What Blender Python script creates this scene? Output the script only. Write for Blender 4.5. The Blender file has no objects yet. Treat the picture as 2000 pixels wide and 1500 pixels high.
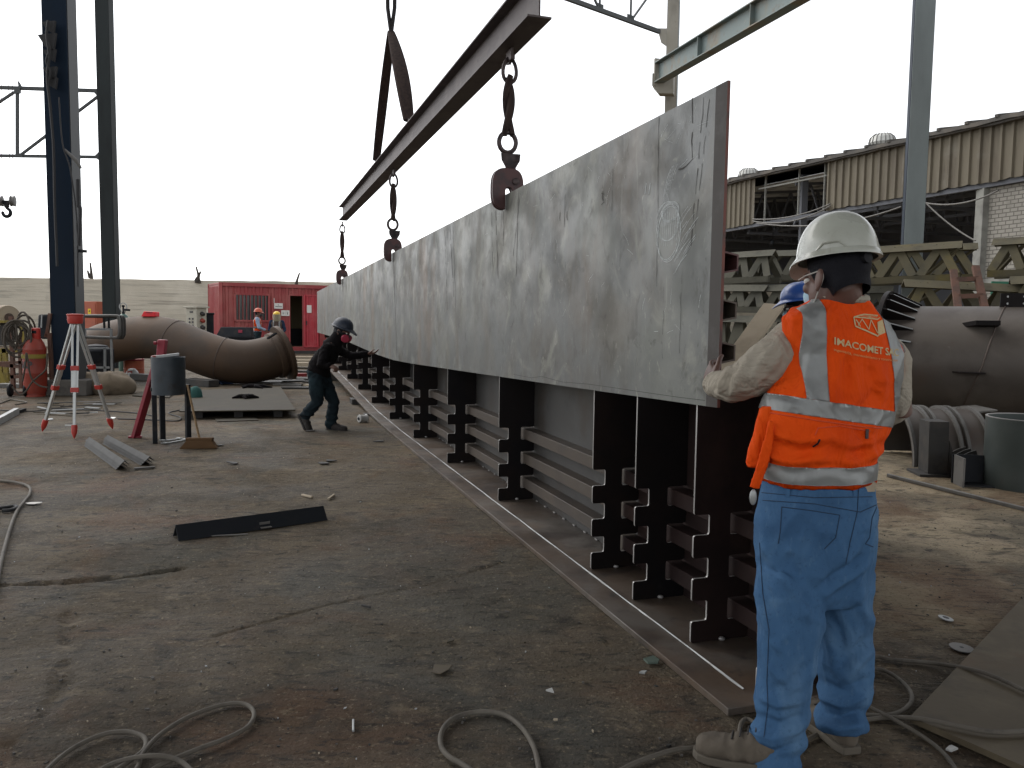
import bpy, bmesh, math, random
import numpy as np
from mathutils import Vector, Matrix, noise
from mathutils.bvhtree import BVHTree
random.seed(7)
V = Vector
SC = bpy.context.scene
COL = SC.collection

# ------------------------------------------------------------------ camera
CAM_F, CAM_HY, CAM_ROLL, CAM_H = 1600.0, 625.0, 0.013, 1.42
_p = math.atan((750 - CAM_HY) / CAM_F)
FWD = V((0, math.cos(_p), -math.sin(_p)))
_up = V((0, math.sin(_p), math.cos(_p)))
_r = V((1, 0, 0))
CR = _r * math.cos(CAM_ROLL) + _up * math.sin(CAM_ROLL)
CU = _up * math.cos(CAM_ROLL) - _r * math.sin(CAM_ROLL)
EYE = V((0, 0, CAM_H))
cam_data = bpy.data.cameras.new('camera')
cam = bpy.data.objects.new('camera', cam_data)
COL.objects.link(cam)
m3 = Matrix((CR, CU, -FWD)).transposed()
cam.matrix_world = Matrix.Translation(EYE) @ m3.to_4x4()
cam_data.sensor_width = 36
cam_data.lens = CAM_F / 2000 * 36
cam_data.clip_start = 0.05
cam_data.clip_end = 2000
SC.camera = cam

# ------------------------------------------------------------------ sky and sun (overcast)
SUN_EL, SUN_AZ = 48, -55          # degrees; azimuth measured from +Y towards +X
W = bpy.data.worlds.new('World')
SC.world = W
W.use_nodes = True
nt = W.node_tree
bg = nt.nodes['Background']
sky = nt.nodes.new('ShaderNodeTexSky')
sky.sky_type = 'NISHITA'
sky.sun_disc = False
sky.sun_elevation = math.radians(SUN_EL)
sky.sun_rotation = math.radians(SUN_AZ)
sky.dust_density = 1.0
sky.air_density = 1.0
hs = nt.nodes.new('ShaderNodeHueSaturation')
hs.inputs['Saturation'].default_value = 0.12
nt.links.new(sky.outputs[0], hs.inputs['Color'])
nt.links.new(hs.outputs[0], bg.inputs[0])
bg.inputs[1].default_value = 0.15
sl = bpy.data.lights.new('sun', 'SUN')
sl.energy = 0.65
sl.angle = math.radians(50)
sl.color = (1.0, 0.95, 0.88)
so = bpy.data.objects.new('sun', sl)
COL.objects.link(so)
_e, _a = math.radians(SUN_EL), math.radians(SUN_AZ)
sd = V((math.sin(_a) * math.cos(_e), math.cos(_a) * math.cos(_e), math.sin(_e)))
so.rotation_euler = sd.to_track_quat('Z', 'Y').to_euler()
SC.view_settings.view_transform = 'Standard'
SC.view_settings.look = 'None'
SC.view_settings.gamma = 1
SC.view_settings.exposure = 1.05

# ------------------------------------------------------------------ helpers
def ray(u, v):
    d = FWD * CAM_F + CR * (u - 1000) + CU * (750 - v)
    return d / d.y
def at(u, v, Y):
    return EYE + ray(u, v) * Y
def g(u, v, z=0.0):
    d = ray(u, v)
    return EYE + d * ((z - CAM_H) / d.z)
def proj(P):
    q = P - EYE; w = q.dot(FWD)
    return 1000 + CAM_F * q.dot(CR) / w, 750 - CAM_F * q.dot(CU) / w
def lerp(a, b, t):
    return a + (b - a) * t
def interp(x, pts):
    if x <= pts[0][0]: return pts[0][1]
    for (x0, y0), (x1, y1) in zip(pts, pts[1:]):
        if x <= x1: return y0 + (y1 - y0) * (x - x0) / (x1 - x0)
    return pts[-1][1]
def fbm(p, o=4):
    return noise.fractal(p, 1.0, 2.0, o)

# ---- materials
MATS = {}
def mat(name, base, rough=0.6, metal=0.0, layers=(), bump=(), rough_var=None, trans=0, coat=0, emit=None, alpha=1, spec=None):
    m = bpy.data.materials.new(name)
    MATS[name] = m
    m.use_nodes = True
    t = m.node_tree
    b = t.nodes['Principled BSDF']
    L = t.links.new
    tc = t.nodes.new('ShaderNodeTexCoord')
    def tex(l):
        mp = t.nodes.new('ShaderNodeMapping')
        mp.inputs['Scale'].default_value = l.get('st', (1, 1, 1))
        mp.inputs['Rotation'].default_value = l.get('rot', (0, 0, 0))
        mp.inputs['Location'].default_value = l.get('off', (len(layers) * 1.7, l['s'] * 0.37, 0.31))
        L(tc.outputs['Object'], mp.inputs[0])
        k = l.get('kind', 'noise')
        if k == 'noise':
            n = t.nodes.new('ShaderNodeTexNoise')
            n.inputs['Scale'].default_value = l['s']
            n.inputs['Detail'].default_value = l.get('det', 5)
            n.inputs['Roughness'].default_value = l.get('r', 0.6)
            n.inputs['Distortion'].default_value = l.get('dist', 0)
            out = n.outputs[0]
        elif k == 'vor':
            n = t.nodes.new('ShaderNodeTexVoronoi')
            n.feature = l.get('feat', 'F1')
            n.inputs['Scale'].default_value = l['s']
            if l.get('warp'):
                w = t.nodes.new('ShaderNodeTexNoise'); w.inputs['Scale'].default_value = l['s'] * 1.7; w.inputs['Detail'].default_value = 4
                L(mp.outputs[0], w.inputs[0])
                vm = t.nodes.new('ShaderNodeVectorMath'); vm.operation = 'MULTIPLY_ADD'
                vm.inputs[1].default_value = (l['warp'],) * 3
                L(w.outputs['Color'], vm.inputs[0]); L(mp.outputs[0], vm.inputs[2])
                mp = vm
            out = n.outputs[0]
        elif k == 'wave':
            n = t.nodes.new('ShaderNodeTexWave')
            n.inputs['Scale'].default_value = l['s']
            n.inputs['Distortion'].default_value = l.get('dist', 0)
            n.inputs['Detail'].default_value = l.get('det', 2)
            n.bands_direction = l.get('dir', 'X')
            out = n.outputs[1]
        elif k == 'grad':       # one axis of the object's own coordinates
            s = t.nodes.new('ShaderNodeSeparateXYZ')
            L(mp.outputs[0], s.inputs[0])
            return s.outputs[l['axis']]
        elif k == 'brick':
            n = t.nodes.new('ShaderNodeTexBrick')
            n.inputs['Scale'].default_value = l['s']
            n.inputs['Color1'].default_value = (1, 1, 1, 1); n.inputs['Color2'].default_value = (0.75, 0.75, 0.75, 1)
            n.inputs['Mortar'].default_value = (0, 0, 0, 1)
            n.inputs['Mortar Size'].default_value = l.get('mortar', 0.02)
            out = n.outputs[0]
        L(mp.outputs[0], n.inputs['Vector'])
        return out
    def rng(sock, lo, hi, k=1.0):
        r = t.nodes.new('ShaderNodeMapRange')
        r.interpolation_type = 'SMOOTHSTEP' if lo < hi else 'LINEAR'
        L(sock, r.inputs[0])
        r.inputs[1].default_value = lo; r.inputs[2].default_value = hi
        r.inputs[3].default_value = 0; r.inputs[4].default_value = k
        return r.outputs[0]
    col = t.nodes.new('ShaderNodeRGB'); col.outputs[0].default_value = (*base, 1)
    cur = col.outputs[0]
    for l in layers:
        f = rng(tex(l), l['lo'], l['hi'], l.get('k', 1))
        if l.get('mask'):
            mk_ = rng(tex(l['mask']), l['mask']['lo'], l['mask']['hi'])
            mu = t.nodes.new('ShaderNodeMath'); mu.operation = 'MULTIPLY'
            L(f, mu.inputs[0]); L(mk_, mu.inputs[1]); f = mu.outputs[0]
        mx = t.nodes.new('ShaderNodeMix'); mx.data_type = 'RGBA'
        L(f, mx.inputs[0]); L(cur, mx.inputs[6]); mx.inputs[7].default_value = (*l['c'], 1)
        cur = mx.outputs[2]
    L(cur, b.inputs['Base Color'])
    b.inputs['Roughness'].default_value = rough
    b.inputs['Metallic'].default_value = metal
    if rough_var:
        r = rng(tex(rough_var), rough_var['lo'], rough_var['hi'])
        r.node.inputs[3].default_value = rough_var['a']; r.node.inputs[4].default_value = rough_var['b']
        L(r, b.inputs['Roughness'])
    if spec is not None: b.inputs['Specular IOR Level'].default_value = spec
    if coat: b.inputs['Coat Weight'].default_value = coat; b.inputs['Coat Roughness'].default_value = 0.15
    if trans: b.inputs['Transmission Weight'].default_value = trans
    if alpha < 1: b.inputs['Alpha'].default_value = alpha
    prev = None
    for l in bump:
        bp = t.nodes.new('ShaderNodeBump')
        bp.inputs['Strength'].default_value = l.get('k', 0.5)
        bp.inputs['Distance'].default_value = l.get('d', 0.005)
        s = tex(l)
        if 'lo' in l: s = rng(s, l['lo'], l['hi'])
        L(s, bp.inputs['Height'])
        if prev: L(prev, bp.inputs['Normal'])
        prev = bp.outputs[0]
    if prev: L(prev, b.inputs['Normal'])
    return m

def N(c, s, lo, hi, **k):
    return dict(c=c, s=s, lo=lo, hi=hi, **k)

# ---- mesh builder
class MB:
    def __init__(s):
        s.v = []; s.f = []; s.mi = []; s.cur = 0
    def add(s, verts, faces):
        o = len(s.v)
        s.v += [V(v) for v in verts]
        s.f += [tuple(i + o for i in f) for f in faces]
        s.mi += [s.cur] * len(faces)
        return s
    def hexa(s, a):              # 8 corners: bottom loop then top loop
        return s.add(a, [(3, 2, 1, 0), (4, 5, 6, 7), (0, 1, 5, 4), (1, 2, 6, 5), (2, 3, 7, 6), (3, 0, 4, 7)])
    def box(s, c, sx, sy, sz, rz=0, X=None, Y=None, Z=None):
        c = V(c)
        if X is None:
            X = V((math.cos(rz), math.sin(rz), 0)); Y = V((-math.sin(rz), math.cos(rz), 0)); Z = V((0, 0, 1))
        X, Y, Z = V(X) * sx / 2, V(Y) * sy / 2, V(Z) * sz / 2
        return s.hexa([c - X - Y - Z, c + X - Y - Z, c + X + Y - Z, c - X + Y - Z, c - X - Y + Z, c + X - Y + Z, c + X + Y + Z, c - X + Y + Z])
    def beam(s, a, b, w, h, up=(0, 0, 1)):
        a, b = V(a), V(b)
        d = (b - a); l = d.length; d.normalize()
        u = V(up)
        x = d.cross(u)
        if x.length < 1e-4: x = d.cross(V((1, 0, 0)))
        x.normalize(); u = x.cross(d)
        return s.box((a + b) / 2, l, w, h, X=d, Y=-x, Z=u)
    def frame(s, d):
        d = V(d).normalized()
        x = d.cross(V((0, 0, 1)))
        if x.length < 1e-3: x = V((1, 0, 0))
        x.normalize()
        return x, x.cross(d).normalized()
    def profile(s, a, b, poly, up=(0, 0, 1)):    # poly: 2D points (side, up) extruded from a to b
        a, b = V(a), V(b)
        d = (b - a).normalized(); x = d.cross(V(up)).normalized(); u = x.cross(d)
        n = len(poly)
        vs = [a + x * p[0] + u * p[1] for p in poly] + [b + x * p[0] + u * p[1] for p in poly]
        fs = [tuple(range(n - 1, -1, -1)), tuple(range(n, 2 * n))]
        fs += [(i, (i + 1) % n, n + (i + 1) % n, n + i) for i in range(n)]
        return s.add(vs, fs)
    def prism(s, pts, off):        # planar polygon pts (3D), thickness vector off
        n = len(pts); off = V(off)
        vs = [V(p) for p in pts] + [V(p) + off for p in pts]
        fs = [tuple(range(n - 1, -1, -1)), tuple(range(n, 2 * n))]
        fs += [(i, (i + 1) % n, n + (i + 1) % n, n + i) for i in range(n)]
        return s.add(vs, fs)
    def tube(s, pts, r, n=8, closed=False, caps=True, flat=1.0):
        pts = [V(p) for p in pts]
        m = len(pts)
        rs = r if isinstance(r, (list, tuple)) else [r] * m
        vs = []; x0 = None
        for i, p in enumerate(pts):
            if closed: d = pts[(i + 1) % m] - pts[i - 1]
            else: d = pts[min(i + 1, m - 1)] - pts[max(i - 1, 0)]
            if d.length < 1e-9: d = V((0, 0, 1))
            d.normalize()
            if x0 is None: x, y = s.frame(d)
            else:
                x = x0 - d * x0.dot(d)
                if x.length < 1e-6: x, y = s.frame(d)
                x.normalize(); y = x.cross(d)
            x0 = x
            for k in range(n):
                a = 2 * math.pi * k / n
                vs.append(p + (x * math.cos(a) + y * math.sin(a) * flat) * rs[i])
        fs = []
        for i in range(m if closed else m - 1):
            j = (i + 1) % m
            for k in range(n):
                q = (k + 1) % n
                fs.append((i * n + k, j * n + k, j * n + q, i * n + q))
        if not closed and caps:
            fs += [tuple(range(n)), tuple(range(m * n - 1, m * n - n - 1, -1))]
        return s.add(vs, fs)
    def lathe(s, prof, base, axis=(0, 0, 1), n=24, close=True, sx=1.0, sy=1.0, x=None):
        base = V(base); ax = V(axis).normalized()
        if x is None: x, y = s.frame(ax)
        else: x = V(x).normalized(); y = ax.cross(x)
        vs = []
        for r, h in prof:
            for k in range(n):
                a = 2 * math.pi * k / n
                vs.append(base + ax * h + (x * math.cos(a) * sx + y * math.sin(a) * sy) * r)
        fs = []
        m = len(prof)
        for i in range(m - 1):
            for k in range(n):
                q = (k + 1) % n
                fs.append((i * n + k, i * n + q, (i + 1) * n + q, (i + 1) * n + k))
        if close:
            fs += [tuple(range(n - 1, -1, -1)), tuple(range((m - 1) * n, m * n))]
        return s.add(vs, fs)
    def loft(s, rings, n=20, e=2.0):    # rings of (centre, half-width vector, half-depth vector)
        vs = []
        for c, a, b in rings:
            for k in range(n):
                t = 2 * math.pi * k / n
                ct, st = math.cos(t), math.sin(t)
                ct = math.copysign(abs(ct) ** (2 / e), ct); st = math.copysign(abs(st) ** (2 / e), st)
                vs.append(V(c) + V(a) * ct + V(b) * st)
        fs = []
        for i in range(len(rings) - 1):
            for k in range(n):
                q = (k + 1) % n
                fs.append((i * n + k, i * n + q, (i + 1) * n + q, (i + 1) * n + k))
        fs += [tuple(range(n - 1, -1, -1)), tuple(range((len(rings) - 1) * n, len(rings) * n))]
        return s.add(vs, fs)
    def limb(s, pts, rs, n=14):       # tapered limb with rounded ends
        pts = [V(p) for p in pts]
        d0 = (pts[0] - pts[1]).normalized(); d1 = (pts[-1] - pts[-2]).normalized()
        P = [pts[0] + d0 * rs[0] * 0.95, pts[0] + d0 * rs[0] * 0.7] + pts + [pts[-1] + d1 * rs[-1] * 0.7, pts[-1] + d1 * rs[-1] * 0.95]
        R = [rs[0] * 0.3, rs[0] * 0.72] + list(rs) + [rs[-1] * 0.72, rs[-1] * 0.3]
        return s.tube(P, R, n)
    def ball(s, c, rx, ry, rz, X=(1, 0, 0), Y=(0, 1, 0), Z=(0, 0, 1), n=16, m=10):
        c = V(c); X, Y, Z = V(X), V(Y), V(Z)
        vs = [c - Z * rz]
        for i in range(1, m):
            a = math.pi * i / m - math.pi / 2
            for k in range(n):
                b = 2 * math.pi * k / n
                vs.append(c + X * rx * math.cos(a) * math.cos(b) + Y * ry * math.cos(a) * math.sin(b) + Z * rz * math.sin(a))
        vs.append(c + Z * rz)
        fs = [(0, 1 + (k + 1) % n, 1 + k) for k in range(n)]
        for i in range(m - 2):
            for k in range(n):
                q = (k + 1) % n
                fs.append((1 + i * n + k, 1 + i * n + q, 1 + (i + 1) * n + q, 1 + (i + 1) * n + k))
        t = len(vs) - 1; o = 1 + (m - 2) * n
        fs += [(o + k, o + (k + 1) % n, t) for k in range(n)]
        return s.add(vs, fs)
    def mesh(s, name, org=V((0, 0, 0))):
        me = bpy.data.meshes.new(name)
        me.from_pydata([v - org for v in s.v], [], s.f)
        me.update()
        return me
    def build(s, name, mats, parent=None, loc=None, smooth=35, bevel=0, recalc=True):
        org = origin(parent) if parent else V(loc if loc is not None else (0, 0, 0))
        me = s.mesh(name, org)
        if recalc:
            bm = bmesh.new(); bm.from_mesh(me)
            bmesh.ops.recalc_face_normals(bm, faces=bm.faces); bm.to_mesh(me); bm.free()
        return finish(name, me, mats, parent, org, smooth, bevel, s.mi)

def origin(o):
    p = V((0, 0, 0))
    while o: p += V(o.location); o = o.parent
    return p
def finish(name, me, mats, parent, org, smooth=35, bevel=0, mi=None):
    if not isinstance(mats, (list, tuple)): mats = [mats]
    for m in mats: me.materials.append(MATS[m] if isinstance(m, str) else m)
    if mi and len(mi) == len(me.polygons) and any(mi): me.polygons.foreach_set('material_index', mi)
    if smooth:
        me.polygons.foreach_set('use_smooth', [True] * len(me.polygons))
        if smooth < 180: me.set_sharp_from_angle(angle=math.radians(smooth))
    o = bpy.data.objects.new(name, me)
    COL.objects.link(o)
    if parent: o.parent = parent
    else: o.location = org
    if bevel:
        b = o.modifiers.new('bevel', 'BEVEL'); b.width = bevel; b.segments = 2; b.limit_method = 'ANGLE'; b.angle_limit = math.radians(40)
    return o
def tag(o, label=None, cat=None, group=None, kind=None):
    if label: o['label'] = label
    if cat: o['category'] = cat; o['kind'] = 'thing'
    if group: o['group'] = group
    if kind: o['kind'] = kind
    return o
def thing(name, label, cat, loc, group=None):
    o = bpy.data.objects.new(name, None)
    COL.objects.link(o)
    o.location = V(loc); o.empty_display_size = 0.1
    return tag(o, label, cat, group, 'thing')
def copy_tree(o, parent=None):
    c = o.copy(); COL.objects.link(c)
    c.parent = parent
    for ch in list(o.children): copy_tree(ch, c)
    return c
def remesh(mb, voxel, smooth=4, fac=0.5):
    me = mb.mesh('tmp')
    bm = bmesh.new(); bm.from_mesh(me); bmesh.ops.recalc_face_normals(bm, faces=bm.faces); bm.to_mesh(me); bm.free()
    o = bpy.data.objects.new('tmp', me); COL.objects.link(o)
    r = o.modifiers.new('r', 'REMESH'); r.mode = 'VOXEL'; r.voxel_size = voxel
    if smooth:
        sm = o.modifiers.new('s', 'SMOOTH'); sm.iterations = smooth; sm.factor = fac
    dg = bpy.context.evaluated_depsgraph_get()
    out = bpy.data.meshes.new_from_object(o.evaluated_get(dg))
    bpy.data.objects.remove(o); bpy.data.meshes.remove(me)
    out.materials.clear()
    return out
def displace(me, fn):
    n = [v.normal.copy() for v in me.vertices]
    for i, v in enumerate(me.vertices):
        v.co = v.co + n[i] * fn(v.co, n[i])
    me.update()
def place(me, name, mats, parent, smooth=180):
    org = origin(parent)
    me.transform(Matrix.Translation(-org))
    return finish(name, me, mats, parent, org, smooth)
def catmull(pts, k=8, closed=False):
    P = [V(p) for p in pts]; out = []
    n = len(P)
    for i in range(n if closed else n - 1):
        if closed: a, b, c, d = P[i - 1], P[i], P[(i + 1) % n], P[(i + 2) % n]
        else: a, b, c, d = P[max(i - 1, 0)], P[i], P[i + 1], P[min(i + 2, n - 1)]
        for j in range(k):
            t = j / k
            out.append(0.5 * ((2 * b) + (c - a) * t + (2 * a - 5 * b + 4 * c - d) * t * t + (3 * b - a - 3 * c + d) * t ** 3))
    if not closed: out.append(P[-1])
    return out
def text_mesh(body, size=1.0, bold=0.0, align='CENTER'):
    cu = bpy.data.curves.new('t', 'FONT'); cu.body = body; cu.size = size; cu.offset = bold; cu.align_x = align; cu.align_y = 'CENTER'
    cu.resolution_u = 4
    o = bpy.data.objects.new('t', cu); COL.objects.link(o)
    dg = bpy.context.evaluated_depsgraph_get()
    me = bpy.data.meshes.new_from_object(o.evaluated_get(dg))
    bpy.data.objects.remove(o)
    vs = [v.co.copy() for v in me.vertices]; fs = [tuple(p.vertices) for p in me.polygons]
    bpy.data.meshes.remove(me)
    return vs, fs
def rot(v, axis, a):
    return Matrix.Rotation(a, 3, V(axis)) @ V(v)
# ------------------------------------------------------------------ materials
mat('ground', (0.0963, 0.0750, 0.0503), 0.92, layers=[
    dict(kind='grad', axis=0, s=1, c=(0.40, 0.325, 0.22), lo=1.4, hi=2.8, k=.8, off=(0, 0, 0)),  # tan earth towards the right, with the brighter light there painted in too
    N((0.0521, 0.0434, 0.0329), 0.55, .45, .62, det=9, dist=.8, k=.75),
    N((0.1458, 0.1115, 0.0699), 0.8, .48, .70, det=10, dist=.6, k=.8, off=(4, 9, 0)),
    N((0.1068, 0.0594, 0.0339), 0.75, .52, .68, det=10, dist=1.0, k=.75, off=(13, 2, 0)),
    N((0.1146, 0.0694, 0.0350), 1.7, .55, .70, det=10, dist=1.2, k=.6, off=(1, 17, 0)),
    N((0.0651, 0.0669, 0.0572), 0.5, .54, .66, det=9, dist=.5, k=.6, off=(31, 4, 0)),
    N((0.0338, 0.0285, 0.0222), 2.6, .55, .69, det=10, dist=1.4, k=.75, off=(3, 21, 0)),
    N((0.1823, 0.1437, 0.0954), 9, .53, .72, det=11, k=.6, st=(.85, 1.1, 1)),
    N((0.0222, 0.0192, 0.0154), 13, .54, .66, det=11, dist=.6, k=.8, st=(.58, 1.38, 1)),
    N((0.2278, 0.1858, 0.1250), 48, .56, .70, det=9, k=.65),
    N((0.0182, 0.0161, 0.0128), 60, .56, .68, det=8, k=.8),
    N((0.3384, 0.2850, 0.2119), 150, .69, .77, det=2, k=.8)],
    bump=[dict(s=3, d=.06, k=.5, det=8), dict(s=18, d=.03, k=.9, det=11, st=(.6, 1.35, 1)), dict(s=90, d=.010, k=1.0, det=7)],
    rough_var=dict(s=1.3, lo=.4, hi=.7, a=.7, b=.95), spec=.2)
steel_l = [
    N((0.1952, 0.2019, 0.1748), 0.5, .44, .66, det=10, dist=.4, k=.65),
    N((0.0937, 0.0793, 0.0593), 1.4, .46, .70, det=11, dist=.9, k=.65, off=(3, 5, 8)),
    N((0.2278, 0.2305, 0.1981), 2.6, .52, .70, det=12, dist=1.2, k=.7, off=(9, 1, 2)),
    N((0.0808, 0.0669, 0.0488), 1.2, .52, .68, det=10, k=.4, st=(2.6, 2.6, .3), off=(1, 15, 2)),
    N((0.1197, 0.0769, 0.0455), 0.7, .53, .69, det=10, k=.7, st=(1.5, 1.5, .45), off=(6, 3, 4)),
    N((0.0546, 0.0508, 0.0423), 9, .55, .70, det=10, dist=.8, k=.65, st=(1, 1, .7)),
    N((0.2604, 0.2627, 0.2246), 4.5, .60, .74, det=10, dist=.6, k=.35, st=(6, 6, .8), rot=(.6, .3, 0), off=(2, 2, 7)),
    N((0.0391, 0.0372, 0.0318), 36, .62, .72, det=8, k=.6, st=(1, 1, .5)),
    N((0.3255, 0.3247, 0.2775), 15, .60, .76, det=11, dist=1.6, k=.6, st=(1, 1, .7), off=(2, 2, 7))]
mat('plate_steel', (0.108, 0.113, 0.111), 0.55, .2, layers=steel_l, bump=[dict(s=40, d=.0015, k=.3, det=6)],
    rough_var=dict(s=3, lo=.35, hi=.7, a=.42, b=.7))
mat('plate_margin', (0.0420, 0.0347, 0.0308), 0.7, .1, layers=[N((0.0784, 0.0728, 0.0672), 6, .5, .75, det=9, k=.7), N((0.0280, 0.0168, 0.0140), 3, .5, .7, det=9, k=.7)])
mat('cut_edge', (0.14, 0.045, 0.033), 0.6, .1, layers=[N((0.07, 0.04, 0.035), 8, .45, .65)])
mat('dark_streak', (0.035, 0.030, 0.027), 0.8)
mat('chalk', (0.6000, 0.6300, 0.6300), 0.95, layers=[N((0.4050, 0.4275, 0.4275), 60, .46, .56, det=4)])
mat('girder_steel', (0.0121, 0.0099, 0.0099), 0.5, .1, layers=[
    N((0.0198, 0.0132, 0.0110), 1.6, .46, .70, det=9, dist=.5, k=.8), N((0.0077, 0.0077, 0.0094), 2.2, .48, .7, det=9, k=.7, off=(3, 1, 2)),
    N((0.0248, 0.0231, 0.0220), 9, .6, .8, det=9, k=.4)], bump=[dict(s=50, d=.001, k=.3)], spec=0.12)
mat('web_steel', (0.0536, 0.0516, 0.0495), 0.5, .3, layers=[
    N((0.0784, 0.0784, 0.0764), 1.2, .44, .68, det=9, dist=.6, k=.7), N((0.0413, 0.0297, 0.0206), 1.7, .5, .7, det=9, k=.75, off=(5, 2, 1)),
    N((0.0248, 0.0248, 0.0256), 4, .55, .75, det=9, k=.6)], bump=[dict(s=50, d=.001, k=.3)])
mat('rib_steel', (0.0675, 0.0531, 0.0414), 0.55, .2, layers=[N((0.0450, 0.0369, 0.0315), 3, .45, .68, det=9, k=.8), N((0.0855, 0.0810, 0.0765), 7, .58, .78, det=8, k=.5)])
mat('flange_steel', (0.088, 0.064, 0.047), 0.5, .15, layers=[
    N((0.128, 0.118, 0.106), 1.1, .46, .66, det=9, dist=.6, k=.8), N((0.040, 0.031, 0.027), 2.2, .47, .66, det=10, dist=.6, k=.8, off=(4, 2, 0)),
    N((0.125, 0.078, 0.047), 1.6, .52, .72, det=8, k=.6, off=(7, 7, 0)), N((0.022, 0.020, 0.020), 9, .56, .72, det=9, k=.7), N((0.16, 0.15, 0.135), 24, .62, .76, det=8, k=.5)],
    bump=[dict(s=45, d=.001, k=.3)], rough_var=dict(s=2.5, lo=.4, hi=.7, a=.4, b=.7))
mat('ground_bright', (0.2100, 0.2170, 0.2170), 0.45, .6, layers=[N((0.1400, 0.1330, 0.1260), 12, .5, .66, det=6)])
mat('bright_edge', (0.34, 0.33, 0.32), 0.45, .5)
mat('rust_pipe', (0.0619, 0.0367, 0.0208), 0.68, 0.05, layers=[
    N((0.0874, 0.0486, 0.0241), 1.0, .46, .68, det=9, dist=.6, k=.7), N((0.0371, 0.0267, 0.0185), 1.5, .5, .7, det=9, k=.7, off=(2, 8, 1)),
    N((0.1075, 0.0829, 0.0555), 8, .62, .8, det=8, k=.35)], bump=[dict(s=14, d=.002, k=.2, det=6)])
mat('tank_steel', (0.0825, 0.0694, 0.0600), 0.5, .3, layers=[
    N((0.1172, 0.1013, 0.0873), 1.1, .46, .68, det=9, dist=.6, k=.8), N((0.0562, 0.0431, 0.0364), 1.8, .5, .7, det=9, k=.8, off=(2, 8, 1)),
    N((0.0938, 0.0544, 0.0364), 1.3, .55, .72, det=8, k=.5, off=(9, 4, 1)), N((0.1875, 0.1781, 0.1637), 16, .66, .8, det=8, k=.4)], bump=[dict(s=14, d=.002, k=.2, det=6)])
mat('weld', (0.075, 0.055, 0.045), 0.6, .3, bump=[dict(s=60, d=.003, k=.5)])
mat('beam_steel', (0.0785, 0.0633, 0.0633), 0.6, .2, layers=[N((0.1268, 0.1035, 0.1012), 3, .45, .7, det=9, k=.8), N((0.0423, 0.0345, 0.0368), 5, .52, .7, det=9, k=.7, st=(1, 1, 3))], bump=[dict(s=30, d=.002, k=.4)])
mat('sling', (0.050, 0.035, 0.031), 0.95, layers=[N((0.03, 0.022, 0.022), 6, .4, .65, det=6, st=(5, 5, 1))], bump=[dict(s=90, d=.002, k=.5)], spec=0.12)
mat('sling_dark', (0.035, 0.033, 0.036), 0.9, bump=[dict(s=90, d=.002, k=.5)])
mat('clamp_red', (0.07, 0.028, 0.028), 0.5, .2, layers=[N((0.035, 0.022, 0.024), 8, .45, .65, det=8, k=.9)], bump=[dict(s=30, d=.002, k=.4)])
mat('shackle', (0.065, 0.048, 0.048), 0.5, .5, layers=[N((0.03, 0.025, 0.026), 12, .45, .65)])
mat('column_blue', (0.0067, 0.0155, 0.0307), 0.6, .1, layers=[N((0.0092, 0.0163, 0.0281), 1.5, .4, .7, det=8, st=(1, 1, .3)), N((0.0130, 0.0180, 0.0229), 4, .6, .75, det=8, k=.5)], spec=0.12)
mat('column_edge', (0.0450, 0.0480, 0.0510), 0.6, .1)
mat('column_green', (0.0285, 0.0341, 0.0348), 0.6, .1, layers=[N((0.0208, 0.0231, 0.0237), 1.5, .4, .7, det=8, st=(1, 1, .3))], spec=0.12)
mat('column_grey', (0.17, 0.195, 0.195), 0.55, .1, layers=[N((0.13, 0.15, 0.15), 1.2, .45, .7, det=8, st=(1, 1, .3)), N((0.11, 0.09, 0.07), 5, .66, .78, det=8, k=.5)])
mat('crane_green', (0.16, 0.20, 0.195), 0.6, .1, layers=[N((0.20, 0.175, 0.13), 1.1, .46, .6, det=8, st=(1, 1, .6)), N((0.15, 0.085, 0.05), 3, .58, .72, det=9, k=.8), N((0.28, 0.27, 0.24), 8, .6, .75, det=8, k=.5)])
mat('column_buff', (0.30, 0.28, 0.235), 0.65, layers=[N((0.2, 0.185, 0.155), 2, .45, .7, det=8, st=(1, 1, .4)), N((0.16, 0.1, 0.065), 5, .62, .75, det=8, k=.6)])
mat('truss_paint', (0.05, 0.055, 0.056), 0.6, .1)
mat('bark', (0.05, 0.042, 0.035), 0.95, bump=[dict(s=60, d=.01, k=.8)])
mat('concrete_wall', (0.5156, 0.4688, 0.3829), 0.95, layers=[
    N((0.3125, 0.2891, 0.2422), 1.3, .48, .66, det=10, st=(.25, 1, 2.2), k=.8), N((0.6562, 0.6094, 0.5156), .5, .5, .72, det=8, k=.6, off=(8, 1, 3)),
    N((0.2344, 0.2110, 0.1750), 2.2, .56, .7, det=10, k=.7, st=(.15, 1, 5)), N((0.2031, 0.1875, 0.1562), .7, .58, .72, det=9, k=.5, off=(2, 8, 8))],
    bump=[dict(s=2.2, d=.05, k=.5, det=9, st=(.2, 1, 4)), dict(s=18, d=.015, k=.5)])
mat('concrete', (0.10, 0.092, 0.082), 0.95, layers=[N((0.06, 0.055, 0.05), 4, .45, .65, det=8)], bump=[dict(s=20, d=.01, k=.5)])
mat('container_red', (0.2904, 0.0365, 0.0389), 0.5, layers=[N((0.3549, 0.1052, 0.0912), .9, .48, .7, det=8, k=.7), N((0.1828, 0.0281, 0.0292), 2.5, .55, .7, det=9, k=.6, st=(1, 1, .3)), N((0.1290, 0.0561, 0.0365), 7, .64, .75, det=9, k=.7)])
mat('door_red', (0.42, 0.03, 0.045), 0.5, layers=[N((0.5, 0.12, 0.12), 2, .5, .7, det=8, k=.5)])
mat('container_inside', (0.16, 0.145, 0.085), 0.9)
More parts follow.
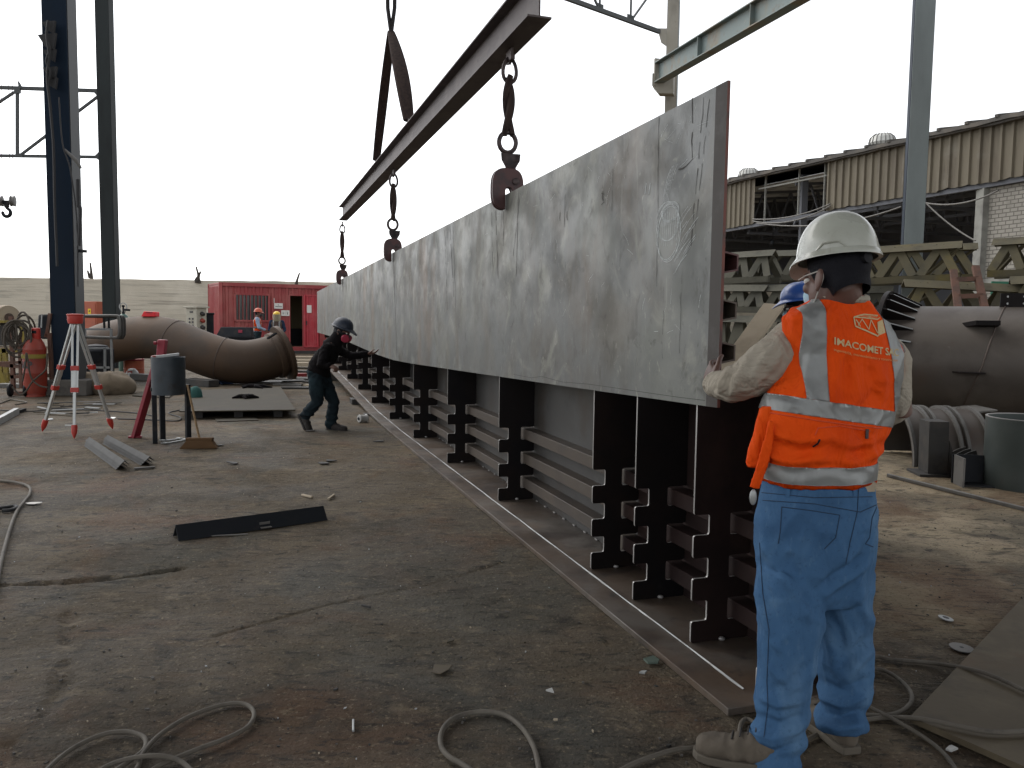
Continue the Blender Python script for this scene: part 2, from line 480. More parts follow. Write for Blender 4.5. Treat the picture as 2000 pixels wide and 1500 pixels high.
mat('window_dark', (0.035, 0.034, 0.034), 0.15, layers=[N((0.07, 0.062, 0.058), .8, .45, .6, det=3)])
mat('paper', (0.72, 0.70, 0.66), 0.9)
mat('ink', (0.06, 0.06, 0.065), 0.8)
mat('skin', (0.1360, 0.0723, 0.0527), 0.55, layers=[N((0.1020, 0.0493, 0.0382), 14, .45, .65, det=5, k=.6)], bump=[dict(s=180, d=.001, k=.25)])
mat('skin_light', (0.26, 0.14, 0.10), 0.55, layers=[N((0.22, 0.105, 0.08), 14, .45, .65, det=5, k=.6)], bump=[dict(s=200, d=.0012, k=.3)])
mat('hair', (0.008, 0.008, 0.011), 0.7, bump=[dict(s=220, d=.003, k=.8)], spec=0.12)
mat('helmet_white', (0.3570, 0.3665, 0.3210), 0.28, coat=.3, layers=[
    N((0.2805, 0.2805, 0.2362), 7, .48, .7, det=9, k=.7), N((0.4208, 0.4271, 0.3815), 5, .56, .74, det=9, dist=2, k=.6), N((0.1084, 0.0956, 0.0787), 40, .68, .76, det=5, k=.6), N((0.1913, 0.1785, 0.1453), 18, .62, .74, det=8, dist=3, k=.5)],
    rough_var=dict(s=8, lo=.35, hi=.7, a=.22, b=.42))
mat('helmet_navy', (0.010, 0.017, 0.034), 0.5)
mat('helmet_blue', (0.025, 0.085, 0.33), 0.35, coat=.3, layers=[N((0.05, 0.12, 0.38), 9, .5, .7, det=6)])
mat('helmet_orange', (0.50, 0.10, 0.05), 0.4, layers=[N((0.42, 0.07, 0.04), 9, .5, .7)])
mat('helmet_yellow', (0.70, 0.46, 0.03), 0.4)
mat('visor', (0.40, 0.36, 0.26), 0.15, trans=.35)
mat('strap_black', (0.012, 0.012, 0.014), 0.6, spec=0.12)
mat('galv_dull', (0.0403, 0.0403, 0.0398), 0.8, .0, layers=[N((0.0252, 0.0252, 0.0247), 5, .45, .7, det=8)])
mat('strap_white', (0.3500, 0.3360, 0.3080), 0.8)
mat('vest_orange', (0.6477, 0.0626, 0.0033), 0.82, layers=[
    N((0.5020, 0.0408, 0.0033), 5, .48, .68, det=8, k=.6), N((0.6963, 0.0926, 0.0083), 3, .52, .72, det=6, k=.5), N((0.2834, 0.0327, 0.0062), 11, .66, .8, det=8, k=.4)],
    bump=[dict(s=420, d=.0006, k=.5, det=1), dict(s=26, d=.008, k=.5, det=5), dict(s=7, d=.05, k=.6, det=3, dist=1.0, st=(1.3, 1.3, .6))], spec=0.12)
mat('vest_trim', (0.55, 0.06, 0.012), 0.8)
mat('reflective', (0.40, 0.415, 0.41), 0.42, .3, layers=[N((0.30, 0.305, 0.30), 9, .48, .7, det=8, k=.7), N((0.5, 0.5, 0.48), 4, .56, .74, k=.5)],
    bump=[dict(s=500, d=.0005, k=.5, det=1), dict(s=22, d=.004, k=.3, det=4)])
mat('print_cream', (0.47, 0.36, 0.19), 0.85, layers=[N((0.50, 0.17, 0.05), 90, .58, .66, det=4, k=.8)])
mat('print_faint', (0.58, 0.235, 0.075), 0.85)
mat('sweater', (0.3036, 0.2739, 0.2244), 0.95, layers=[N((0.2508, 0.2211, 0.1782), 5, .46, .68, det=8, k=.7), N((0.1980, 0.1716, 0.1386), 14, .64, .76, det=8, k=.5)],
    bump=[dict(s=380, d=.0008, k=.5, det=1), dict(s=20, d=.008, k=.5, det=5), dict(s=8, d=.05, k=.6, det=3, dist=1.0)], spec=0.12)
mat('denim', (0.046, 0.106, 0.205), 0.92, layers=[
    N((0.026, 0.064, 0.135), 2.0, .45, .65, det=3, dist=.5, k=.7), N((0.105, 0.190, 0.300), 2.6, .49, .70, det=4, dist=.7, k=.75, st=(1.1, 1, .75), off=(3, 1, 9)),
    N((0.075, 0.105, 0.145), 2.0, .56, .72, det=5, k=.35, off=(8, 5, 2)), N((0.10, 0.17, 0.26), 60, .56, .72, det=6, k=.3, st=(1, 1, .35)), N((0.02, 0.045, 0.09), 90, .55, .7, det=5, k=.35)],
    bump=[dict(s=600, d=.0008, k=.6, det=1), dict(s=26, d=.006, k=.35, det=5), dict(s=8, d=.035, k=.45, det=2, dist=1.0, st=(1.2, 1, .6))], spec=.12)
mat('denim_seam', (0.0140, 0.0340, 0.0720), 0.95)
mat('denim_dark', (0.0132, 0.0216, 0.0270), 0.92, layers=[N((0.0210, 0.0372, 0.0450), 4, .5, .7, det=8, k=.8), N((0.0084, 0.0096, 0.0120), 6, .5, .7, k=.6)], spec=0.12)
mat('cloth_black', (0.0080, 0.0070, 0.0080), 0.95, layers=[N((0.0150, 0.0110, 0.0110), 6, .5, .7, det=8, k=.8)], bump=[dict(s=30, d=.005, k=.5)], spec=0.12)
mat('cloth_navy', (0.02, 0.032, 0.06), 0.92, spec=0.12)
mat('cloth_brown', (0.075, 0.05, 0.04), 0.92, layers=[N((0.12, 0.085, 0.065), 8, .5, .7, k=.7)])
mat('shirt_blue', (0.26, 0.34, 0.45), 0.9)
mat('boot', (0.0845, 0.0683, 0.0507), 0.85, layers=[N((0.1170, 0.0975, 0.0748), 9, .48, .7, det=8, k=.8), N((0.0455, 0.0358, 0.0260), 16, .55, .72, det=8, k=.7)], bump=[dict(s=70, d=.003, k=.5, det=5)])
mat('boot_dark', (0.03, 0.026, 0.024), 0.85)
mat('sole', (0.085, 0.072, 0.055), 0.9)
mat('mask_pink', (0.36, 0.035, 0.07), 0.5)
mat('mask_dark', (0.03, 0.03, 0.035), 0.6)
mat('mask_blue', (0.35, 0.52, 0.62), 0.9)
mat('hose', (0.0900, 0.0778, 0.0619), 0.75, layers=[N((0.1368, 0.1224, 0.1008), 7, .5, .7, det=8, k=.7), N((0.0432, 0.0374, 0.0317), 12, .52, .7, det=8, k=.7)])
mat('cable_black', (0.02, 0.02, 0.022), 0.7)
mat('alu', (0.50, 0.51, 0.50), 0.4, .6, layers=[N((0.38, 0.38, 0.37), 5, .5, .7, k=.7)])
mat('tripod_red', (0.42, 0.035, 0.025), 0.45)
mat('bright_red', (0.75, 0.02, 0.03), 0.5)
mat('dark_red', (0.22, 0.012, 0.026), 0.5, layers=[N((0.14, 0.015, 0.022), 7, .5, .7)])
mat('drum_black', (0.032, 0.042, 0.052), 0.5, .3, layers=[N((0.055, 0.062, 0.07), 3, .48, .7, det=9, k=.7), N((0.03, 0.024, 0.02), 6, .55, .7, k=.6)])
mat('black_iron', (0.02, 0.022, 0.026), 0.6, .2, layers=[N((0.04, 0.036, 0.034), 6, .5, .7, det=8, k=.8)], spec=0.12)
mat('dark_iron', (0.038, 0.036, 0.034), 0.65, .2, layers=[N((0.065, 0.055, 0.046), 5, .48, .7, det=9, k=.8), N((0.02, 0.019, 0.019), 8, .5, .7, det=8, k=.6)], bump=[dict(s=40, d=.002, k=.4)])
mat('grey_iron', (0.135, 0.13, 0.122), 0.55, .3, layers=[N((0.08, 0.075, 0.07), 6, .46, .68, det=9, k=.8)], bump=[dict(s=40, d=.002, k=.4)])
mat('galv', (0.34, 0.35, 0.35), 0.45, .5, layers=[N((0.24, 0.25, 0.25), 4, .45, .7, det=8)])
mat('wood', (0.23, 0.15, 0.075), 0.8, layers=[N((0.15, 0.095, 0.05), 4, .45, .7, st=(1, 1, 8), det=8)])
mat('board_tan', (0.36, 0.30, 0.22), 0.85, layers=[N((0.28, 0.23, 0.165), 4, .45, .7, det=8)])
mat('bristle', (0.1120, 0.0595, 0.0245), 0.95, bump=[dict(s=160, d=.01, k=1)])
mat('cyl_orange', (0.2480, 0.0298, 0.0136), 0.5, layers=[N((0.1860, 0.0310, 0.0186), 3, .48, .7, det=8, k=.8), N((0.1054, 0.0372, 0.0248), 7, .6, .75, det=9, k=.7)])
mat('cyl_green', (0.075, 0.14, 0.115), 0.4)
mat('cabinet_orange', (0.36, 0.085, 0.04), 0.6, layers=[N((0.28, 0.075, 0.04), 3, .5, .7)])
mat('cabinet_beige', (0.40, 0.38, 0.31), 0.6, layers=[N((0.3, 0.28, 0.23), 4, .5, .7)])
mat('label_yellow', (0.72, 0.52, 0.02), 0.7)
mat('yellow_paint', (0.2160, 0.1620, 0.0180), 0.6, layers=[N((0.1200, 0.0840, 0.0300), 5, .5, .7, det=8)])
mat('tarp', (0.19, 0.15, 0.105), 0.9, layers=[N((0.10, 0.08, 0.058), 4, .45, .68, det=9, k=.8)], bump=[dict(s=12, d=.02, k=.6)])
mat('white_plastic', (0.3960, 0.3960, 0.3840), 0.4)
mat('green_bag', (0.018, 0.085, 0.075), 0.8)
mat('sheet_steel', (0.0294, 0.0222, 0.0106), 0.85, 0, layers=[N((0.0421, 0.0321, 0.0153), 2.6, .47, .66, det=9, dist=.5, k=.8), N((0.0183, 0.0133, 0.0063), 4, .52, .72, det=9, k=.7), N((0.0257, 0.0133, 0.0046), 1.5, .56, .72, det=9, k=.5)], bump=[dict(s=40, d=.001, k=.3)])
mat('sheet_brown', (0.0695, 0.0527, 0.0302), 0.75, .1, layers=[N((0.0992, 0.0776, 0.0459), 2.6, .46, .66, det=10, dist=1, k=.8), N((0.0411, 0.0311, 0.0194), 5, .52, .72, det=9, k=.7), N((0.0780, 0.0419, 0.0189), 2.5, .56, .72, det=9, k=.6)], bump=[dict(s=40, d=.002, k=.4)])
mat('stub_green', (0.058, 0.07, 0.066), 0.5, .3, layers=[N((0.08, 0.092, 0.088), 2, .46, .7, det=9, k=.8), N((0.06, 0.045, 0.035), 3, .56, .72, det=9, k=.7, st=(1, 1, .4))])
mat('lattice', (0.0843, 0.0723, 0.0406), 0.85, layers=[N((0.0531, 0.0478, 0.0312), 2.2, .44, .66, det=9, k=.85), N((0.1311, 0.1010, 0.0260), 1.4, .54, .70, det=9, k=.75, off=(4, 2, 7)), N((0.0437, 0.0306, 0.0198), 5, .58, .74, det=9, k=.7)], bump=[dict(s=12, d=.004, k=.4, det=7)])
mat('lattice_grey', (0.0776, 0.0739, 0.0546), 0.85, layers=[N((0.0458, 0.0451, 0.0345), 2.2, .44, .66, det=9, k=.85), N((0.1219, 0.1026, 0.0632), 1.4, .54, .70, det=9, k=.6), N((0.0517, 0.0342, 0.0219), 5, .6, .74, det=9, k=.6)], bump=[dict(s=12, d=.004, k=.4, det=7)])
mat('lattice_yellow', (0.2400, 0.1800, 0.0320), 0.8, layers=[N((0.1200, 0.1000, 0.0480), 4, .46, .68, det=9, k=.85)], bump=[dict(s=12, d=.004, k=.4, det=7)])
mat('ladder_rust', (0.13, 0.065, 0.045), 0.8, layers=[N((0.085, 0.05, 0.038), 5, .45, .66, det=9)])
mat('cladding', (0.1295, 0.1105, 0.0773), 0.75, layers=[N((0.0893, 0.0729, 0.0516), 1.2, .46, .68, det=9, st=(2, 2, .3), k=.8), N((0.0603, 0.0464, 0.0328), 2.6, .55, .72, det=9, st=(3, 3, .25), k=.75), N((0.1652, 0.1503, 0.1219), 1.1, .56, .74, det=8, k=.6, off=(5, 9, 2))])
mat('roof_dark', (0.075, 0.07, 0.064), 0.9, layers=[N((0.12, 0.105, 0.088), 2, .45, .7, det=8)])
mat('roof_under', (0.6, 0.61, 0.61), 0.8, layers=[N((0.1, 0.1, 0.1), 1.2, .45, .7, det=8)])
mat('shed_dark', (0.10, 0.105, 0.12), 0.8)
mat('shed_truss', (0.09, 0.095, 0.11), 0.7)
mat('shed_post', (0.22, 0.22, 0.20), 0.8, layers=[N((0.13, 0.125, 0.115), 2, .45, .7, det=8)])
mat('brick_white', (0.1100, 0.1018, 0.0880), 0.9, layers=[
    dict(c=(0.27, 0.255, 0.225), s=1.0, lo=.25, hi=.9, kind='brick', mortar=.028, rot=(0, -math.pi / 2, -math.pi / 2), off=(0, 0, 0), st=(2.6, 2.6, 2.6)),
    N((0.1815, 0.1705, 0.1485), 3, .5, .7, det=9, k=.6)],
    bump=[dict(s=1.0, kind='brick', mortar=.03, rot=(0, -math.pi / 2, -math.pi / 2), off=(0, 0, 0), st=(2.6, 2.6, 2.6), d=.02, k=.7), dict(s=20, d=.01, k=.5)])
mat('vent_white', (0.5, 0.5, 0.47), 0.5, .2)
mat('sign_green', (0.02, 0.17, 0.10), 0.6)
mat('roof_sheet', (0.12, 0.12, 0.12), 0.8)
mat('glass_green', (0.10, 0.13, 0.11), 0.25)
mat('tape_white', (0.62, 0.60, 0.56), 0.7)
mat('rope', (0.0605, 0.0495, 0.0385), 0.9)

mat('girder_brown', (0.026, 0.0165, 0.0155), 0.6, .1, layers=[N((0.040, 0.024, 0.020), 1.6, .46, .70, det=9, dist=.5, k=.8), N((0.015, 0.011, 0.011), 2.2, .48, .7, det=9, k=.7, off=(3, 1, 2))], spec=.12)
mat('skin_dark', (0.105, 0.055, 0.042), 0.55, layers=[N((0.075, 0.038, 0.03), 14, .45, .65, det=5, k=.6), N((0.13, 0.07, 0.054), 6, .5, .7, det=5, k=.6)], bump=[dict(s=180, d=.001, k=.25)])
# ------------------------------------------------------------------ ground: one sheet to the horizon, fine near the camera
def axis_steps(lo, hi, fine_lo, fine_hi, step):
    xs = list(np.arange(fine_lo, fine_hi + 1e-6, step))
    d = step
    x = fine_hi
    while x < hi:
        d *= 1.25; x = min(x + d, hi); xs.append(x)
    d = step; x = fine_lo; left = []
    while x > lo:
        d *= 1.25; x = max(x - d, lo); left.append(x)
    return left[::-1] + xs
gx = axis_steps(-600, 600, -4.2, 3.8, 0.022)
gy = axis_steps(-60, 900, 1.6, 8.6, 0.022)
gv = []
nx, ny = len(gx), len(gy)
CRACK = [g(0, 1142), g(120, 1137), g(230, 1128), g(350, 1110)]
CRACK2 = [g(20, 1450), g(90, 1395), g(125, 1330), g(135, 1190)]
JOINT = [g(980, 1098), g(840, 1140), g(640, 1180), g(420, 1240)]
def seg_dist(x, y, P):
    best = 9
    for a, b in zip(P, P[1:]):
        ax, ay, bx, by = a.x, a.y, b.x, b.y
        t = max(0, min(1, ((x - ax) * (bx - ax) + (y - ay) * (by - ay)) / ((bx - ax) ** 2 + (by - ay) ** 2)))
        best = min(best, math.hypot(x - ax - t * (bx - ax), y - ay - t * (by - ay)))
    return best
for y in gy:
    fy = 1.0 if 1.6 <= y <= 8.6 else 0.0
    for x in gx:
        z = 0.0
        if fy and -4.2 <= x <= 3.8:
            p = V((x, y, 0))
            z = -0.004 + 0.006 * noise.noise(p * 2.1) + 0.0035 * noise.noise(V((x * 9, y * 13, 3)))
            q = noise.noise(V((x * 26, y * 40, 9)))
            z += 0.003 * max(0, q - .1)
            wob = 0.05 * noise.noise(V((x * 4, y * 4, 1))) + .02 * noise.noise(V((x * 14, y * 14, 5)))
            for P, w, dep in ((CRACK, .035, .028), (CRACK2, .03, .012), (JOINT, .012, .008)):
                if min(a.x for a in P) - .3 < x < max(a.x for a in P) + .3 and min(a.y for a in P) - .3 < y < max(a.y for a in P) + .3:
                    dd = abs(seg_dist(x, y, P) + wob * (1 if P is not JOINT else .3))
                    if dd < w: z -= dep * (1 - (dd / w) ** 2)
            z = min(z, 0.004)
        gv.append((x, y, z))
gf = [(j * nx + i, j * nx + i + 1, (j + 1) * nx + i + 1, (j + 1) * nx + i) for j in range(ny - 1) for i in range(nx - 1)]
gme = bpy.data.meshes.new('ground'); gme.from_pydata(gv, [], gf); gme.update()
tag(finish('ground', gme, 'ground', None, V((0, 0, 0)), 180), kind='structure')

# ------------------------------------------------------------------ unseen roof, added above and behind the view to shade the foreground
m = MB()
m.box((0.5, 1.75, 8.6), 22, 15.5, 0.08)
rt = thing('shade_roof', 'unseen dark sheet roof added above and behind the viewpoint to shade the near bay', 'roof', (0.5, 1.75, 8.6))
m.build('roof_sheet', 'roof_sheet', rt)
for x in (-10, -3, 4, 11):
    q = MB(); q.beam((x, -5.9, 8.35), (x, 9.4, 8.35), .2, .35); q.build('rafter', 'truss_paint', rt)

# ------------------------------------------------------------------ girder frame: s along, t across, z up
GD = V((-0.3048, 0.9524, 0)); GN = V((0.9524, 0.3048, 0)); GO = V((0.945, 2.91, 0))
ZU = V((0, 0, 1))
def GP(s, t, z=0.0):
    return GO + GD * s + GN * t + ZU * z
def gz(s):           # top of the bottom flange along the girder
    return interp(s, [(0, 0.028), (7.6, 0.028), (9.5, 0.055), (16.5, 0.33), (21, 0.36)])
S_END = 20.6
SS = [0.0, 2, 4, 6, 7.6, 8.5, 9.5, 11, 13, 15, 16.5, 18.5, S_END]
gird = thing('box_girder', 'long open steel box girder lying on the ground with notched plates and ribs', 'girder', GP(0, 0))
def sweep(mb, t0, t1, zlo, zhi, s_list=SS):
    for a, b in zip(s_list, s_list[1:]):
        mb.hexa([GP(a, t0, gz(a) + zlo), GP(a, t1, gz(a) + zlo), GP(b, t1, gz(b) + zlo), GP(b, t0, gz(b) + zlo),
                 GP(a, t0, gz(a) + zhi), GP(a, t1, gz(a) + zhi), GP(b, t1, gz(b) + zhi), GP(b, t0, gz(b) + zhi)])
def strip(mb, t0, t1, zlo, zhi, s_list=SS):    # one closed swept bar
    n = len(s_list); vs = []
    for s in s_list:
        vs += [GP(s, t0, gz(s) + zlo), GP(s, t1, gz(s) + zlo), GP(s, t1, gz(s) + zhi), GP(s, t0, gz(s) + zhi)]
    fs = [(0, 1, 2, 3), tuple(range(4 * n - 1, 4 * n - 5, -1))]
    for i in range(n - 1):
        for k in range(4):
            q = (k + 1) % 4
            fs.append((i * 4 + k, (i + 1) * 4 + k, (i + 1) * 4 + q, i * 4 + q))
    mb.add(vs, fs)
m = MB(); strip(m, -0.155, 0.50, -0.028, 0.0); m.build('bottom_flange', 'flange_steel', gird, bevel=.002)
# ground-bright weld line on the flange where the hoisted plate will stand
m = MB()
sl_ = list(np.arange(0.12, 17, 0.045))
vs = []; fs = []
for i, s in enumerate(sl_):
    w = max(.0006, 0.002 + 0.008 * noise.noise(V((s * 2.3, 0, 0))) + .004 * noise.noise(V((s * 13, 1, 0))))
    if 2.6 < s < 5 : w += .007 * abs(noise.noise(V((s * 7, 4, 0))))
    o = .003 * noise.noise(V((s * 3, 8, 0)))
    z = gz(s)
    vs += [GP(s, -.012 + o - w, z + .0015), GP(s, -.010 + o, z + .006), GP(s, -.008 + o + w * .6, z + .0015)]
for i in range(len(sl_) - 1):
    for k in range(2): fs.append((i * 3 + k, i * 3 + k + 1, i * 3 + k + 4, i * 3 + k + 3))
m.add(vs, fs); m.build('weld_bead', 'ground_bright', gird, recalc=False)
WEB_T, WEB_H = 0.308, 1.16
m = MB(); strip(m, WEB_T, WEB_T + .014, 0.001, WEB_H, [1.675] + SS[1:]); m.build('web', 'web_steel', gird)
m = MB(); strip(m, WEB_T, WEB_T + .014, 0.001, WEB_H, [0.0, .8, 1.672]); m.build('web', 'girder_brown', gird)  # shade of the narrow near bays painted in with a darker steel
NOTCH = [(0.095, 0.185), (0.285, 0.375), (0.475, 0.565)]
RIB_Z = [0.10, 0.29, 0.48]
for zr in RIB_Z:
    m = MB()
    # hollow-looking rib: a flat box welded to the web
    strip(m, WEB_T - .092, WEB_T - .001, zr, zr + .078, [1.675] + SS[1:])
    m.build('rib', 'rib_steel', gird, bevel=.003)
    m = MB(); strip(m, WEB_T - .092, WEB_T - .001, zr, zr + .078, [0.0, .8, 1.672]); m.build('rib', 'girder_brown', gird, bevel=.003)  # near rib lengths darkened the same way, bay shade put into the colour
def fillet(pts, r=.012):
    out = []
    n = len(pts)
    for i in range(n):
        a, b, c = V((*pts[i - 1], 0)), V((*pts[i], 0)), V((*pts[(i + 1) % n], 0))
        u, w = (a - b), (c - b)
        rr = min(r, u.length * .4, w.length * .4)
        u.normalize(); w.normalize()
        for k in range(4):
            t = k / 3
            p = b + u * rr * (1 - t) ** 2 + w * rr * t ** 2
            out.append((p.x, p.y))
    return out
STIFF_S = [0.085, 0.575, 1.14, 1.67, 3.48, 5.2, 6.93, 8.66, 10.4, 12.1, 13.8, 15.5, 17.2, 18.9]
ND = 0.076
for s in STIFF_S:
    z0 = gz(s) + .001
    T0, T1 = 0.022, WEB_T - .002
    pts = [(T0, 0)]
    for a, b in NOTCH: pts += [(T0, a), (T0 + ND, a), (T0 + ND, b), (T0, b)]
    pts += [(T0, WEB_H - .02), (T1, WEB_H - .02)]
    for zr in reversed(RIB_Z):   # the ribs pass through cut-outs at the back edge
        pts += [(T1, zr + .088), (T1 - .106, zr + .088), (T1 - .106, zr - .010), (T1, zr - .010)]
    pts += [(T1, 0)]
    # de-sharpen only the notch corners
    P2 = fillet(pts, .012)
    m = MB()
    a = [GP(s, t, z0 + z) for t, z in P2]
    m.prism(a, GD * 0.011)
    # the cut (side) faces are bright from flame cutting
    nn = len(P2)
    m.mi = [0, 0] + [1] * nn
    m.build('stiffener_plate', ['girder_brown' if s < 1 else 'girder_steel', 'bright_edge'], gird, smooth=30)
m = MB()      # tack welds along the foot of the web
for s in np.arange(1.85, 7, .19):
    if random.random() < .75:
        c = GP(s, WEB_T - .008, gz(s) + .006); m = MB(); m.box(c, .035, .010, .008, X=GD, Y=GN, Z=ZU); m.build('tack_weld', 'bright_edge', gird)
for s in STIFF_S[1:8]:
    c = GP(s - .012, .17, gz(s) + .01); m = MB(); m.ball(c, .016, .012, .010, n=8, m=6); m.build('tack_weld', 'bright_edge', gird)
# blocks and roller under the raised part of the girder
def block(label, u, v, Y, sx, sy, sz, rz, mt='dark_iron'):
    P = at(u, v, Y); P.z = 0
    m = MB(); m.box(P + ZU * sz / 2, sx, sy, sz, rz); m.box(P + ZU * (sz + .012) , sx * .9, sy * .8, .02, rz + .05)
    return tag(m.build('support_block', mt, loc=P, bevel=.008), label, 'block', 'blocks under the girder')
for lab, s, sx, sz in (('dark steel block under the raised girder beside the crouching worker', 11.2, .34, None), ('small dark block under the girder next to the white roller', 9.55, .14, None), ('dark block under the far end of the box girder', 16.6, .4, None)):
    h = max(0.012, gz(s) - .028 - .003)
    P = GP(s, .1, 0)
    m = MB(); m.box(P + ZU * h / 2, .62, sx, h, X=GN, Y=GD, Z=ZU)
    tag(m.build('support_block', 'dark_iron', loc=P, bevel=.006), lab, 'block', 'blocks under the girder')
P = g(709, 825); m = MB()
ax = V((.75, .66, 0)).normalized()
m.lathe([(0.015, -.065), (.05, -.064), (.055, -.05), (.05, -.036), (.048, .036), (.055, .05), (.05, .064), (.015, .065)], P + ZU * .055, ax, 20)
rl = tag(m.build('roller', 'white_plastic', loc=P), 'small white roller on the floor under the girder edge', 'roller')
m = MB(); m.lathe([(.003, -.075), (.02, -.075), (.02, .075), (.003, .075)], P + ZU * .055, ax, 14); m.build('roller_axle', 'black_iron', rl)

# ------------------------------------------------------------------ the hoisted side plate
PS0, PS1 = 0.378, 20.9
def ptop(s): return lerp(2.36, 2.13, (s - PS0) / (PS1 - PS0))
PB = [(0.378, 1.08), (2.1, 1.03), (4.5, .965), (6.97, .90), (8.2, .878), (9.6, .885), (13.4, .965), (16, .985), (20.9, 1.005)]
def pbot(s): return interp(s, PB)
plate = thing('hoisted_plate', 'huge grey steel plate hanging on edge from three clamps, white chalk scribbles near its end', 'steel plate', GP(8, 0, 1.6))
PT = 0.013
sl_ = sorted(set(list(np.linspace(PS0, PS1, 42)) + [x[0] for x in PB] + [PS0 + .085]))
m = MB(); vs = []
rows = 10
for s in sl_:
    for k in range(rows + 1):
        z = lerp(pbot(s), ptop(s), k / rows)
        vs.append(GP(s, -PT / 2, z))
for s in sl_:
    for k in range(rows + 1):
        z = lerp(pbot(s), ptop(s), k / rows)
        vs.append(GP(s, PT / 2, z))
nS = len(sl_); R1 = rows + 1
fs = []; mi = []
for i in range(nS - 1):
    for k in range(rows):
        a = i * R1 + k
        fs.append((a, a + R1, a + R1 + 1, a + 1)); mi.append(1 if sl_[i + 1] <= PS0 + .086 else 0)
        b = a + nS * R1
        fs.append((b, b + 1, b + R1 + 1, b + R1)); mi.append(0)
    for k, fl in ((0, 0), (rows, 1)):
        a = i * R1 + k; b = a + nS * R1
        fs.append((a, b, b + R1, a + R1)); mi.append(2)
for i in (0, nS - 1):
    for k in range(rows):
        a = i * R1 + k; b = a + nS * R1
        fs.append((a, a + 1, b + 1, b)); mi.append(3)
m.add(vs, fs); m.mi = mi
# chalk marks, dark drips, seam lines: thin strokes lying on the face
def stroke(mi_, pts, w, lift=.0012):
    vs = []
    n = len(pts)
    for i, (s, z) in enumerate(pts):
        ds = pts[min(i + 1, n - 1)][0] - pts[max(i - 1, 0)][0]; dz = pts[min(i + 1, n - 1)][1] - pts[max(i - 1, 0)][1]
        l = math.hypot(ds, dz) or 1
        ww = w[i] if isinstance(w, (list, tuple)) else w
        ox, oz = -dz / l * ww / 2, ds / l * ww / 2
        vs += [GP(s + ox, -PT / 2 - lift, z + oz), GP(s - ox, -PT / 2 - lift, z - oz)]
    m.cur = mi_
    m.add(vs, [(2 * i, 2 * i + 1, 2 * i + 3, 2 * i + 2) for i in range(n - 1)])
def face_sz(u, v):     # photo pixel -> point on the plate face
    d = ray(u, v)
    k = (GO - EYE).dot(GN) / d.dot(GN)
    P = EYE + d * k - GO
    return P.dot(GD), P.z
rnd = random.Random(4)
def ell(cs, cz, rs, rz, tilt, a0=0, a1=6.283, k=40, w=.003):
    pts = []
    for i in range(k + 1):
        a = a0 + (a1 - a0) * i / k
        x, y = rs * math.cos(a), rz * math.sin(a)
        pts.append((cs + x * math.cos(tilt) - y * math.sin(tilt), cz + x * math.sin(tilt) + y * math.cos(tilt)))
    stroke(4, pts, [w * (.5 + .7 * abs(math.sin(3 * i + cs * 40))) for i in range(k + 1)], .0012 + rnd.random() * .0006)
es, ez = face_sz(1308, 455)
for i in range(4): ell(es + rnd.uniform(-.008, .008), ez + rnd.uniform(-.008, .008), .105, .122, .15, w=.0028)
for i in range(3): ell(es + .01 + rnd.uniform(-.008, .008), ez + .052, .098, .085, .3, w=.0024)
for i in range(3):
    ell(face_sz(1312, 414)[0], face_sz(1312, 414)[1], .07 + i * .005, .036 + i * .004, 0, w=.0024)
for i in range(10):    # shading lines
    a = es - .085 + i * .019
    h0 = rnd.uniform(.03, .10); h1 = rnd.uniform(.0, .05)
    stroke(4, [(a + .01 * t, ez + h0 - (h0 + h1 + .03) * t) for t in (0, .3, .6, 1)], .0018 + rnd.random() * .0015)
for i in range(5):
    ell(es - .04 - .012 * i, ez + .10, .10, .20, .1, -.4, 1.2, 14, .0022)
for i in range(16):
    a = es - .16 - rnd.uniform(0, .1); b = ez + rnd.uniform(-.12, .1)
    stroke(4, [(a, b), (a + .05, b - .03), (a + .1, b - .075)], .0014 + rnd.random() * .001)
for u in (1265, 1273):
    s, z = face_sz(u, 368); stroke(4, [(s, z + .024), (s + .012, z - .024)], .006)
for i in range(60):   # random scuffs
    s = PS0 + .1 + abs(rnd.gauss(0, 2.2)); z = rnd.uniform(pbot(s) + .25, ptop(s) - .05)
    if s > 12: continue
    a = rnd.uniform(0, 3.1); l = rnd.uniform(.02, .09)
    stroke(4, [(s, z), (s + l * .5 * math.cos(a) + rnd.uniform(-.01, .01), z + l * .5 * math.sin(a)), (s + l * math.cos(a), z + l * math.sin(a))], rnd.uniform(.0006, .0016))
def drip(u0, v0, u1, v1, w, breaks=.15, mi_=5, wob=.004):
    a, b = face_sz(u0, v0), face_sz(u1, v1)
    w *= 1.8
    n = max(5, int(abs(a[1] - b[1]) / .035)); seg = []
    for i in range(n + 1):
        t = i / n
        seg.append((lerp(a[0], b[0], t) + wob * rnd.uniform(-1, 1), lerp(a[1], b[1], t)))
        if rnd.random() < breaks and len(seg) > 2:
            stroke(mi_, seg, [w * rnd.uniform(.3, 1.1) for _ in seg]); seg = []
    if len(seg) > 2: stroke(mi_, seg, [w * rnd.uniform(.3, 1.1) for _ in seg])
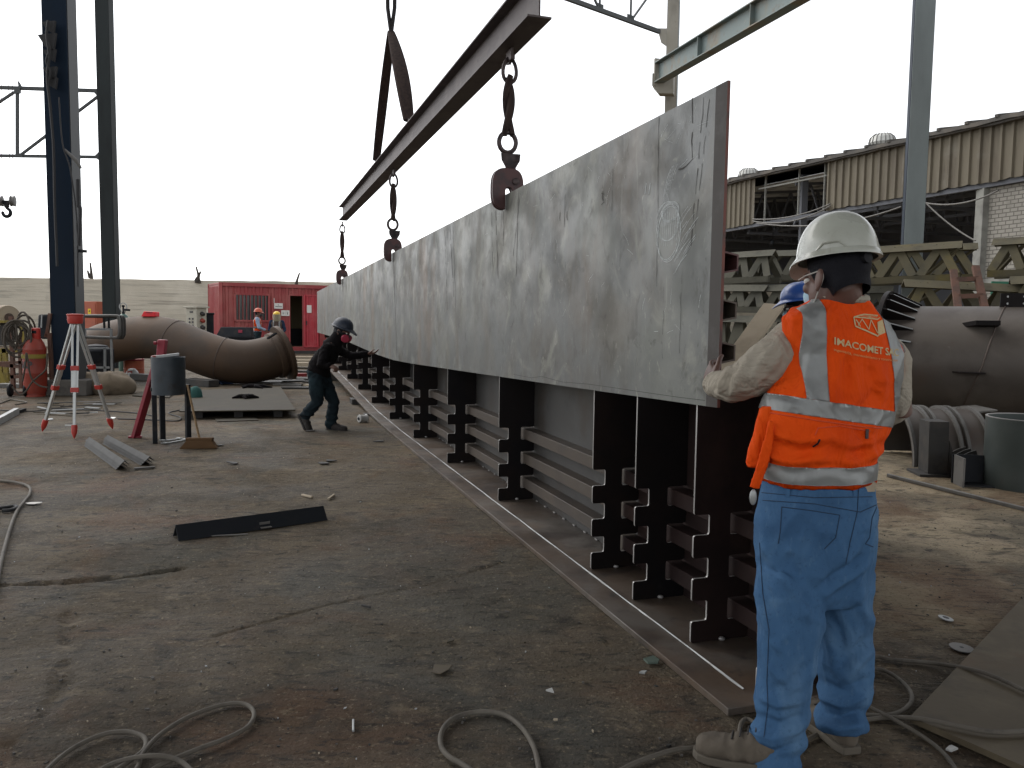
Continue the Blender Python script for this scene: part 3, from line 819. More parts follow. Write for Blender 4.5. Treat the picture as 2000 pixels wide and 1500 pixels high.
for a in ((1290, 222, 1285, 560, .0022, .02), (1378, 190, 1352, 480, .003, .5), (1388, 195, 1362, 440, .0025, .5), (1356, 190, 1354, 310, .004, .1),
          (1015, 372, 1010, 540, .006, .03), (1019, 372, 1004, 500, .004, .1), (970, 412, 975, 545, .006, .05), (962, 415, 964, 520, .004, .15), (985, 412, 985, 500, .004, .2),
          (880, 440, 888, 580, .008, .08), (886, 440, 892, 600, .006, .15), (870, 450, 876, 620, .006, .2), (769, 492, 776, 690, .016, .03), (640, 560, 642, 640, .014, .02),
          (910, 650, 914, 690, .005, .2), (1106, 380, 1104, 470, .003, .4), (1200, 330, 1196, 440, .002, .5), (1300, 560, 1296, 700, .0015, .3), (1335, 520, 1330, 690, .0015, .4)):
    drip(*a)
stroke(5, [face_sz(1328, 331), face_sz(1335, 330), face_sz(1343, 325), face_sz(1356, 310)], [.006, .008, .004, .003])
for u, v in ((1096, 425), (1110, 423), (1180, 385)):
    s, z = face_sz(u, v); stroke(5, [(s, z + .03), (s + .006, z), (s - .002, z - .02)], .007)
s, z = face_sz(1180, 388); stroke(5, [(s + .02, z + .03), (s - .02, z + .02), (s, z), (s - .02, z - .02), (s + .02, z - .03)], .004)
pts = [face_sz(u, v) for u, v in ((1005, 731), (1040, 738), (1060, 735), (1100, 746), (1150, 750), (1200, 757), (1260, 766), (1330, 776), (1380, 782))]
stroke(5, pts, .0022)
m.build('plate_body', ['plate_steel', 'plate_margin', 'bright_edge', 'cut_edge', 'chalk', 'dark_streak'], plate, smooth=0, recalc=False)
for z in (1.30, 1.47, 1.66):        # ribs welded on the hidden face, their ends show past the edge
    m = MB()
    poly = [(0, -.045), (.068, -.032), (.068, .032), (0, .045), (0, .038), (.061, .026), (.061, -.026), (0, -.038)]
    s0 = PS0 + .01
    vs = []
    for s in (s0, 16):
        vs += [GP(s, PT / 2 + .001 + x, z + y) for x, y in poly]
    k = len(poly)
    m.add(vs, [(0, 1, 6, 7), (1, 2, 5, 6), (2, 3, 4, 5), (k, k + 7, k + 6, k + 1), (k + 1, k + 6, k + 5, k + 2), (k + 2, k + 5, k + 4, k + 3)] + [(i, (i + 1) % k, k + (i + 1) % k, k + i) for i in range(k)])
    m.build('plate_rib', 'rib_steel' if z < 1.5 else 'clamp_red', plate)

# ------------------------------------------------------------------ spreader beam
BZ = 3.35        # underside
BS0, BS1 = 2.62, 14.3
def ibeam(w, h, tf, tw):
    return [(-w / 2, 0), (w / 2, 0), (w / 2, tf), (tw / 2, tf), (tw / 2, h - tf), (w / 2, h - tf), (w / 2, h), (-w / 2, h), (-w / 2, h - tf), (-tw / 2, h - tf), (-tw / 2, tf), (-w / 2, tf)]
spread = thing('spreader_beam', 'dark rusty I-shaped spreader beam hanging in the air above the plate', 'lifting beam', GP(8, 0, BZ))
m = MB(); m.profile(GP(BS0, 0, BZ), GP(BS1, 0, BZ), ibeam(.165, .27, .014, .011)); m.build('beam_body', 'beam_steel', spread, bevel=.002)
CL_S = [face_sz(990, 372)[0], face_sz(767, 490)[0], face_sz(668, 542)[0]]
for s in CL_S:
    m = MB(); c = GP(s, 0, BZ - .05)
    m.prism([c + GD * a + ZU * b for a, b in ((-.07, .048), (.07, .048), (.045, -.03), (.0, -.055), (-.045, -.03))], GN * .018)
    m.build('lifting_lug', 'beam_steel', spread)
def link(mb, c, rx, rz, r, X, Z=ZU, n=20, egg=0.0):
    mb.tube([V(c) + V(X) * rx * math.cos(a) * (1 - egg * math.sin(a)) + V(Z) * rz * math.sin(a) for a in [2 * math.pi * i / n for i in range(n)]], r, 8, closed=True)
def strap_and_clamp(s, k, lab_strap, lab_clamp, twist):
    top = BZ - .06; pt = ptop(s)
    body_top = pt + .17
    st = thing('lifting_strap', lab_strap, 'lifting strap', GP(s, 0, pt + .3), 'twisted straps between beam and clamps')
    # bow shackle at the lug
    m = MB(); link(m, GP(s, .01, top - .085), .05, .085, .014, GN, egg=.15); m.beam(GP(s - .075, .01, top - .01), GP(s + .075, .01, top - .01), .03, .03)
    sh = m.build('shackle', 'shackle', st)
    ring_z = body_top + .20
    a, b = top - .13, ring_z + .05
    for ph in (0, math.pi):
        m = MB(); P = []; R = []
        for i in range(19):
            t = i / 18
            z = lerp(a, b, t); sp = .036 * (1 - .45 * math.sin(math.pi * t)) + .004
            an = ph + twist * t
            P.append(GP(s + sp * math.cos(an), .006 + sp * math.sin(an) * .7, z)); R.append(.026 + .018 * math.sin(math.pi * min(1, .12 + t * .8)))
        m.tube(P, R, 8, flat=.62); m.build('webbing', 'sling', st)
    cl = thing('plate_clamp', lab_clamp, 'clamp', GP(s, 0, pt), 'lifting clamps biting the plate edge')
    m = MB(); link(m, GP(s, 0, ring_z), .064, .072, .017, GN); m.build('lifting_ring', 'shackle', cl)
    m = MB()
    c = GP(s, 0, body_top + .07)
    m.prism([c + GN * a_ + ZU * b_ - GD * .02 for a_, b_ in ((-.055, .05), (.055, .05), (.05, .0), (.02, -.05), (.02, -.08), (-.02, -.08), (-.02, -.05), (-.05, 0))], GN * .04)
    m.build('swivel', 'shackle', cl)
    # C-shaped jaws in the cross plane, the plate edge standing in their throat
    rw_, rh_, cy_ = .118, .150, .035
    out = []
    for i in range(33):
        an = math.radians(-78) + math.radians(336) * i / 32
        x, y = math.cos(an), math.sin(an)
        e = .66
        out.append((rw_ * math.copysign(abs(x) ** e, x), cy_ + rh_ * math.copysign(abs(y) ** e, y)))
    out = out[::-1]
    slot = [(-.020, out[0][1]), (-.020, .020), (-.012, .042), (.022, .042), (.030, .020), (.030, out[-1][1])]
    out2 = [q for q in out if not -.020 < q[0] < .030 or q[1] > .06] 
    slot = [(-.020, cy_ - rh_ + .004), (-.020, .025), (-.010, .046), (.020, .046), (.030, .025), (.030, cy_ - rh_ + .004)]
    lows = [q for q in out2 if True]
    # order: left side bottom -> up over the top -> right side bottom, then the slot back
    lows.sort(key=lambda q: math.atan2(q[0] - .005, q[1] - cy_))
    poly = lows + (slot[::-1] if lows[-1][0] > lows[0][0] else slot)
    for d0, th in ((-.034, .026), (.008, .026)):
        m = MB(); m.prism([GP(s + d0, x, pt + y) for x, y in poly], GD * th); m.build('jaw_plate', 'clamp_red', cl, bevel=.004)
    m = MB(); m.box(GP(s, .052, pt - .03), .04, .036, .07, X=GD, Y=GN, Z=ZU); m.build('cam_lock', 'shackle', cl)
    m = MB(); m.lathe([(.004, 0), (.024, 0), (.024, .012), (.012, .016)], GP(s - .034, .055, pt + .09), -GD, 14); m.build('pivot_bolt', 'shackle', cl)
strap_and_clamp(CL_S[0], 0, 'twisted dark strap at the near end of the spreader beam', 'largest clamp, nearest on the top edge of the plate', 5)
strap_and_clamp(CL_S[1], 1, 'twisted dark strap under the middle of the spreader beam', 'middle clamp on the plate, between the near and far ones', 4)
strap_and_clamp(CL_S[2], 2, 'short strap at the far end of the spreader beam', 'small far clamp on the plate above the crouching worker', 4.5)

# main sling up to the crane
sA, sB = face_sz(735, 333)[0], face_sz(798, 250)[0]
zT = BZ + .27
apex = GP((sA + sB) / 2 + .1, 0, 5.55)
apz = EYE + ray(764, 62) * apex.y
apex.z = apz.z; apex.x = apz.x
main = thing('crane_sling', 'broad dark brown sling straddling the spreader beam, rising out of the picture', 'sling', (apex.x, apex.y, zT))
for s, mt, wd in ((sA, 'sling', .022), (sB, 'sling', .058)):
    m = MB(); foot = GP(s, 0, zT + .10); n = 14; P = []; R = []
    for i in range(n + 1):
        t = i / n
        p = foot.lerp(apex, t) + GD * (.10 * math.sin(math.pi * t) * (-1 if s == sB else .2))
        P.append(p); R.append(.05 + wd * math.sin(math.pi * min(1, .08 + .92 * t)) ** .8 * .75)
    m.tube(P, R, 10, flat=.42); m.build('sling_leg', mt, main)
    m = MB(); link(m, GP(s, 0, zT + .035), .055, .075, .014, GD); m.build('shackle', 'shackle', main)
for du in (-7, 7):
    m = MB(); P = []
    for i in range(7):
        t = i / 6; q = at(764 + du * (1.0 - 1.0 * max(0, .35 - t) / .35), 66 - 150 * t, apex.y)
        P.append(q)
    m.tube(P, .044, 8, flat=.6); m.build('upper_strand', 'sling_dark', main)
# ------------------------------------------------------------------ columns and steel frames
def column(name, label, u, v0, Y, w, dpt, ztop, mt, edge, yaw=0.0, base=True):
    P = at(u, v0, Y); P.z = 0
    c = thing(name, label, 'column', P)
    X = V((math.cos(yaw), math.sin(yaw), 0)); Yv = V((-X.y, X.x, 0))
    m = MB()        # H-section: web box and two flanges
    m.box(P + ZU * ztop / 2, .03, dpt - .05, ztop, X=X, Y=Yv, Z=ZU)
    m.build('web', mt, c)
    for s in (-1, 1):
        m = MB(); m.box(P + Yv * s * (dpt / 2 - .0125) + ZU * ztop / 2, w, .025, ztop, X=X, Y=Yv, Z=ZU); m.build('flange', mt, c, bevel=.003)
    for s in (-1, 1):
        m = MB(); m.box(P + X * s * (w / 2 + .004) + ZU * ztop / 2, .008, dpt - .06, ztop, X=X, Y=Yv, Z=ZU); m.build('side_plate', edge, c)
    return c, P, X, Yv
colA, PA, XA, YA = column('steel_column', 'thick dark blue column with cables hanging down it, behind the survey tripod', 137, 760, 14.5, .40, .42, 10.5, 'column_blue', 'column_edge', .10)
m = MB(); m.box(PA + ZU * .14, .85, .7, .28, .1)
m.build('footing', 'concrete', colA, bevel=.02)
m = MB()
def bp(u, v, d=.36): return at(u, v, 14.5 - d)
P = [bp(u, v) for u, v in ((126, 292), (140, 305), (150, 315), (158, 328))]
m.tube(P, [.02, .03, .035, .02], 8); m.build('stub_bracket', 'grey_iron', colA)
m = MB(); m.beam(bp(152, 490), bp(169, 491), .04, .05); m.build('hanger_pin', 'black_iron', colA)
for pts, r in (([(94, 40), (91, 70), (96, 110), (92, 150), (97, 200), (101, 240), (105, 300), (107, 400), (112, 520)], .022), ([(91, 80), (97, 95), (90, 120), (98, 140), (94, 170), (100, 215)], .018),
               ([(115, 190), (122, 280), (137, 330), (150, 430), (152, 560)], .012), ([(152, 350), (153, 400), (157, 410), (154, 480)], .03)):
    m = MB(); m.tube(catmull([at(u, v, 14.1) for u, v in pts], 5), r, 6); m.build('cable', 'cable_black', colA)
m = MB()
for u, v, s in ((93, 50, .12), (89, 78, .17), (94, 105, .12), (95, 140, .13), (98, 160, .11)):
    c = at(u, v, 14.15); m.prism([c + V((-s * .8, 0, s * .5)), c + V((s, 0, s * .7)), c + V((s * .7, 0, -s)), c + V((-s * .1, 0, -s * .6))], (0, .06, 0))
m.build('cable_clip', 'cable_black', colA)
colB, PB_, XB, YB = column('steel_column', 'slimmer dark green column with a flat cap, standing behind the curved pipe', 219, 640, 22, .33, .36, 9.85, 'column_green', 'column_green', .05)
m = MB(); m.box(PB_ + ZU * 9.95, .84, .5, .18, .05); m.build('cap_plate', 'column_green', colB, bevel=.01)
colC, PC, XC, YC = column('steel_column', 'pale grey column rising behind the stacked trusses at the right', 1777, 560, 16, .34, .34, 11, 'column_grey', 'column_blue', -.28)
colD, PD, XD, YD = column('steel_column', 'thin buff column carrying the crane rail, behind the hoisted plate', 1301, 560, 20, .26, .28, 10.4, 'column_buff', 'column_grey', -.3)
# corbel
c = at(1295, 170, 19.6); m = MB()
m.prism([c + V((-.28, -.12, .28)), c + V((.22, -.12, .28)), c + V((.22, -.12, -.18)), c + V((-.12, -.12, -.18)), c + V((-.28, -.12, 0))], (.08, .26, 0)); m.build('corbel', 'column_buff', colD, bevel=.01)
# crane rail girder, parallel to the box girder
d0 = at(1287, 143, 19.5)
rail = thing('crane_rail', 'weathered green I-beam crane rail running from the buff column toward the right', 'crane beam', d0)
e0 = d0 + V((.3048, -.9524, 0)) * 13.5
m = MB(); m.profile(d0 - ZU * .22, e0 - ZU * .22, ibeam(.24, .46, .025, .018)); m.build('rail_body', 'crane_green', rail, bevel=.003)
for k in np.arange(1.9, 13, 1.9):
    for sd_ in (-1, 1):
        m = MB(); q = d0 + V((.3048, -.9524, 0)) * k
        m.box(q + GN * sd_ * .06 - ZU * .0 + ZU * .01, .1, .016, .4, X=GN, Y=GD, Z=ZU); m.build('stiffener', 'crane_green', rail)
m = MB(); m.box(d0 + GD * .02 + ZU * .02, .22, .05, .62, X=GN, Y=GD, Z=ZU); m.build('end_plate', 'column_buff', rail)
# roof truss reaching left from the buff column
t0 = at(1288, 62, 19.8); tD = V((-.77, -.64, 0)).normalized()
tr = thing('roof_truss', 'thin lattice roof truss meeting the buff column at the top of the picture', 'truss', t0)
m = MB(); m.beam(t0, t0 + tD * 8 + ZU * .02, .07, .09); m.build('lower_chord', 'truss_paint', tr)
m = MB(); m.beam(t0 + ZU * 1.15, t0 + tD * 8 + ZU * 1.3, .07, .09); m.build('upper_chord', 'truss_paint', tr)
k = .0; i = 0
while k < 7.5:
    m = MB(); a = t0 + tD * (k + .1); 
    m.beam(t0 + tD * (k + 1.0), t0 + tD * (k + 1.0) + ZU * 1.2, .045, .045); m.build('post', 'truss_paint', tr)
    m = MB(); m.beam(t0 + tD * (k + 1.0), t0 + tD * (k + 2.0) + ZU * 1.2, .04, .04) if i % 2 else m.beam(t0 + tD * (k + 1.0), t0 + tD * k + ZU * 1.2, .04, .04); m.build('diagonal', 'truss_paint', tr)
    m = MB(); m.box(t0 + tD * (k + 1.0) + ZU * .06, .22, .02, .16, X=tD, Y=V((tD.y, -tD.x, 0)), Z=ZU); m.build('gusset', 'truss_paint', tr)
    k += 1.0; i += 1
m = MB(); c = t0 + V((.05, 0, -.12)); m.prism([c + V((-.1, 0, .2)), c + V((.12, 0, .2)), c + V((.12, 0, -.2)), c + V((0, 0, -.12))], (0, .03, 0)); m.build('knee_plate', 'column_buff', tr)
# lattice brace at the left, fixed to the green column
Yb = 22
lb = thing('lattice_brace', 'dark horizontal lattice brace running left from the slim green column', 'truss', at(205, 240, Yb))
def lp(u, v, Y=Yb): return at(u, v, Y)
for a, b, r, nm in (((208, 178), (-90, 168), .085, 'upper_chord'), ((208, 307), (-90, 303), .075, 'lower_chord'), ((34, 175), (34, 303), .07, 'post'), ((40, 303), (192, 188), .06, 'diagonal'),
                    ((28, 180), (-60, 238), .06, 'diagonal'), ((-60, 238), (-90, 300), .06, 'diagonal')):
    m = MB(); m.beam(lp(*a), lp(*b), r, r); m.build(nm, 'truss_paint', lb)
for pts in (((180, 176), (203, 178), (206, 200), (196, 196)), ((183, 306), (203, 286), (208, 318), (200, 318)), ((27, 172), (39, 172), (39, 182), (27, 182)), ((30, 298), (43, 300), (45, 307), (30, 307)), ((34, 157), (38, 162), (43, 172), (36, 172)), ((191, 162), (194, 166), (199, 178), (193, 178))):
    m = MB(); m.prism([lp(u, v, Yb - .06) for u, v in pts], (0, .05, 0)); m.build('gusset', 'truss_paint', lb)
# crane hook block
Yh = 18
hk = thing('crane_hook', 'crane hook block hanging on thin ropes at the left edge', 'crane hook', at(13, 390, Yh))
for u0, u1 in ((-12, 0), (2, 3), (14, 20), (24, 25)):
    m = MB(); m.tube([at(u0, -40, Yh), at(u1, 385, Yh)], .006, 5); m.build('wire_rope', 'shackle', hk)
for u in (1, 25):
    m = MB(); m.lathe([(.02, -.05), (.09, -.05), (.12, -.04), (.10, 0), (.12, .04), (.09, .05), (.02, .05)], at(u, 393, Yh), (1, .25, 0), 18); m.build('sheave', 'grey_iron', hk)
m = MB(); c = at(13, 395, Yh); m.box(c, .2, .06, .08); m.box(c - ZU * .07, .09, .06, .08); m.build('crossbar', 'black_iron', hk, bevel=.01)
m = MB(); c = at(13, 416, Yh)
P = [c + V((.0, 0, .16)), c + V((0, 0, .11))] + [c + V((.085 * math.cos(a), 0, .085 * math.sin(a) + .01)) for a in np.linspace(1.3, -3.5, 16)]
m.tube(P, [.03, .03] + [lerp(.032, .04, math.sin(math.pi * i / 15)) for i in range(15)] + [.014], 8); m.build('hook', 'black_iron', hk)

# ------------------------------------------------------------------ far wall
wall = thing('boundary_wall', 'long weathered concrete wall across the background at the left', 'wall', (-14, 36, 0))
m = MB(); vs = []; n = 90; WX0, WX1 = -34, 13
tops = []
for i in range(n + 1):
    x = lerp(WX0, WX1, i / n); y = 36 + .35 * (x + 20) * .12
    zt = 2.99 + .03 * noise.noise(V((x * .8, 0, 0))) + .03 * noise.noise(V((x * 4, 0, 0)))
    tops.append((x, y, zt))
    vs += [(x, y, 0), (x, y, zt), (x, y + .25, zt), (x, y + .25, 0)]
m.add(vs, [(4 * i + k, 4 * (i + 1) + k, 4 * (i + 1) + (k + 1) % 4, 4 * i + (k + 1) % 4) for i in range(n) for k in range(4)] + [(0, 1, 2, 3), (4 * n + 3, 4 * n + 2, 4 * n + 1, 4 * n)])
m.build('wall_panel', 'concrete_wall', wall)
for u0, u1, h in ((384, 389, 28), (391, 382, 24), (176, 179, 26), (580, 586, 30)):
    pass
def snag(label, pts_list):
    P = at(*pts_list[0][0], 36.2)
    m = MB()
    for pts in pts_list: m.tube([at(u, v, 36.2) for u, v in pts], [.075, .05, .035][:len(pts)] if len(pts) < 4 else .05, 6)
    return tag(m.build('post_stump', 'bark', loc=P), label, 'post', 'broken posts on top of the wall')
snag('forked broken post on top of the wall left of the red container', [[(389, 553), (387, 535), (383, 521)], [(386, 550), (389, 537), (392, 530)], [(384, 552), (382, 546), (386, 540)]])
snag('leaning thin post sticking up behind the red container roof', [[(578, 558), (581, 545), (585, 533)]])
snag('short broken post on the wall between the two dark columns', [[(179, 545), (178, 528), (176, 513)], [(176, 543), (173, 535), (171, 528)]])

# ------------------------------------------------------------------ red container office
TH = math.radians(30)
cx = V((math.cos(TH), math.sin(TH), 0)); cn = V((math.sin(TH), -math.cos(TH), 0))    # along the front, outward normal
C0 = at(430, 640, 31); C0.z = .1
LEN, HT, WD = 6.06, 2.6, 2.44
cont = thing('container_office', 'red shipping container office with barred window and open door', 'container', C0)
def cp(a, z, o=0.0): return C0 + cx * a + ZU * z + cn * o
def on_front(u, v):       # pixel on the front plane -> (a, z)
    d = ray(u, v); k = (C0 - EYE).dot(cn) / d.dot(cn); P = EYE + d * k - C0
    return P.dot(cx), P.z
def corr(mb, a0, a1, z0, z1, pitch=.28, dep=.036, base=0.0, P=None):
    P = P or cp
    a = a0; pts = [(a0, -dep)]
    while a < a1:
        for f, o in ((.0, -dep), (.25, -dep), (.36, 0), (.64, 0), (.75, -dep)):
            x = a + f * pitch
            if a0 < x < a1: pts.append((x, o))
        a += pitch
    pts.append((a1, -dep))
    vs = []
    for x, o in pts: vs += [P(x, z0, o + base), P(x, z1, o + base)]
    mb.add(vs, [(2 * i, 2 * i + 2, 2 * i + 3, 2 * i + 1) for i in range(len(pts) - 1)])
w0, wz1 = on_front(459, 574); w1, wz0 = on_front(526, 627)
dA, dz1 = on_front(565, 576); dB, _ = on_front(592, 578); dC, _ = on_front(620, 580)
m = MB()
corr(m, .12, w0, .16, HT - .14); corr(m, w1, dA, .16, HT - .14); corr(m, dB, LEN - .12, .16, HT - .14)
corr(m, w0, w1, .16, wz0); corr(m, w0, w1, wz1, HT - .14); corr(m, dA, dB, dz1, HT - .14)
m.build('front_wall', 'container_red', cont, smooth=0, recalc=False)
m = MB(); corr(m, .1, WD - .1, .16, HT - .14, P=lambda a, z, o: C0 - cn * a + ZU * z - cx * (o - .0)); m.build('end_wall', 'container_red', cont, smooth=0, recalc=False)
m = MB(); 
m.hexa([cp(0, HT - .06, -WD), cp(LEN, HT - .06, -WD), cp(LEN, HT - .06, -.05), cp(0, HT - .06, -.05), cp(0, HT - .02, -WD), cp(LEN, HT - .02, -WD), cp(LEN, HT - .02, -.05), cp(0, HT - .02, -.05)])
m.build('roof', 'container_red', cont)
m = MB()
m.beam(cp(.1, HT - .07), cp(LEN, HT - .07), .07, .14); m.beam(cp(.1, .08), cp(LEN, .08), .07, .16)
for a, o in ((.06, -.03), (LEN - .06, -.03), (.06, -WD + .05)): m.beam(cp(a, 0, o), cp(a, HT, o), .12, .12)
m.beam(cp(.06, HT - .07, -.1), cp(.06, HT - .07, -WD + .1), .07, .14); m.beam(cp(.06, .08, -.1), cp(.06, .08, -WD + .1), .07, .16)
m.build('corner_frame', 'container_red', cont)
m = MB(); m.hexa([cp(.1, .15, -WD + .05), cp(LEN, .15, -WD + .05), cp(LEN, .15, -WD + .02), cp(.1, .15, -WD + .02), cp(.1, HT - .1, -WD + .05), cp(LEN, HT - .1, -WD + .05), cp(LEN, HT - .1, -WD + .02), cp(.1, HT - .1, -WD + .02)])
m.hexa([cp(.1, .12, -WD + .05), cp(LEN, .12, -WD + .05), cp(LEN, .12, -.08), cp(.1, .12, -.08), cp(.1, .15, -WD + .05), cp(LEN, .15, -WD + .05), cp(LEN, .15, -.08), cp(.1, .15, -.08)])
m.build('interior_lining', 'container_inside', cont)
m = MB(); m.box(cp((dA + dB) / 2 + .2, .5, -1.5), .9, .6, .7, TH); m.box(cp((dA + dB) / 2 - .3, .45, -1.1), .4, .4, .6, TH); m.build('desk', 'strap_black', cont)
win = MB()
for a, b in (((w0, wz0), (w1, wz0)), ((w0, wz1), (w1, wz1)), ((w0, wz0), (w0, wz1)), ((w1, wz0), (w1, wz1))): win.beam(cp(*a, .0), cp(*b, .0), .06, .07)
wf = win.build('window', 'container_red', cont)
m = MB(); m.hexa([cp(w0, wz0, -.07), cp(w1, wz0, -.07), cp(w1, wz0, -.06), cp(w0, wz0, -.06), cp(w0, wz1, -.07), cp(w1, wz1, -.07), cp(w1, wz1, -.06), cp(w0, wz1, -.06)]); m.build('pane', 'window_dark', wf)
for k in range(1, 9):
    a = lerp(w0, w1, k / 9); m = MB(); m.beam(cp(a, wz0, .01), cp(a, wz1, .01), .022, .022); m.build('bar', 'container_red', wf)
m = MB()
for a0, b0, a1, b1 in ((dA, .12, dA, dz1), (dB, .12, dB, dz1), (dA, dz1, dB, dz1)): m.beam(cp(a0, b0, .0), cp(a1, b1, .0), .06, .06)
m.build('door_frame', 'container_red', cont)
m = MB(); corr(m, dB + .02, dC, .14, dz1 - .02, .24, .03, .09); m.hexa([cp(dB + .02, .14, .05), cp(dC, .14, .05), cp(dC, .14, .04), cp(dB + .02, .14, .04), cp(dB + .02, dz1, .05), cp(dC, dz1, .05), cp(dC, dz1, .04), cp(dB + .02, dz1, .04)])
for zz in (.16, dz1): m.beam(cp(dB + .02, zz, .075), cp(dC, zz, .075), .06, .06)
for aa in (dB + .04, dC - .02): m.beam(cp(aa, .14, .075), cp(aa, dz1, .075), .06, .06)
dr = m.build('door', 'door_red', cont, smooth=0, recalc=False)
m = MB(); m.box(cp(dB + .1, 1.1, .11), .04, .05, .16, TH); m.build('handle', 'shackle', dr)
def sign(u0, v0, u1, v1, nm, marks, o=.035):
    a0, z1 = on_front(u0, v0); a1, z0 = on_front(u1, v1)
    m = MB(); m.hexa([cp(a0, z0, o - .01), cp(a1, z0, o - .01), cp(a1, z0, o), cp(a0, z0, o), cp(a0, z1, o - .01), cp(a1, z1, o - .01), cp(a1, z1, o), cp(a0, z1, o)])
    s_ = m.build(nm, 'paper', cont)
    m = MB()
    for x0, y0, x1, y1 in marks:
        q = [cp(lerp(a0, a1, x), lerp(z0, z1, y), o + .003) for x, y in ((x0, y0), (x1, y0), (x1, y1), (x0, y1))]
        m.prism(q, cn * .002)
    if marks: m.build('sign_print', 'ink', s_)
sign(535, 592, 552, 603, 'notice', [(.1, .3, .9, .36), (.1, .42, .9, .47), (.44, .62, .58, .68), (.4, .72, .5, .76)])
sign(549, 606, 565, 617, 'washroom_sign', [(.17, .25, .25, .62), (.185, .66, .235, .78), (.72, .25, .80, .62), (.735, .66, .785, .78), (.40, .2, .41, .85), (.5, .2, .51, .85), (.6, .2, .61, .85)])
sign(598, 596, 607, 611, 'door_notice', [], .10)
m = MB(); a, z = on_front(535, 585); m.beam(cp(a, z - .14, .03), cp(a, z + .05, .03), .02, .02); m.build('sign_hook', 'paper', cont)

# ------------------------------------------------------------------ open shed at the right
SD = V((-.322, .9467, 0)); SN = V((-.9467, -.322, 0))       # along the facade away from the camera, outward normal
F0 = at(2000, 345, 19.4)
S0 = V((F0.x, F0.y, 0))
def sp(k, z, o=0.0): return S0 + SD * k + ZU * z + SN * o
def on_shed(u, v, o=0.0):
    Q = S0 + SN * o; d = ray(u, v); k = (Q - EYE).dot(SN) / d.dot(SN); P = EYE + d * k
    return (P - Q).dot(SD), P.z
shed = thing('open_shed', 'old open-fronted shed with torn ribbed cladding hanging from its roof edge', 'shed', S0)
K1, zb1 = on_shed(1420, 447); _, zt1 = on_shed(1420, 355); zb0 = F0.z; zt0 = on_shed(2000, 222)[1]
def zb(k): return lerp(zb0, zb1, k / K1)
def zt(k): return lerp(zt0, zt1, k / K1)
def ribbed(mb, k0, k1, zlo, zhi, pitch=.30, rag=0.0):
    k = k0; vs = []; n = 0
    while k < k1:
        for f, o in ((0, 0), (.62, 0), (.7, .055), (.9, .055), (.98, 0)):
            x = min(k + f * pitch, k1)
            r = rag * (noise.noise(V((x * 2.2, 3, 0))) + .4 * noise.noise(V((x * 9, 1, 0))))
            vs += [sp(x, zlo(x) + r, o + .1), sp(x, zhi(x), o + .1)]; n += 1
        k += pitch
    mb.add(vs, [(2 * i, 2 * i + 2, 2 * i + 3, 2 * i + 1) for i in range(n - 1)])
kg0 = on_shed(1622, 350)[0]; kg1 = on_shed(1478, 400)[0]
for a, b in ((-9, kg0), (kg1, K1 + 6)):
    m = MB(); ribbed(m, a, b, zb, lambda x: zt(x) - .12, rag=.07); m.build('cladding', 'cladding', shed, smooth=0, recalc=False)
# roof
m = MB(); NR = 16; ks = np.linspace(-9, K1 + 6, 60)
vs = []
for k in ks:
    e = .03 * noise.noise(V((k * 1.3, 0, 0)))
    vs += [sp(k, zt(k) - .02 + e, .35), sp(k, zt(k) + 1.5 + e, -9), sp(k, zt(k) + 1.42 + e, -9), sp(k, zt(k) - .12 + e, .35)]
m.add(vs, [(4 * i + q, 4 * i + 4 + q, 4 * i + 4 + (q + 1) % 4, 4 * i + (q + 1) % 4) for i in range(len(ks) - 1) for q in range(4)])
rf = m.build('roof', 'roof_dark', shed, smooth=0)
m = MB()
for k in np.arange(-8, K1 + 6, .85):
    m.beam(sp(k, zt(k) + .0, .38), sp(k, zt(k) + .25, -1.2), .10, .07)
for k0_, k1_ in zip(ks, ks[1:]): m.beam(sp(k0_, zt(k0_) - .09 + .04 * noise.noise(V((k0_ * 2, 4, 0))), .22), sp(k1_, zt(k1_) - .09 + .04 * noise.noise(V((k1_ * 2, 4, 0))), .22), .12, .14)
m.build('roof_ridge_sheet', 'roof_dark', rf)
m = MB(); a = [sp(-9, zt(-9) - .35, -.2), sp(K1 + 6, zt(K1 + 6) - .35, -.2), sp(K1 + 6, zt(K1 + 6) + .5, -9), sp(-9, zt(-9) + .5, -9)]
m.prism(a, ZU * -.02); m.build('ceiling_sheet', 'roof_under', shed)
for u, v in ((1723, 284), (1462, 347)):
    k, z = on_shed(u, v, -2.2)
    m = MB(); c = sp(k, z - .12, -2.2)
    m.lathe([(.2, -.3), (.2, 0), (.33, .06), (.40, .2), (.36, .36), (.22, .47), (.02, .5)], c, ZU, 18)
    vt = m.build('roof_vent', 'vent_white', rf)
    m = MB()
    for i in range(18):
        an = 2 * math.pi * i / 18; q = V((math.cos(an), math.sin(an), 0))
        m.tube([c + q * .345 + ZU * .07, c + q * .41 + ZU * .2, c + q * .37 + ZU * .36, c + q * .23 + ZU * .475], .012, 5)
    m.build('vane', 'grey_iron', vt)
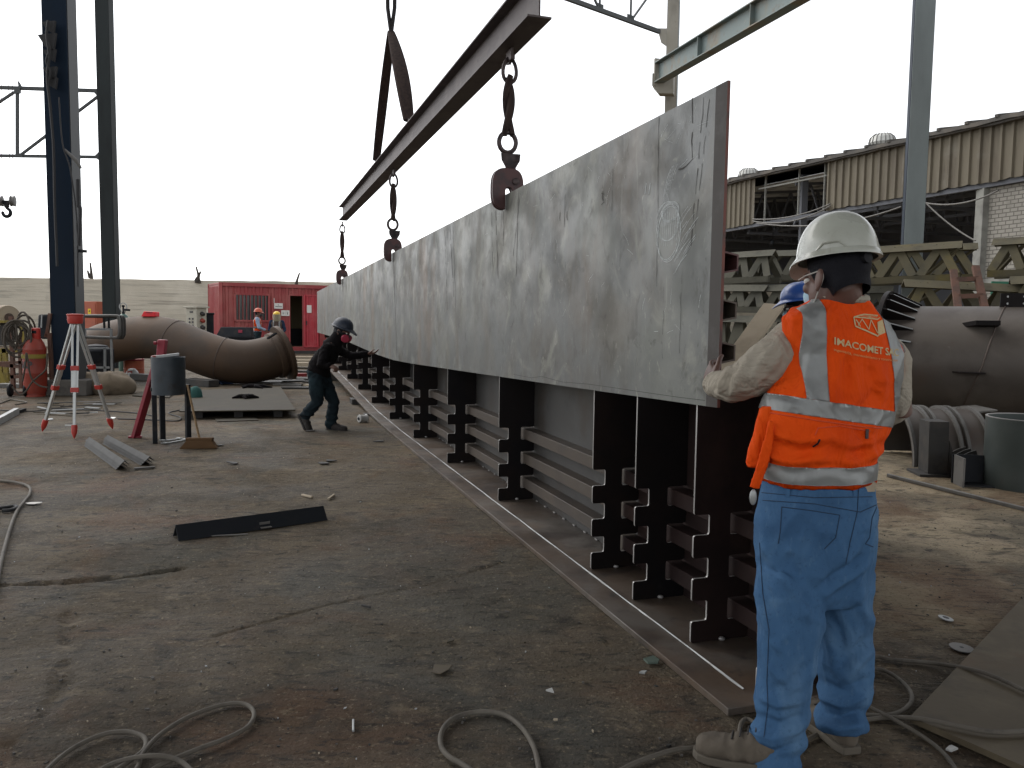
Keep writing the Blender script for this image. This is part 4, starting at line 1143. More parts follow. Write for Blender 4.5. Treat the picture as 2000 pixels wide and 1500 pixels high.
# posts, trusses, back wall
for k in (8.6, 14.5):
    m = MB(); m.beam(sp(k, 0, -.6), sp(k, zt(k) - .2, -.6), .2, .2); m.build('post', 'shed_dark', shed)
for k in np.arange(1.0, K1 + 5.5, 2.6):
    m = MB(); q0, q1 = -.4, -8.8; zl = zb(k) - .1
    m.beam(sp(k, zl - .1, q0), sp(k, zl - .1, q1), .09, .09); m.beam(sp(k, zt(k) - .5, q0), sp(k, zt(k) + .3, q1), .09, .09)
    for i in range(7):
        a, b = lerp(q0, q1, i / 7), lerp(q0, q1, (i + .5) / 7); c = lerp(q0, q1, (i + 1) / 7)
        m.beam(sp(k, zl - .1, a), sp(k, zt(k) - .45 + .11 * i, b), .06, .06); m.beam(sp(k, zt(k) - .45 + .11 * i, b), sp(k, zl - .1, c), .06, .06)
    m.build('inner_truss', 'shed_truss', shed)
m = MB()
for o in (-1.5, -3.2, -5, -7): m.beam(sp(-5, zb(0) - .05, o), sp(K1 + 5, zb(K1 + 5) + .25, o), .07, .10)
m.build('purlin', 'shed_truss', shed)
def hole_wall(k0, k1, z0, z1, o):
    return [sp(k0, z0, o), sp(k1, z0, o), sp(k1, z1, o), sp(k0, z1, o)]
hk0, hz1 = on_shed(1570, 470, -9); hk1, hz0 = on_shed(1482, 492, -9)
m = MB()
for q in (hole_wall(-9, hk0, 1.2, 9, -9.0), hole_wall(hk1, K1 + 8, 0, 9, -9.0), hole_wall(hk0, hk1, hz1, 9, -9.0), hole_wall(-9, hk1, 0, .3, -9.0)): m.prism(q, SN * .06)
m.prism([sp(K1 + 6, 0, 0), sp(K1 + 6, 0, -9), sp(K1 + 6, 9, -9), sp(K1 + 6, zt(K1), 0)], SD * .06)
m.build('back_wall', 'shed_dark', shed)
kb0, kb1 = -9, on_shed(1925, 450, -.1)[0]
m = MB(); m.prism([sp(kb0, 0, -.2), sp(kb1, 0, -.2), sp(kb1, zb(kb1) - .12, -.2), sp(kb0, zb(kb0) - .12, -.2)], SN * .12)
bw = m.build('brick_wall', 'brick_white', shed)
m = MB(); m.beam(sp(kb1 + .1, 0, -.1), sp(kb1 + .1, zb(kb1) - .1, -.1), .34, .22); m.build('pilaster', 'shed_post', shed, bevel=.01)
m = MB(); k, z = on_shed(1990, 548, -.1); m.beam(sp(kb0, z, -.06), sp(kb1, z, -.06), .06, .14); m.build('wall_ledge', 'shed_post', shed)
m = MB(); m.beam(sp(-9, zb(-9) - .05, -.02), sp(K1 + 6, zb(K1 + 6) - .05, -.02), .14, .12); m.build('edge_beam', 'shed_truss', shed)
# loose cables strung along the facade
m = MB()
for (ua, va), (ub, vb), sag in (((1470, 428), (1622, 398), 10), ((1470, 432), (1622, 402), 15), ((1478, 436), (1760, 404), 18), ((1800, 395), (1950, 372), 14), ((1810, 398), (1905, 470), 6)):
    P = []
    for i in range(13):
        t = i / 12; P.append(at(lerp(ua, ub, t), lerp(va, vb, t) + sag * 4 * t * (1 - t), 1))
    P = [sp(*on_shed(lerp(ua, ub, i / 12), lerp(va, vb, i / 12) + sag * 4 * (i / 12) * (1 - i / 12), .2), .2) for i in range(13)]
    m.tube(P, .022, 5)
m.build('loose_cable', 'grey_iron', shed)
m = MB()
for u in (1495, 1560, 1610, 1617): 
    k, z = on_shed(u, 380, -.05); m.beam(sp(k, zb(k), -.05), sp(k, zt(k) - .1, -.05), .05, .05)
k, z = on_shed(1500, 340); m.beam(sp(kg0, zt(kg0) - .5, -.05), sp(kg1, zt(kg1) - .5, -.05), .05, .05)
m.build('girt', 'shed_post', shed)
kk, zz = on_shed(1509, 470, -1.0)
m = MB(); m.tube([sp(kk, zz + .9, -1), sp(kk, zz - .05, -1)], .012, 5); m.lathe([(.02, 0), (.07, -.02), (.07, -.12), (.03, -.16)], sp(kk, zz, -1), ZU, 10); m.build('hanging_hook', 'black_iron', shed)
# ------------------------------------------------------------------ curved pipe
Yp = 17.3
cpts = [at(150, 694, 18.5), at(182, 682, 18.3), at(212, 670, 18.0), at(255, 661, 17.75), at(297, 659, 17.6), at(337, 665, 17.45), at(380, 683, 17.3), at(428, 700, 17.2), at(470, 707, 17.25), at(510, 703, 17.4), at(552, 690, 17.65)]
path = catmull(cpts, 7)
PR_ = .455
pipe = thing('curved_pipe', 'large rusty S-shaped pipe lying on the floor with a flange on its right end', 'pipe', (path[30].x, path[30].y, 0))
m = MB(); m.tube(path, PR_, 40, caps=False); m.tube(path, PR_ - .02, 40, caps=False); m.build('pipe_body', 'rust_pipe', pipe, smooth=60)
fd = (path[-1] - path[-4]).normalized()
m = MB(); m.lathe([(PR_ - .02, -.02), (.60, -.02), (.60, .06), (PR_ - .02, .07)], path[-1], fd, 48, close=False); m.build('flange', 'rust_pipe', pipe, bevel=.004)
m = MB(); m.lathe([(PR_ + .002, -.22), (.50, -.20), (.50, -.10), (PR_ + .002, -.08)], path[-1], fd, 48, close=False); m.build('flange_collar', 'rust_pipe', pipe)
fx, fy = MB().frame(fd)
m = MB()
for i in range(20):
    a = 2 * math.pi * i / 20
    m.lathe([(.004, .0), (.03, .0), (.03, .02), (.004, .02)], path[-1] + (fx * math.cos(a) + fy * math.sin(a)) * .53 + fd * .058, fd, 8)
m.build('flange_bolt', 'black_iron', pipe)
for i in (36, 50):
    d = (path[i + 1] - path[i - 1]).normalized(); x, y = MB().frame(d)
    m = MB(); m.tube([path[i] + (x * math.cos(a) + y * math.sin(a)) * (PR_ + .001) for a in [2 * math.pi * k / 48 for k in range(48)]], .009, 6, closed=True); m.build('weld_seam', 'weld', pipe)
c = at(543, 652, 16.65); m = MB(); m.beam(at(523, 661, 16.6), at(539, 651, 16.5), .06, .03); m.build('lug', 'black_iron', pipe)
# timber skids under it
for lab, u0, v0, u1, v1, Y in (('dark timber under the middle of the curved pipe', 370, 752, 418, 756, 16.4), ('dark timber under the left of the curved pipe', 262, 742, 300, 744, 17.0)):
    a, b = g(u0, v0), g(u1, v1); m = MB(); m.beam(a + ZU * .07, b + ZU * .07, .25, .14); tag(m.build('timber_skid', 'dark_iron', loc=a, bevel=.01), lab, 'timber', 'timbers under the pipe')
c = at(298, 612, 17.6); m = MB()
c.z = 1.42 + (616 - 617) / 1600 * 17.6 + .01
kb = min(range(len(path)), key=lambda i: abs((path[i].x / path[i].y) - ray(298, 612).x)); q = path[kb]; z0 = q.z + PR_ - .01
m.prism([V((q.x - .16, q.y - .15, z0)), V((q.x + .14, q.y - .15, z0)), V((q.x + .14, q.y - .15, z0 + .10)), V((q.x - .10, q.y - .15, z0 + .11))], (0, .22, 0))
rb = tag(m.build('red_case', 'bright_red', loc=(q.x, q.y, z0), bevel=.01), 'bright red case sitting on top of the curved pipe', 'case')
m = MB(); m.beam((q.x - .05, q.y - .16, z0 + .09), (q.x + .09, q.y - .16, z0 + .09), .012, .02); m.build('handle', 'dark_red', rb)

# ------------------------------------------------------------------ things round the big column at the left
# red-brown electric cabinet
P = at(188, 615, 25); P.z = 0
eb = thing('electric_cabinet', 'rust-orange electric cabinet with a yellow warning label beyond the pipe', 'cabinet', P)
m = MB(); zb_, zt_ = at(188, 640, 25).z - .6, at(188, 589, 25).z
m.box((P.x, P.y, (zb_ + zt_) / 2), .56, .5, zt_ - zb_, -.35); m.build('body', 'cabinet_orange', eb, bevel=.01)
X_ = V((math.cos(-.35), math.sin(-.35), 0)); Yn = V((X_.y, -X_.x, 0))
fc = V((P.x, P.y, 0)) + Yn * .256
m = MB(); m.box(fc + ZU * (zb_ + zt_) / 2 , .48, .012, (zt_ - zb_) * .9, X=X_, Y=-Yn, Z=ZU); m.build('door', 'cabinet_orange', eb)
m = MB(); m.box(fc + Yn * .01 + ZU * (zt_ - .30) + X_ * .02, .11, .006, .16, X=X_, Y=-Yn, Z=ZU); lb_ = m.build('warning_label', 'label_yellow', eb)
m = MB(); c = fc + Yn * .014 + ZU * (zt_ - .29) + X_ * .02; m.prism([c + X_ * -.03 - ZU * .03, c + X_ * .03 - ZU * .03, c + ZU * .04], Yn * .002); m.build('label_print', 'ink', lb_)
m = MB()
for s in (-.2, .2): m.beam((P.x + s, P.y, 0), (P.x + s, P.y, zb_), .06, .06)
m.build('leg', 'cabinet_orange', eb)
# beige switch cabinet by the container
P = at(384, 640, 27); P.z = 0
X_ = V((math.cos(-.45), math.sin(-.45), 0)); Yn = V((X_.y, -X_.x, 0))
sb = thing('switch_cabinet', 'beige switch cabinet with overhanging lid and sockets on its side, left of the red container', 'cabinet', P)
zt_ = at(384, 600, 27).z
m = MB(); m.box(P + ZU * (zt_ / 2 + .15), .46, .42, zt_ - .3, X=X_, Y=-Yn, Z=ZU); m.build('body', 'cabinet_beige', sb, bevel=.006)
m = MB(); m.box(P + ZU * zt_, .60, .56, .05, X=X_, Y=-Yn, Z=ZU); m.build('lid', 'cabinet_beige', sb, bevel=.006)
m = MB()
for i in range(6):
    for j in (-.08, .06): 
        if 1 < i: m.box(P + Yn * .214 + X_ * j + ZU * (zt_ - .16 - i * .11), .07, .01, .06, X=X_, Y=-Yn, Z=ZU)
m.box(P + Yn * .214 + ZU * (zt_ - .16), .14, .01, .05, X=X_, Y=-Yn, Z=ZU); m.build('switch_plate', 'ink', sb)
for i in range(5):
    m = MB(); m.lathe([(.01, 0), (.07, 0), (.07, .09), (.05, .12), (.01, .12)], P + X_ * .23 + ZU * (zt_ - .2 - i * .22), (X_ - ZU * .4), 12); m.build('socket', 'cyl_orange' if i % 2 else 'dark_iron', sb)
m = MB()
for s in (-.15, .15): m.beam(P + X_ * s, P + X_ * s + ZU * .35, .05, .05)
m.build('leg', 'dark_iron', sb)
# dark post right of it
P = at(409, 660, 27.5); P.z = 0; m = MB(); m.box(P + ZU * .75, .28, .2, 1.5, .3); m.box(P + ZU * 1.5, .34, .26, .06, .3)
tag(m.build('dark_bin', 'black_iron', loc=P, bevel=.02), 'narrow dark bin standing against the left end of the red container', 'bin')
# black tool chest under the window
P = at(461, 660, 29); P.z = 0; zt_ = at(461, 639, 29).z
ch = thing('tool_chest', 'black slanted tool chest with a pink label below the barred window', 'chest', P)
m = MB()
z0 = zt_ - .32
m.hexa([P + V((-.62, -.25, z0)), P + V((.62, -.25, z0)), P + V((.62, .25, z0)), P + V((-.62, .25, z0)), P + V((-.5, -.1, zt_)), P + V((.55, -.1, zt_)), P + V((.55, .25, zt_)), P + V((-.5, .25, zt_))])
m.build('lid', 'black_iron', ch, bevel=.01)
m = MB(); m.box(P + ZU * (z0 - .25), 1.34, .56, .46); m.box(P + ZU * (z0 - .03), 1.44, .62, .05); m.build('body', 'black_iron', ch, bevel=.01)
m = MB(); m.box(P + V((.22, -.2, zt_ - .14)), .14, .02, .10); m.build('label_plate', 'mask_pink', ch)
m = MB()
for x in (-.5, .5):
    for y in (-.2, .2): m.beam(P + V((x, y, 0)), P + V((x, y, z0 - .45)), .06, .06)
m.build('leg', 'black_iron', ch)

# green gas bottle behind the pipe
P = at(241, 616, 19.5); P.z = 0; zt_ = at(241, 613, 19.5).z
gb = thing('oxygen_cylinder', 'green gas bottle with a pale valve guard behind the curved pipe', 'gas bottle', P)
m = MB(); m.lathe([(.11, 0), (.125, .04), (.125, zt_ - .14), (.10, zt_ - .05), (.05, zt_ - .005), (.03, zt_)], P, ZU, 24); m.build('bottle', 'cyl_green', gb, smooth=50)
m = MB(); m.lathe([(.03, zt_), (.035, zt_ + .03), (.02, zt_ + .06), (.02, zt_ + .16), (.035, zt_ + .17), (.035, zt_ + .2), (.01, zt_ + .21)], P, ZU, 12); m.beam(P + ZU * (zt_ + .1), P + V((.16, -.02, zt_ + .09)), .05, .05); m.build('valve', 'black_iron', gb)
for s in (-1, 1):
    m = MB(); m.tube(catmull([P + V((s * .02, 0, zt_ + .02)), P + V((s * .085, 0, zt_ + .14)), P + V((s * .07, 0, zt_ + .22)), P + V((s * .01, 0, zt_ + .26))], 4), .012, 6); m.build('valve_guard', 'galv', gb)
# orange drum and white cap beyond
P = at(262, 730, 18.6); P.z = 0; m = MB(); zt_ = at(262, 702, 18.6).z; m.lathe([(.20, 0), (.215, .02), (.215, zt_ * .5), (.225, zt_ * .52), (.215, zt_ * .54), (.215, zt_), (.2, zt_ + .01)], P, ZU, 24)
od = tag(m.build('orange_drum', 'cabinet_orange', loc=P), 'small orange drum under the curved pipe', 'drum')
m = MB(); m.lathe([(.222, zt_ - .02), (.222, zt_ + .015), (.2, zt_ + .015), (.2, zt_ - .02)], P, ZU, 24, close=False); m.build('rim', 'dark_red', od)
P = g(259, 741); m = MB(); c = P + ZU * .0
hm = thing('welding_hood', 'white face hood lying on the floor below the curved pipe', 'welding hood', P)
m.lathe([(.14, 0), (.145, .08), (.125, .17), (.07, .235), (.012, .25)], P, (0, -.1, 1), 20, close=False); m.build('shell', 'white_plastic', hm)
m = MB(); m.box(P + V((0, -.125, .15)), .11, .02, .09); m.build('lens_frame', 'cyl_orange', hm, bevel=.01)
m = MB(); m.lathe([(.10, 0), (.10, .02), (.04, .06), (.01, .06)], P + V((0, -.11, .01)), (0, -1, .1), 14); m.build('opening', 'strap_black', hm)
# tarp heap
P = g(208, 768)
m = MB(); m.ball(P + ZU * .14, .46, .36, .26, n=40, m=20)
me = m.mesh('heap')
displace(me, lambda c, n: .09 * noise.noise(c * 2.6) + .05 * noise.noise(c * 6) + .02 * noise.noise(c * 14))
for v in me.vertices: v.co.z = max(0, v.co.z)
me.transform(Matrix.Translation(-P)); tag(finish('tarp_heap', me, 'tarp', None, P), 'crumpled brown canvas heap on the floor behind the survey tripod', 'tarp')
# rack of thin square tube with three u-shaped rods
Yr = 15.2
rk = thing('tube_rack', 'thin grey tube rack in front of the left end of the curved pipe', 'rack', g(222, 738))
for a, b in (((165, 643), (217, 643)), ((217, 643), (219, 732)), ((165, 680), (212, 680)), ((165, 718), (214, 718)), ((166, 643), (166, 728)), ((205, 680), (205, 726)), ((219, 729), (250, 731))):
    m = MB(); m.beam(at(*a, Yr), at(*b, Yr), .035, .035); m.build('rail', 'galv', rk)
for a, b in (((203, 620), (204, 642)), ((212, 620), (213, 642))):
    m = MB(); m.beam(at(*a, Yr), at(*b, Yr), .03, .03); m.build('hook', 'black_iron', rk)
for k in range(3):
    m = MB(); dx = k * 5; Yk = Yr + .15 * k
    m.tube(catmull([at(160, 617 + k * .3, Yk), at(224 + dx, 617 + k, Yk), at(231 + dx, 620, Yk), at(233 + dx, 630, Yk), at(233 + dx, 650, Yk), at(230 + dx, 658, Yk), at(222 + dx, 660, Yk), at(160, 658, Yk)], 5), .028, 8)
    tag(m.build('bent_rod', 'dark_iron' if k else 'grey_iron', loc=at(228 + dx, 640, Yk)), ('grey', 'dark', 'black')[k] + ' U-bent rod hanging on the tube rack, ' + ('nearest of the three', 'middle of the three', 'farthest of the three')[k], 'rod', 'bent rods on the rack')
m = MB(); m.box(at(188, 705, 15.9), .55, .4, .5, .1); c = at(188, 705, 15.9)
db = tag(m.build('dark_crate', 'black_iron', loc=c, bevel=.03), 'dark crate standing inside the tube rack', 'crate')
m = MB(); m.lathe([(.27, -.2), (.28, .0), (.2, .1), (.02, .13)], c + ZU * .2, ZU, 20); m.build('bulging_lid', 'black_iron', db)

# gas cylinder on its trolley
P = g(70, 774)
lpg = thing('gas_cylinder', 'dented orange gas cylinder with a red collar and yellow strap', 'gas cylinder', P)
R = .185; HZ = 1.03
m = MB(); m.lathe([(.13, .04), (.165, .06), (.17, .10), (R, .17), (R, .40), (R + .003, .41), (R, .42), (R, .80), (R + .003, .81), (R, .82), (R - .03, .92), (.11, 1.0), (.06, 1.03)], P, ZU, 30)
m.build('cylinder_body', 'cyl_orange', lpg, smooth=45)
m = MB(); m.lathe([(.145, .0), (.155, .0), (.155, .09), (.145, .09)], P, ZU, 24); m.build('foot_ring', 'cyl_orange', lpg)
m = MB(); m.lathe([(.06, .98), (.068, 1.0), (.068, 1.17), (.055, 1.18), (.02, 1.18)], P + V((.05, -.02, 0)), ZU, 16); m.build('valve_collar', 'tripod_red', lpg)
m = MB(); m.box(P + V((.055, -.088, 1.11)), .07, .01, .05); m.build('collar_slot', 'strap_black', lpg)
m = MB(); m.lathe([(R + .002, .66), (R + .014, .66), (R + .014, .73), (R + .002, .73)], P, ZU, 30, close=False); m.build('strap', 'yellow_paint', lpg)
tv, tf = text_mesh('IAP', .16, .006)
m = MB(); vs = []
for v in tv:
    a = v.x / R - .30
    vs.append(P + V((math.sin(a) * (R + .004), -math.cos(a) * (R + .004), .545 + v.y)))
m.add(vs, tf); m.build('lettering', 'ink', lpg, smooth=0)
for pts in ([(44, 745), (50, 710), (52, 690), (60, 735), (75, 752), (93, 757)], [(92, 690), (90, 720), (75, 735), (62, 747), (50, 765), (38, 770), (24, 755)]):
    m = MB(); m.tube(catmull([at(u, v, 13.74) for u, v in pts], 6), .014, 6); m.build('hose', 'rope', lpg)
tl = thing('cylinder_trolley', 'rusty upright trolley with small wheels behind the orange gas cylinder', 'trolley', P + V((0, .3, 0)))
for a, b, w in (((22, 618), (26, 760), .06), ((38, 655), (42, 758), .05), ((98, 612), (92, 655), .05), ((97, 650), (103, 770), .06), ((88, 655), (100, 658), .05), ((22, 736), (50, 735), .06), ((0, 712), (40, 716), .06), ((0, 709), (60, 707), .05), ((20, 768), (100, 768), .07)):
    m = MB(); m.beam(at(*a, 14.25), at(*b, 14.25), w, w); m.build('bar', 'ladder_rust', tl)
for u in (20, 51):
    m = MB(); q = at(u, 762, 14.0); m.lathe([(.02, -.03), (.10, -.03), (.115, 0), (.10, .03), (.02, .03)], q, (1, .3, 0), 18); m.build('wheel', 'strap_black', tl)
# tangled hoses hanging on the trolley
m = MB(); c = at(34, 650, 14.0); rr = random.Random(3)
for i in range(11):
    o = V((rr.uniform(-.1, .1), rr.uniform(-.1, .1), rr.uniform(-.1, .1))); r1, r2 = rr.uniform(.10, .2), rr.uniform(.13, .3)
    ax1 = V((rr.uniform(.5, 1), rr.uniform(-.6, .6), 0)).normalized()
    m.tube([c + o + ax1 * r1 * math.cos(a) + ZU * (r2 * math.sin(a) - .03) for a in [2 * math.pi * k / 18 for k in range(18)]], .018, 6, closed=True)
tag(m.build('hose_coil', 'rope', loc=c), 'tangled dark hoses hanging on the trolley left of the orange cylinder', 'hose')
P = at(12, 620, 17.5); m = MB(); m.lathe([(.10, -.1), (.25, -.1), (.26, -.08), (.26, .08), (.25, .1), (.10, .1)], P, (.85, -.5, 0), 28)
rlr = tag(m.build('paper_reel', 'board_tan', loc=P), 'pale round reel standing on the yellow bench at the left edge', 'reel')
m = MB(); m.lathe([(.0, .101), (.09, .101), (.09, .13), (.0, .13)], P, (.85, -.5, 0), 16); m.build('hub', 'cloth_brown', rlr)
P = at(-10, 640, 17.5); P.z = 0
yb = thing('yellow_bench', 'dark bench with a yellow edge and frame at the left picture edge', 'bench', P)
m = MB(); m.beam(at(-40, 628, 17.3), at(22, 628, 17.3), .5, .05); m.build('bench_top', 'yellow_paint', yb)
m = MB(); m.hexa([at(-40, 675, 17.3), at(20, 675, 17.3), at(20, 675, 17.8), at(-40, 675, 17.8), at(-40, 632, 17.3), at(20, 632, 17.3), at(20, 632, 17.8), at(-40, 632, 17.8)]); m.build('side_panel', 'dark_iron', yb)
for a, b in (((-30, 685), (44, 685)), ((0, 690), (2, 746)), ((9, 680), (14, 748)), ((44, 640), (47, 745)), ((34, 630), (44, 642))):
    m = MB(); m.beam(at(*a, 17.2), at(*b, 17.2), .07, .09); m.build('frame_bar', 'yellow_paint', yb)
P = at(88, 640, 16.2); 
jc = thing('jerry_can', 'two-toned black jerry box standing behind the orange cylinder', 'can', P)
m = MB(); m.hexa([at(73, 662, 16.2), at(96, 662, 16.2), at(97, 662, 16.5), at(74, 662, 16.5), at(75, 614, 16.2), at(96, 614, 16.2), at(97, 614, 16.5), at(76, 614, 16.5)]); m.build('body', 'black_iron', jc, bevel=.03)
m = MB(); m.beam(at(82, 616, 16.15), at(81, 640, 16.15), .03, .02); m.build('grip', 'galv', jc)
# yellow folded piece behind
m = MB(); a = g(0, 752); m.prism([at(-6, 752, 16), at(14, 752, 16), at(4, 728, 16)], (0, .1, 0)); tag(m.build('yellow_wedge', 'yellow_paint', loc=at(4, 752, 16)), 'small yellow wedge on the floor at the left edge under the bench', 'wedge')
# long pale timbers and steel strips on the ground in the distance
def flat(name, mt, u0, v0, u1, v1, w, h, label, cat, group=None, z=0.0):
    a, b = g(u0, v0) + ZU * z, g(u1, v1) + ZU * z
    m = MB(); m.beam(a + ZU * h / 2, b + ZU * h / 2, w, h)
    return tag(m.build(name, mt, loc=a, bevel=min(.004, h / 4)), label, cat, group)
TG = 'steel strips stacked on the floor past the pipe'
for i, (u0, v0, u1, v1, w, h, mt, lab) in enumerate(((575, 690, 700, 692, .35, .10, 'dark_iron', 'dark long beam nearest the container door sill'), (578, 699, 720, 700, .4, .06, 'board_tan', 'pale plank just in front of the dark door-sill beam'),
        (580, 706, 640, 707, .3, .06, 'board_tan', 'pale plank in the middle of the strips past the pipe flange'), (580, 713, 640, 714, .25, .08, 'board_tan', 'pale plank beside the pipe flange top'), (582, 720, 612, 721, .25, .05, 'sheet_steel', 'grey strip beside the pipe flange'),
        (584, 727, 612, 728, .22, .05, 'dark_iron', 'dark strip beside the lower pipe flange'), (170, 737, 20, 735, .2, .08, 'sheet_steel', 'long pale beam on the floor behind the orange cylinder'), (0, 757, 120, 758, .22, .08, 'grey_iron', 'grey channel on the floor behind the trolley wheels'))):
    flat('steel_strip', mt, u0, v0, u1, v1, w, h, lab, 'strip', TG)
rr = random.Random(11)
for i, (u, v, s) in enumerate(((588, 738, .3), (600, 741, .25), (566, 751, .35), (584, 757, .4), (597, 752, .22), (545, 740, .3), (520, 746, .35), (560, 744, .4), (532, 738, .3), (612, 746, .25))):
    c = g(u, v, .02); a = rr.uniform(-.5, .5); m = MB(); m.box(c, s * 1.9, s * .7, .03, a); 
    tag(m.build('scrap_plate', rr.choice(['sheet_steel', 'dark_iron', 'board_tan', 'grey_iron']), loc=c), 'flat piece of scrap steel littering the floor beyond the pipe flange', 'scrap', 'scrap plates beyond the pipe')
c = g(590, 733, .05); m = MB(); m.box(c, .22, .12, .1, .1); tag(m.build('red_brick_piece', 'container_red', loc=c, bevel=.01), 'small red block on the floor right of the pipe flange', 'block')

# ------------------------------------------------------------------ sheet on the floor and small items on it
zs = .12
pl = [g(350, 803, zs), g(577, 800, zs), g(548, 755, zs), g(378, 762, zs)]
c = (pl[0] + pl[2]) / 2
sh = thing('floor_plate', 'big flat steel plate raised on blocks in the middle of the floor', 'steel plate', (c.x, c.y, 0))
m = MB(); m.prism(pl, ZU * -.016); m.build('sheet', 'sheet_steel', sh)
for t in (.15, .5, .85):
    p = pl[0].lerp(pl[1], t) + V((-.05, .16, 0)); q = pl[3].lerp(pl[2], t); m = MB(); m.beam(V((p.x, p.y, .051)), V((q.x, q.y, .051)), .12, .1); m.build('bearer', 'dark_iron', sh)
def rag(label, u, v, z, s, mt, n=5, seed=0, name='glove', cat='gloves'):
    rr = random.Random(seed); P = g(u, v, z); m = MB()
    for i in range(n):
        a = rr.uniform(0, 6.3); L_ = rr.uniform(.5, 1) * s
        m.limb([P + V((rr.uniform(-.2, .2) * s, rr.uniform(-.2, .2) * s, .03)), P + V((math.cos(a) * L_ * .5, math.sin(a) * L_ * .5, .035)), P + V((math.cos(a + .3) * L_, math.sin(a + .3) * L_, .012))], [.04, .032, .014], 7)
    return tag(m.build(name, mt, loc=P), label, cat)
rag('crumpled black glove in the middle of the floor plate', 479, 778, zs, .26, 'cloth_black', 6, 1)
rag('black cloth heap on the far edge of the floor plate', 497, 757, zs, .32, 'cloth_black', 8, 2, 'cloth', 'cloth')
rag('dark rag on the floor just beyond the floor plate', 436, 750, 0, .25, 'cloth_navy', 6, 5, 'cloth', 'cloth')
P = g(379, 790); m = MB(); m.ball(P + ZU * .14, .14, .1, .15, n=24, m=14); me = m.mesh('bag'); displace(me, lambda c_, n_: .03 * noise.noise(c_ * 9)); 
for v in me.vertices: v.co.z = max(.0, v.co.z)
me.transform(Matrix.Translation(-P)); gbag = tag(finish('green_bag', me, 'green_bag', None, P), 'small dark green bag on the floor behind the drum stand', 'bag')
flat('thin_plate', 'sheet_steel', 422, 822, 502, 819, .32, .012, 'thin grey plate on the floor in front of the big floor plate', 'plate')
a = [g(258, 772, .02), g(330, 776, .02), g(345, 764, .02), g(300, 757, .02)]
m = MB(); m.prism(a, ZU * -.015); tag(m.build('thin_plate', 'sheet_steel', loc=a[0]), 'grey plate on the floor behind the red strut', 'plate')

# ------------------------------------------------------------------ survey tripod
P = at(147, 640, 9.55); P.z = 0
tp = thing('survey_tripod', 'silver survey tripod with red head, clamps and pointed feet', 'tripod', P)
apx = at(147, 622, 9.55)
m = MB(); m.lathe([(.03, -.06), (.075, -.06), (.085, -.02), (.085, .03), (.09, .035), (.09, .05), (.03, .055)], apx, ZU, 24); m.build('head', 'tripod_red', tp, bevel=.003)
for foot in (g(82, 845), g(145, 858), g(221, 840)):
    d = (foot - apx); L_ = d.length; d.normalize(); hz = V((d.x, d.y, 0)); 
    side = d.cross(ZU).normalized() if hz.length > .02 else V((1, 0, 0))
    if abs(hz.x) < .02: side = V((1, 0, 0))
    lg = None
    for s in (-1, 1):
        m = MB(); m.beam(apx + d * .05 + side * s * .030, apx + d * L_ * .62 + side * s * .024, .018, .024, up=side)
        o = m.build('upper_rail', 'alu', tp)
    m = MB(); m.beam(apx + d * L_ * .42, apx + d * L_ * .90, .034, .03, up=side); m.build('lower_leg', 'alu', tp, bevel=.002)
    for t in (.42, .60):
        m = MB(); m.beam(apx + d * (L_ * t - .03), apx + d * (L_ * t + .025), .085, .045, up=d.cross(side)); m.build('clamp', 'tripod_red', tp, bevel=.004)
    m = MB(); m.lathe([(.032, 0), (.034, .03), (.03, .09), (.004, .155)], apx + d * L_ * .885, d, 14); m.build('foot', 'tripod_red', tp)
    m = MB(); m.box(apx + d * L_ * .885 + side * .05, .09, .03, .012, X=side, Y=d.cross(side), Z=d); m.build('foot_step', 'alu', tp)

# ------------------------------------------------------------------ drum stand
P = at(329, 735, 9.1); P.z = 0
st = thing('drum_stand', 'black steel drum on tall thin legs, broom leaning against it', 'drum stand', P)
zt_, zb_ = at(329, 697, 9.1).z, at(329, 770, 9.1).z
rD = .178
m = MB(); m.lathe([(rD, zb_), (rD, zt_), (rD - .008, zt_), (rD - .008, zb_ + .02), (.01, zb_ + .02)], P, ZU, 36); m.build('drum', 'drum_black', st, smooth=50)
for u, v in ((303, 866), (318, 858), (368, 861)):
    f = g(u, v); tpz = zb_ + .10; q = V((f.x, f.y, tpz)); toward = (V((P.x, P.y, 0)) - V((f.x, f.y, 0)))
    q = V((P.x, P.y, tpz)) - toward.normalized() * (rD + .006)
    m = MB(); m.beam(f, V((f.x, f.y, tpz)), .055, .05, up=toward.normalized()); m.build('leg', 'black_iron', st, bevel=.002)
    m = MB(); m.beam(V((f.x, f.y, tpz - .04)), V((q.x, q.y, tpz - .04)), .05, .04); m.build('bracket', 'black_iron', st)
m = MB(); m.beam(at(296, 698, 9.05), at(350, 692, 9.15), .07, .03); bo = m.build('spirit_level', 'galv', loc=at(323, 695, 9.1), bevel=.004); tag(bo, 'pale straight bar lying across the top of the black drum', 'bar')
m = MB(); m.beam(at(296.5, 698.2, 9.04), at(303, 697.4, 9.06), .075, .034); m.build('end_cap', 'cyl_orange', bo)
# red strut
f = g(264, 855); q = at(318, 668, 9.25)
rs = thing('red_strut', 'dark red channel prop leaning behind the black drum', 'prop', f)
m = MB(); m.beam(f, f.lerp(q, .86), .09, .05); m.build('channel', 'dark_red', rs, bevel=.004)
m = MB(); e = f.lerp(q, .86); m.prism([at(303, 712, 9.2), at(318, 712, 9.2), at(323, 664, 9.3), at(307, 663, 9.3)], (0, .08, 0)); m.build('head_block', 'dark_red', rs, bevel=.008)
m = MB(); m.lathe([(.01, 0), (.02, 0), (.02, .03), (.01, .03)], at(306, 670, 9.25), (-1, 0, 0), 10); m.build('clip', 'dark_red', rs)
m = MB(); m.box(f + ZU * .012, .14, .07, .02, .3); m.build('base_plate', 'dark_red', rs)
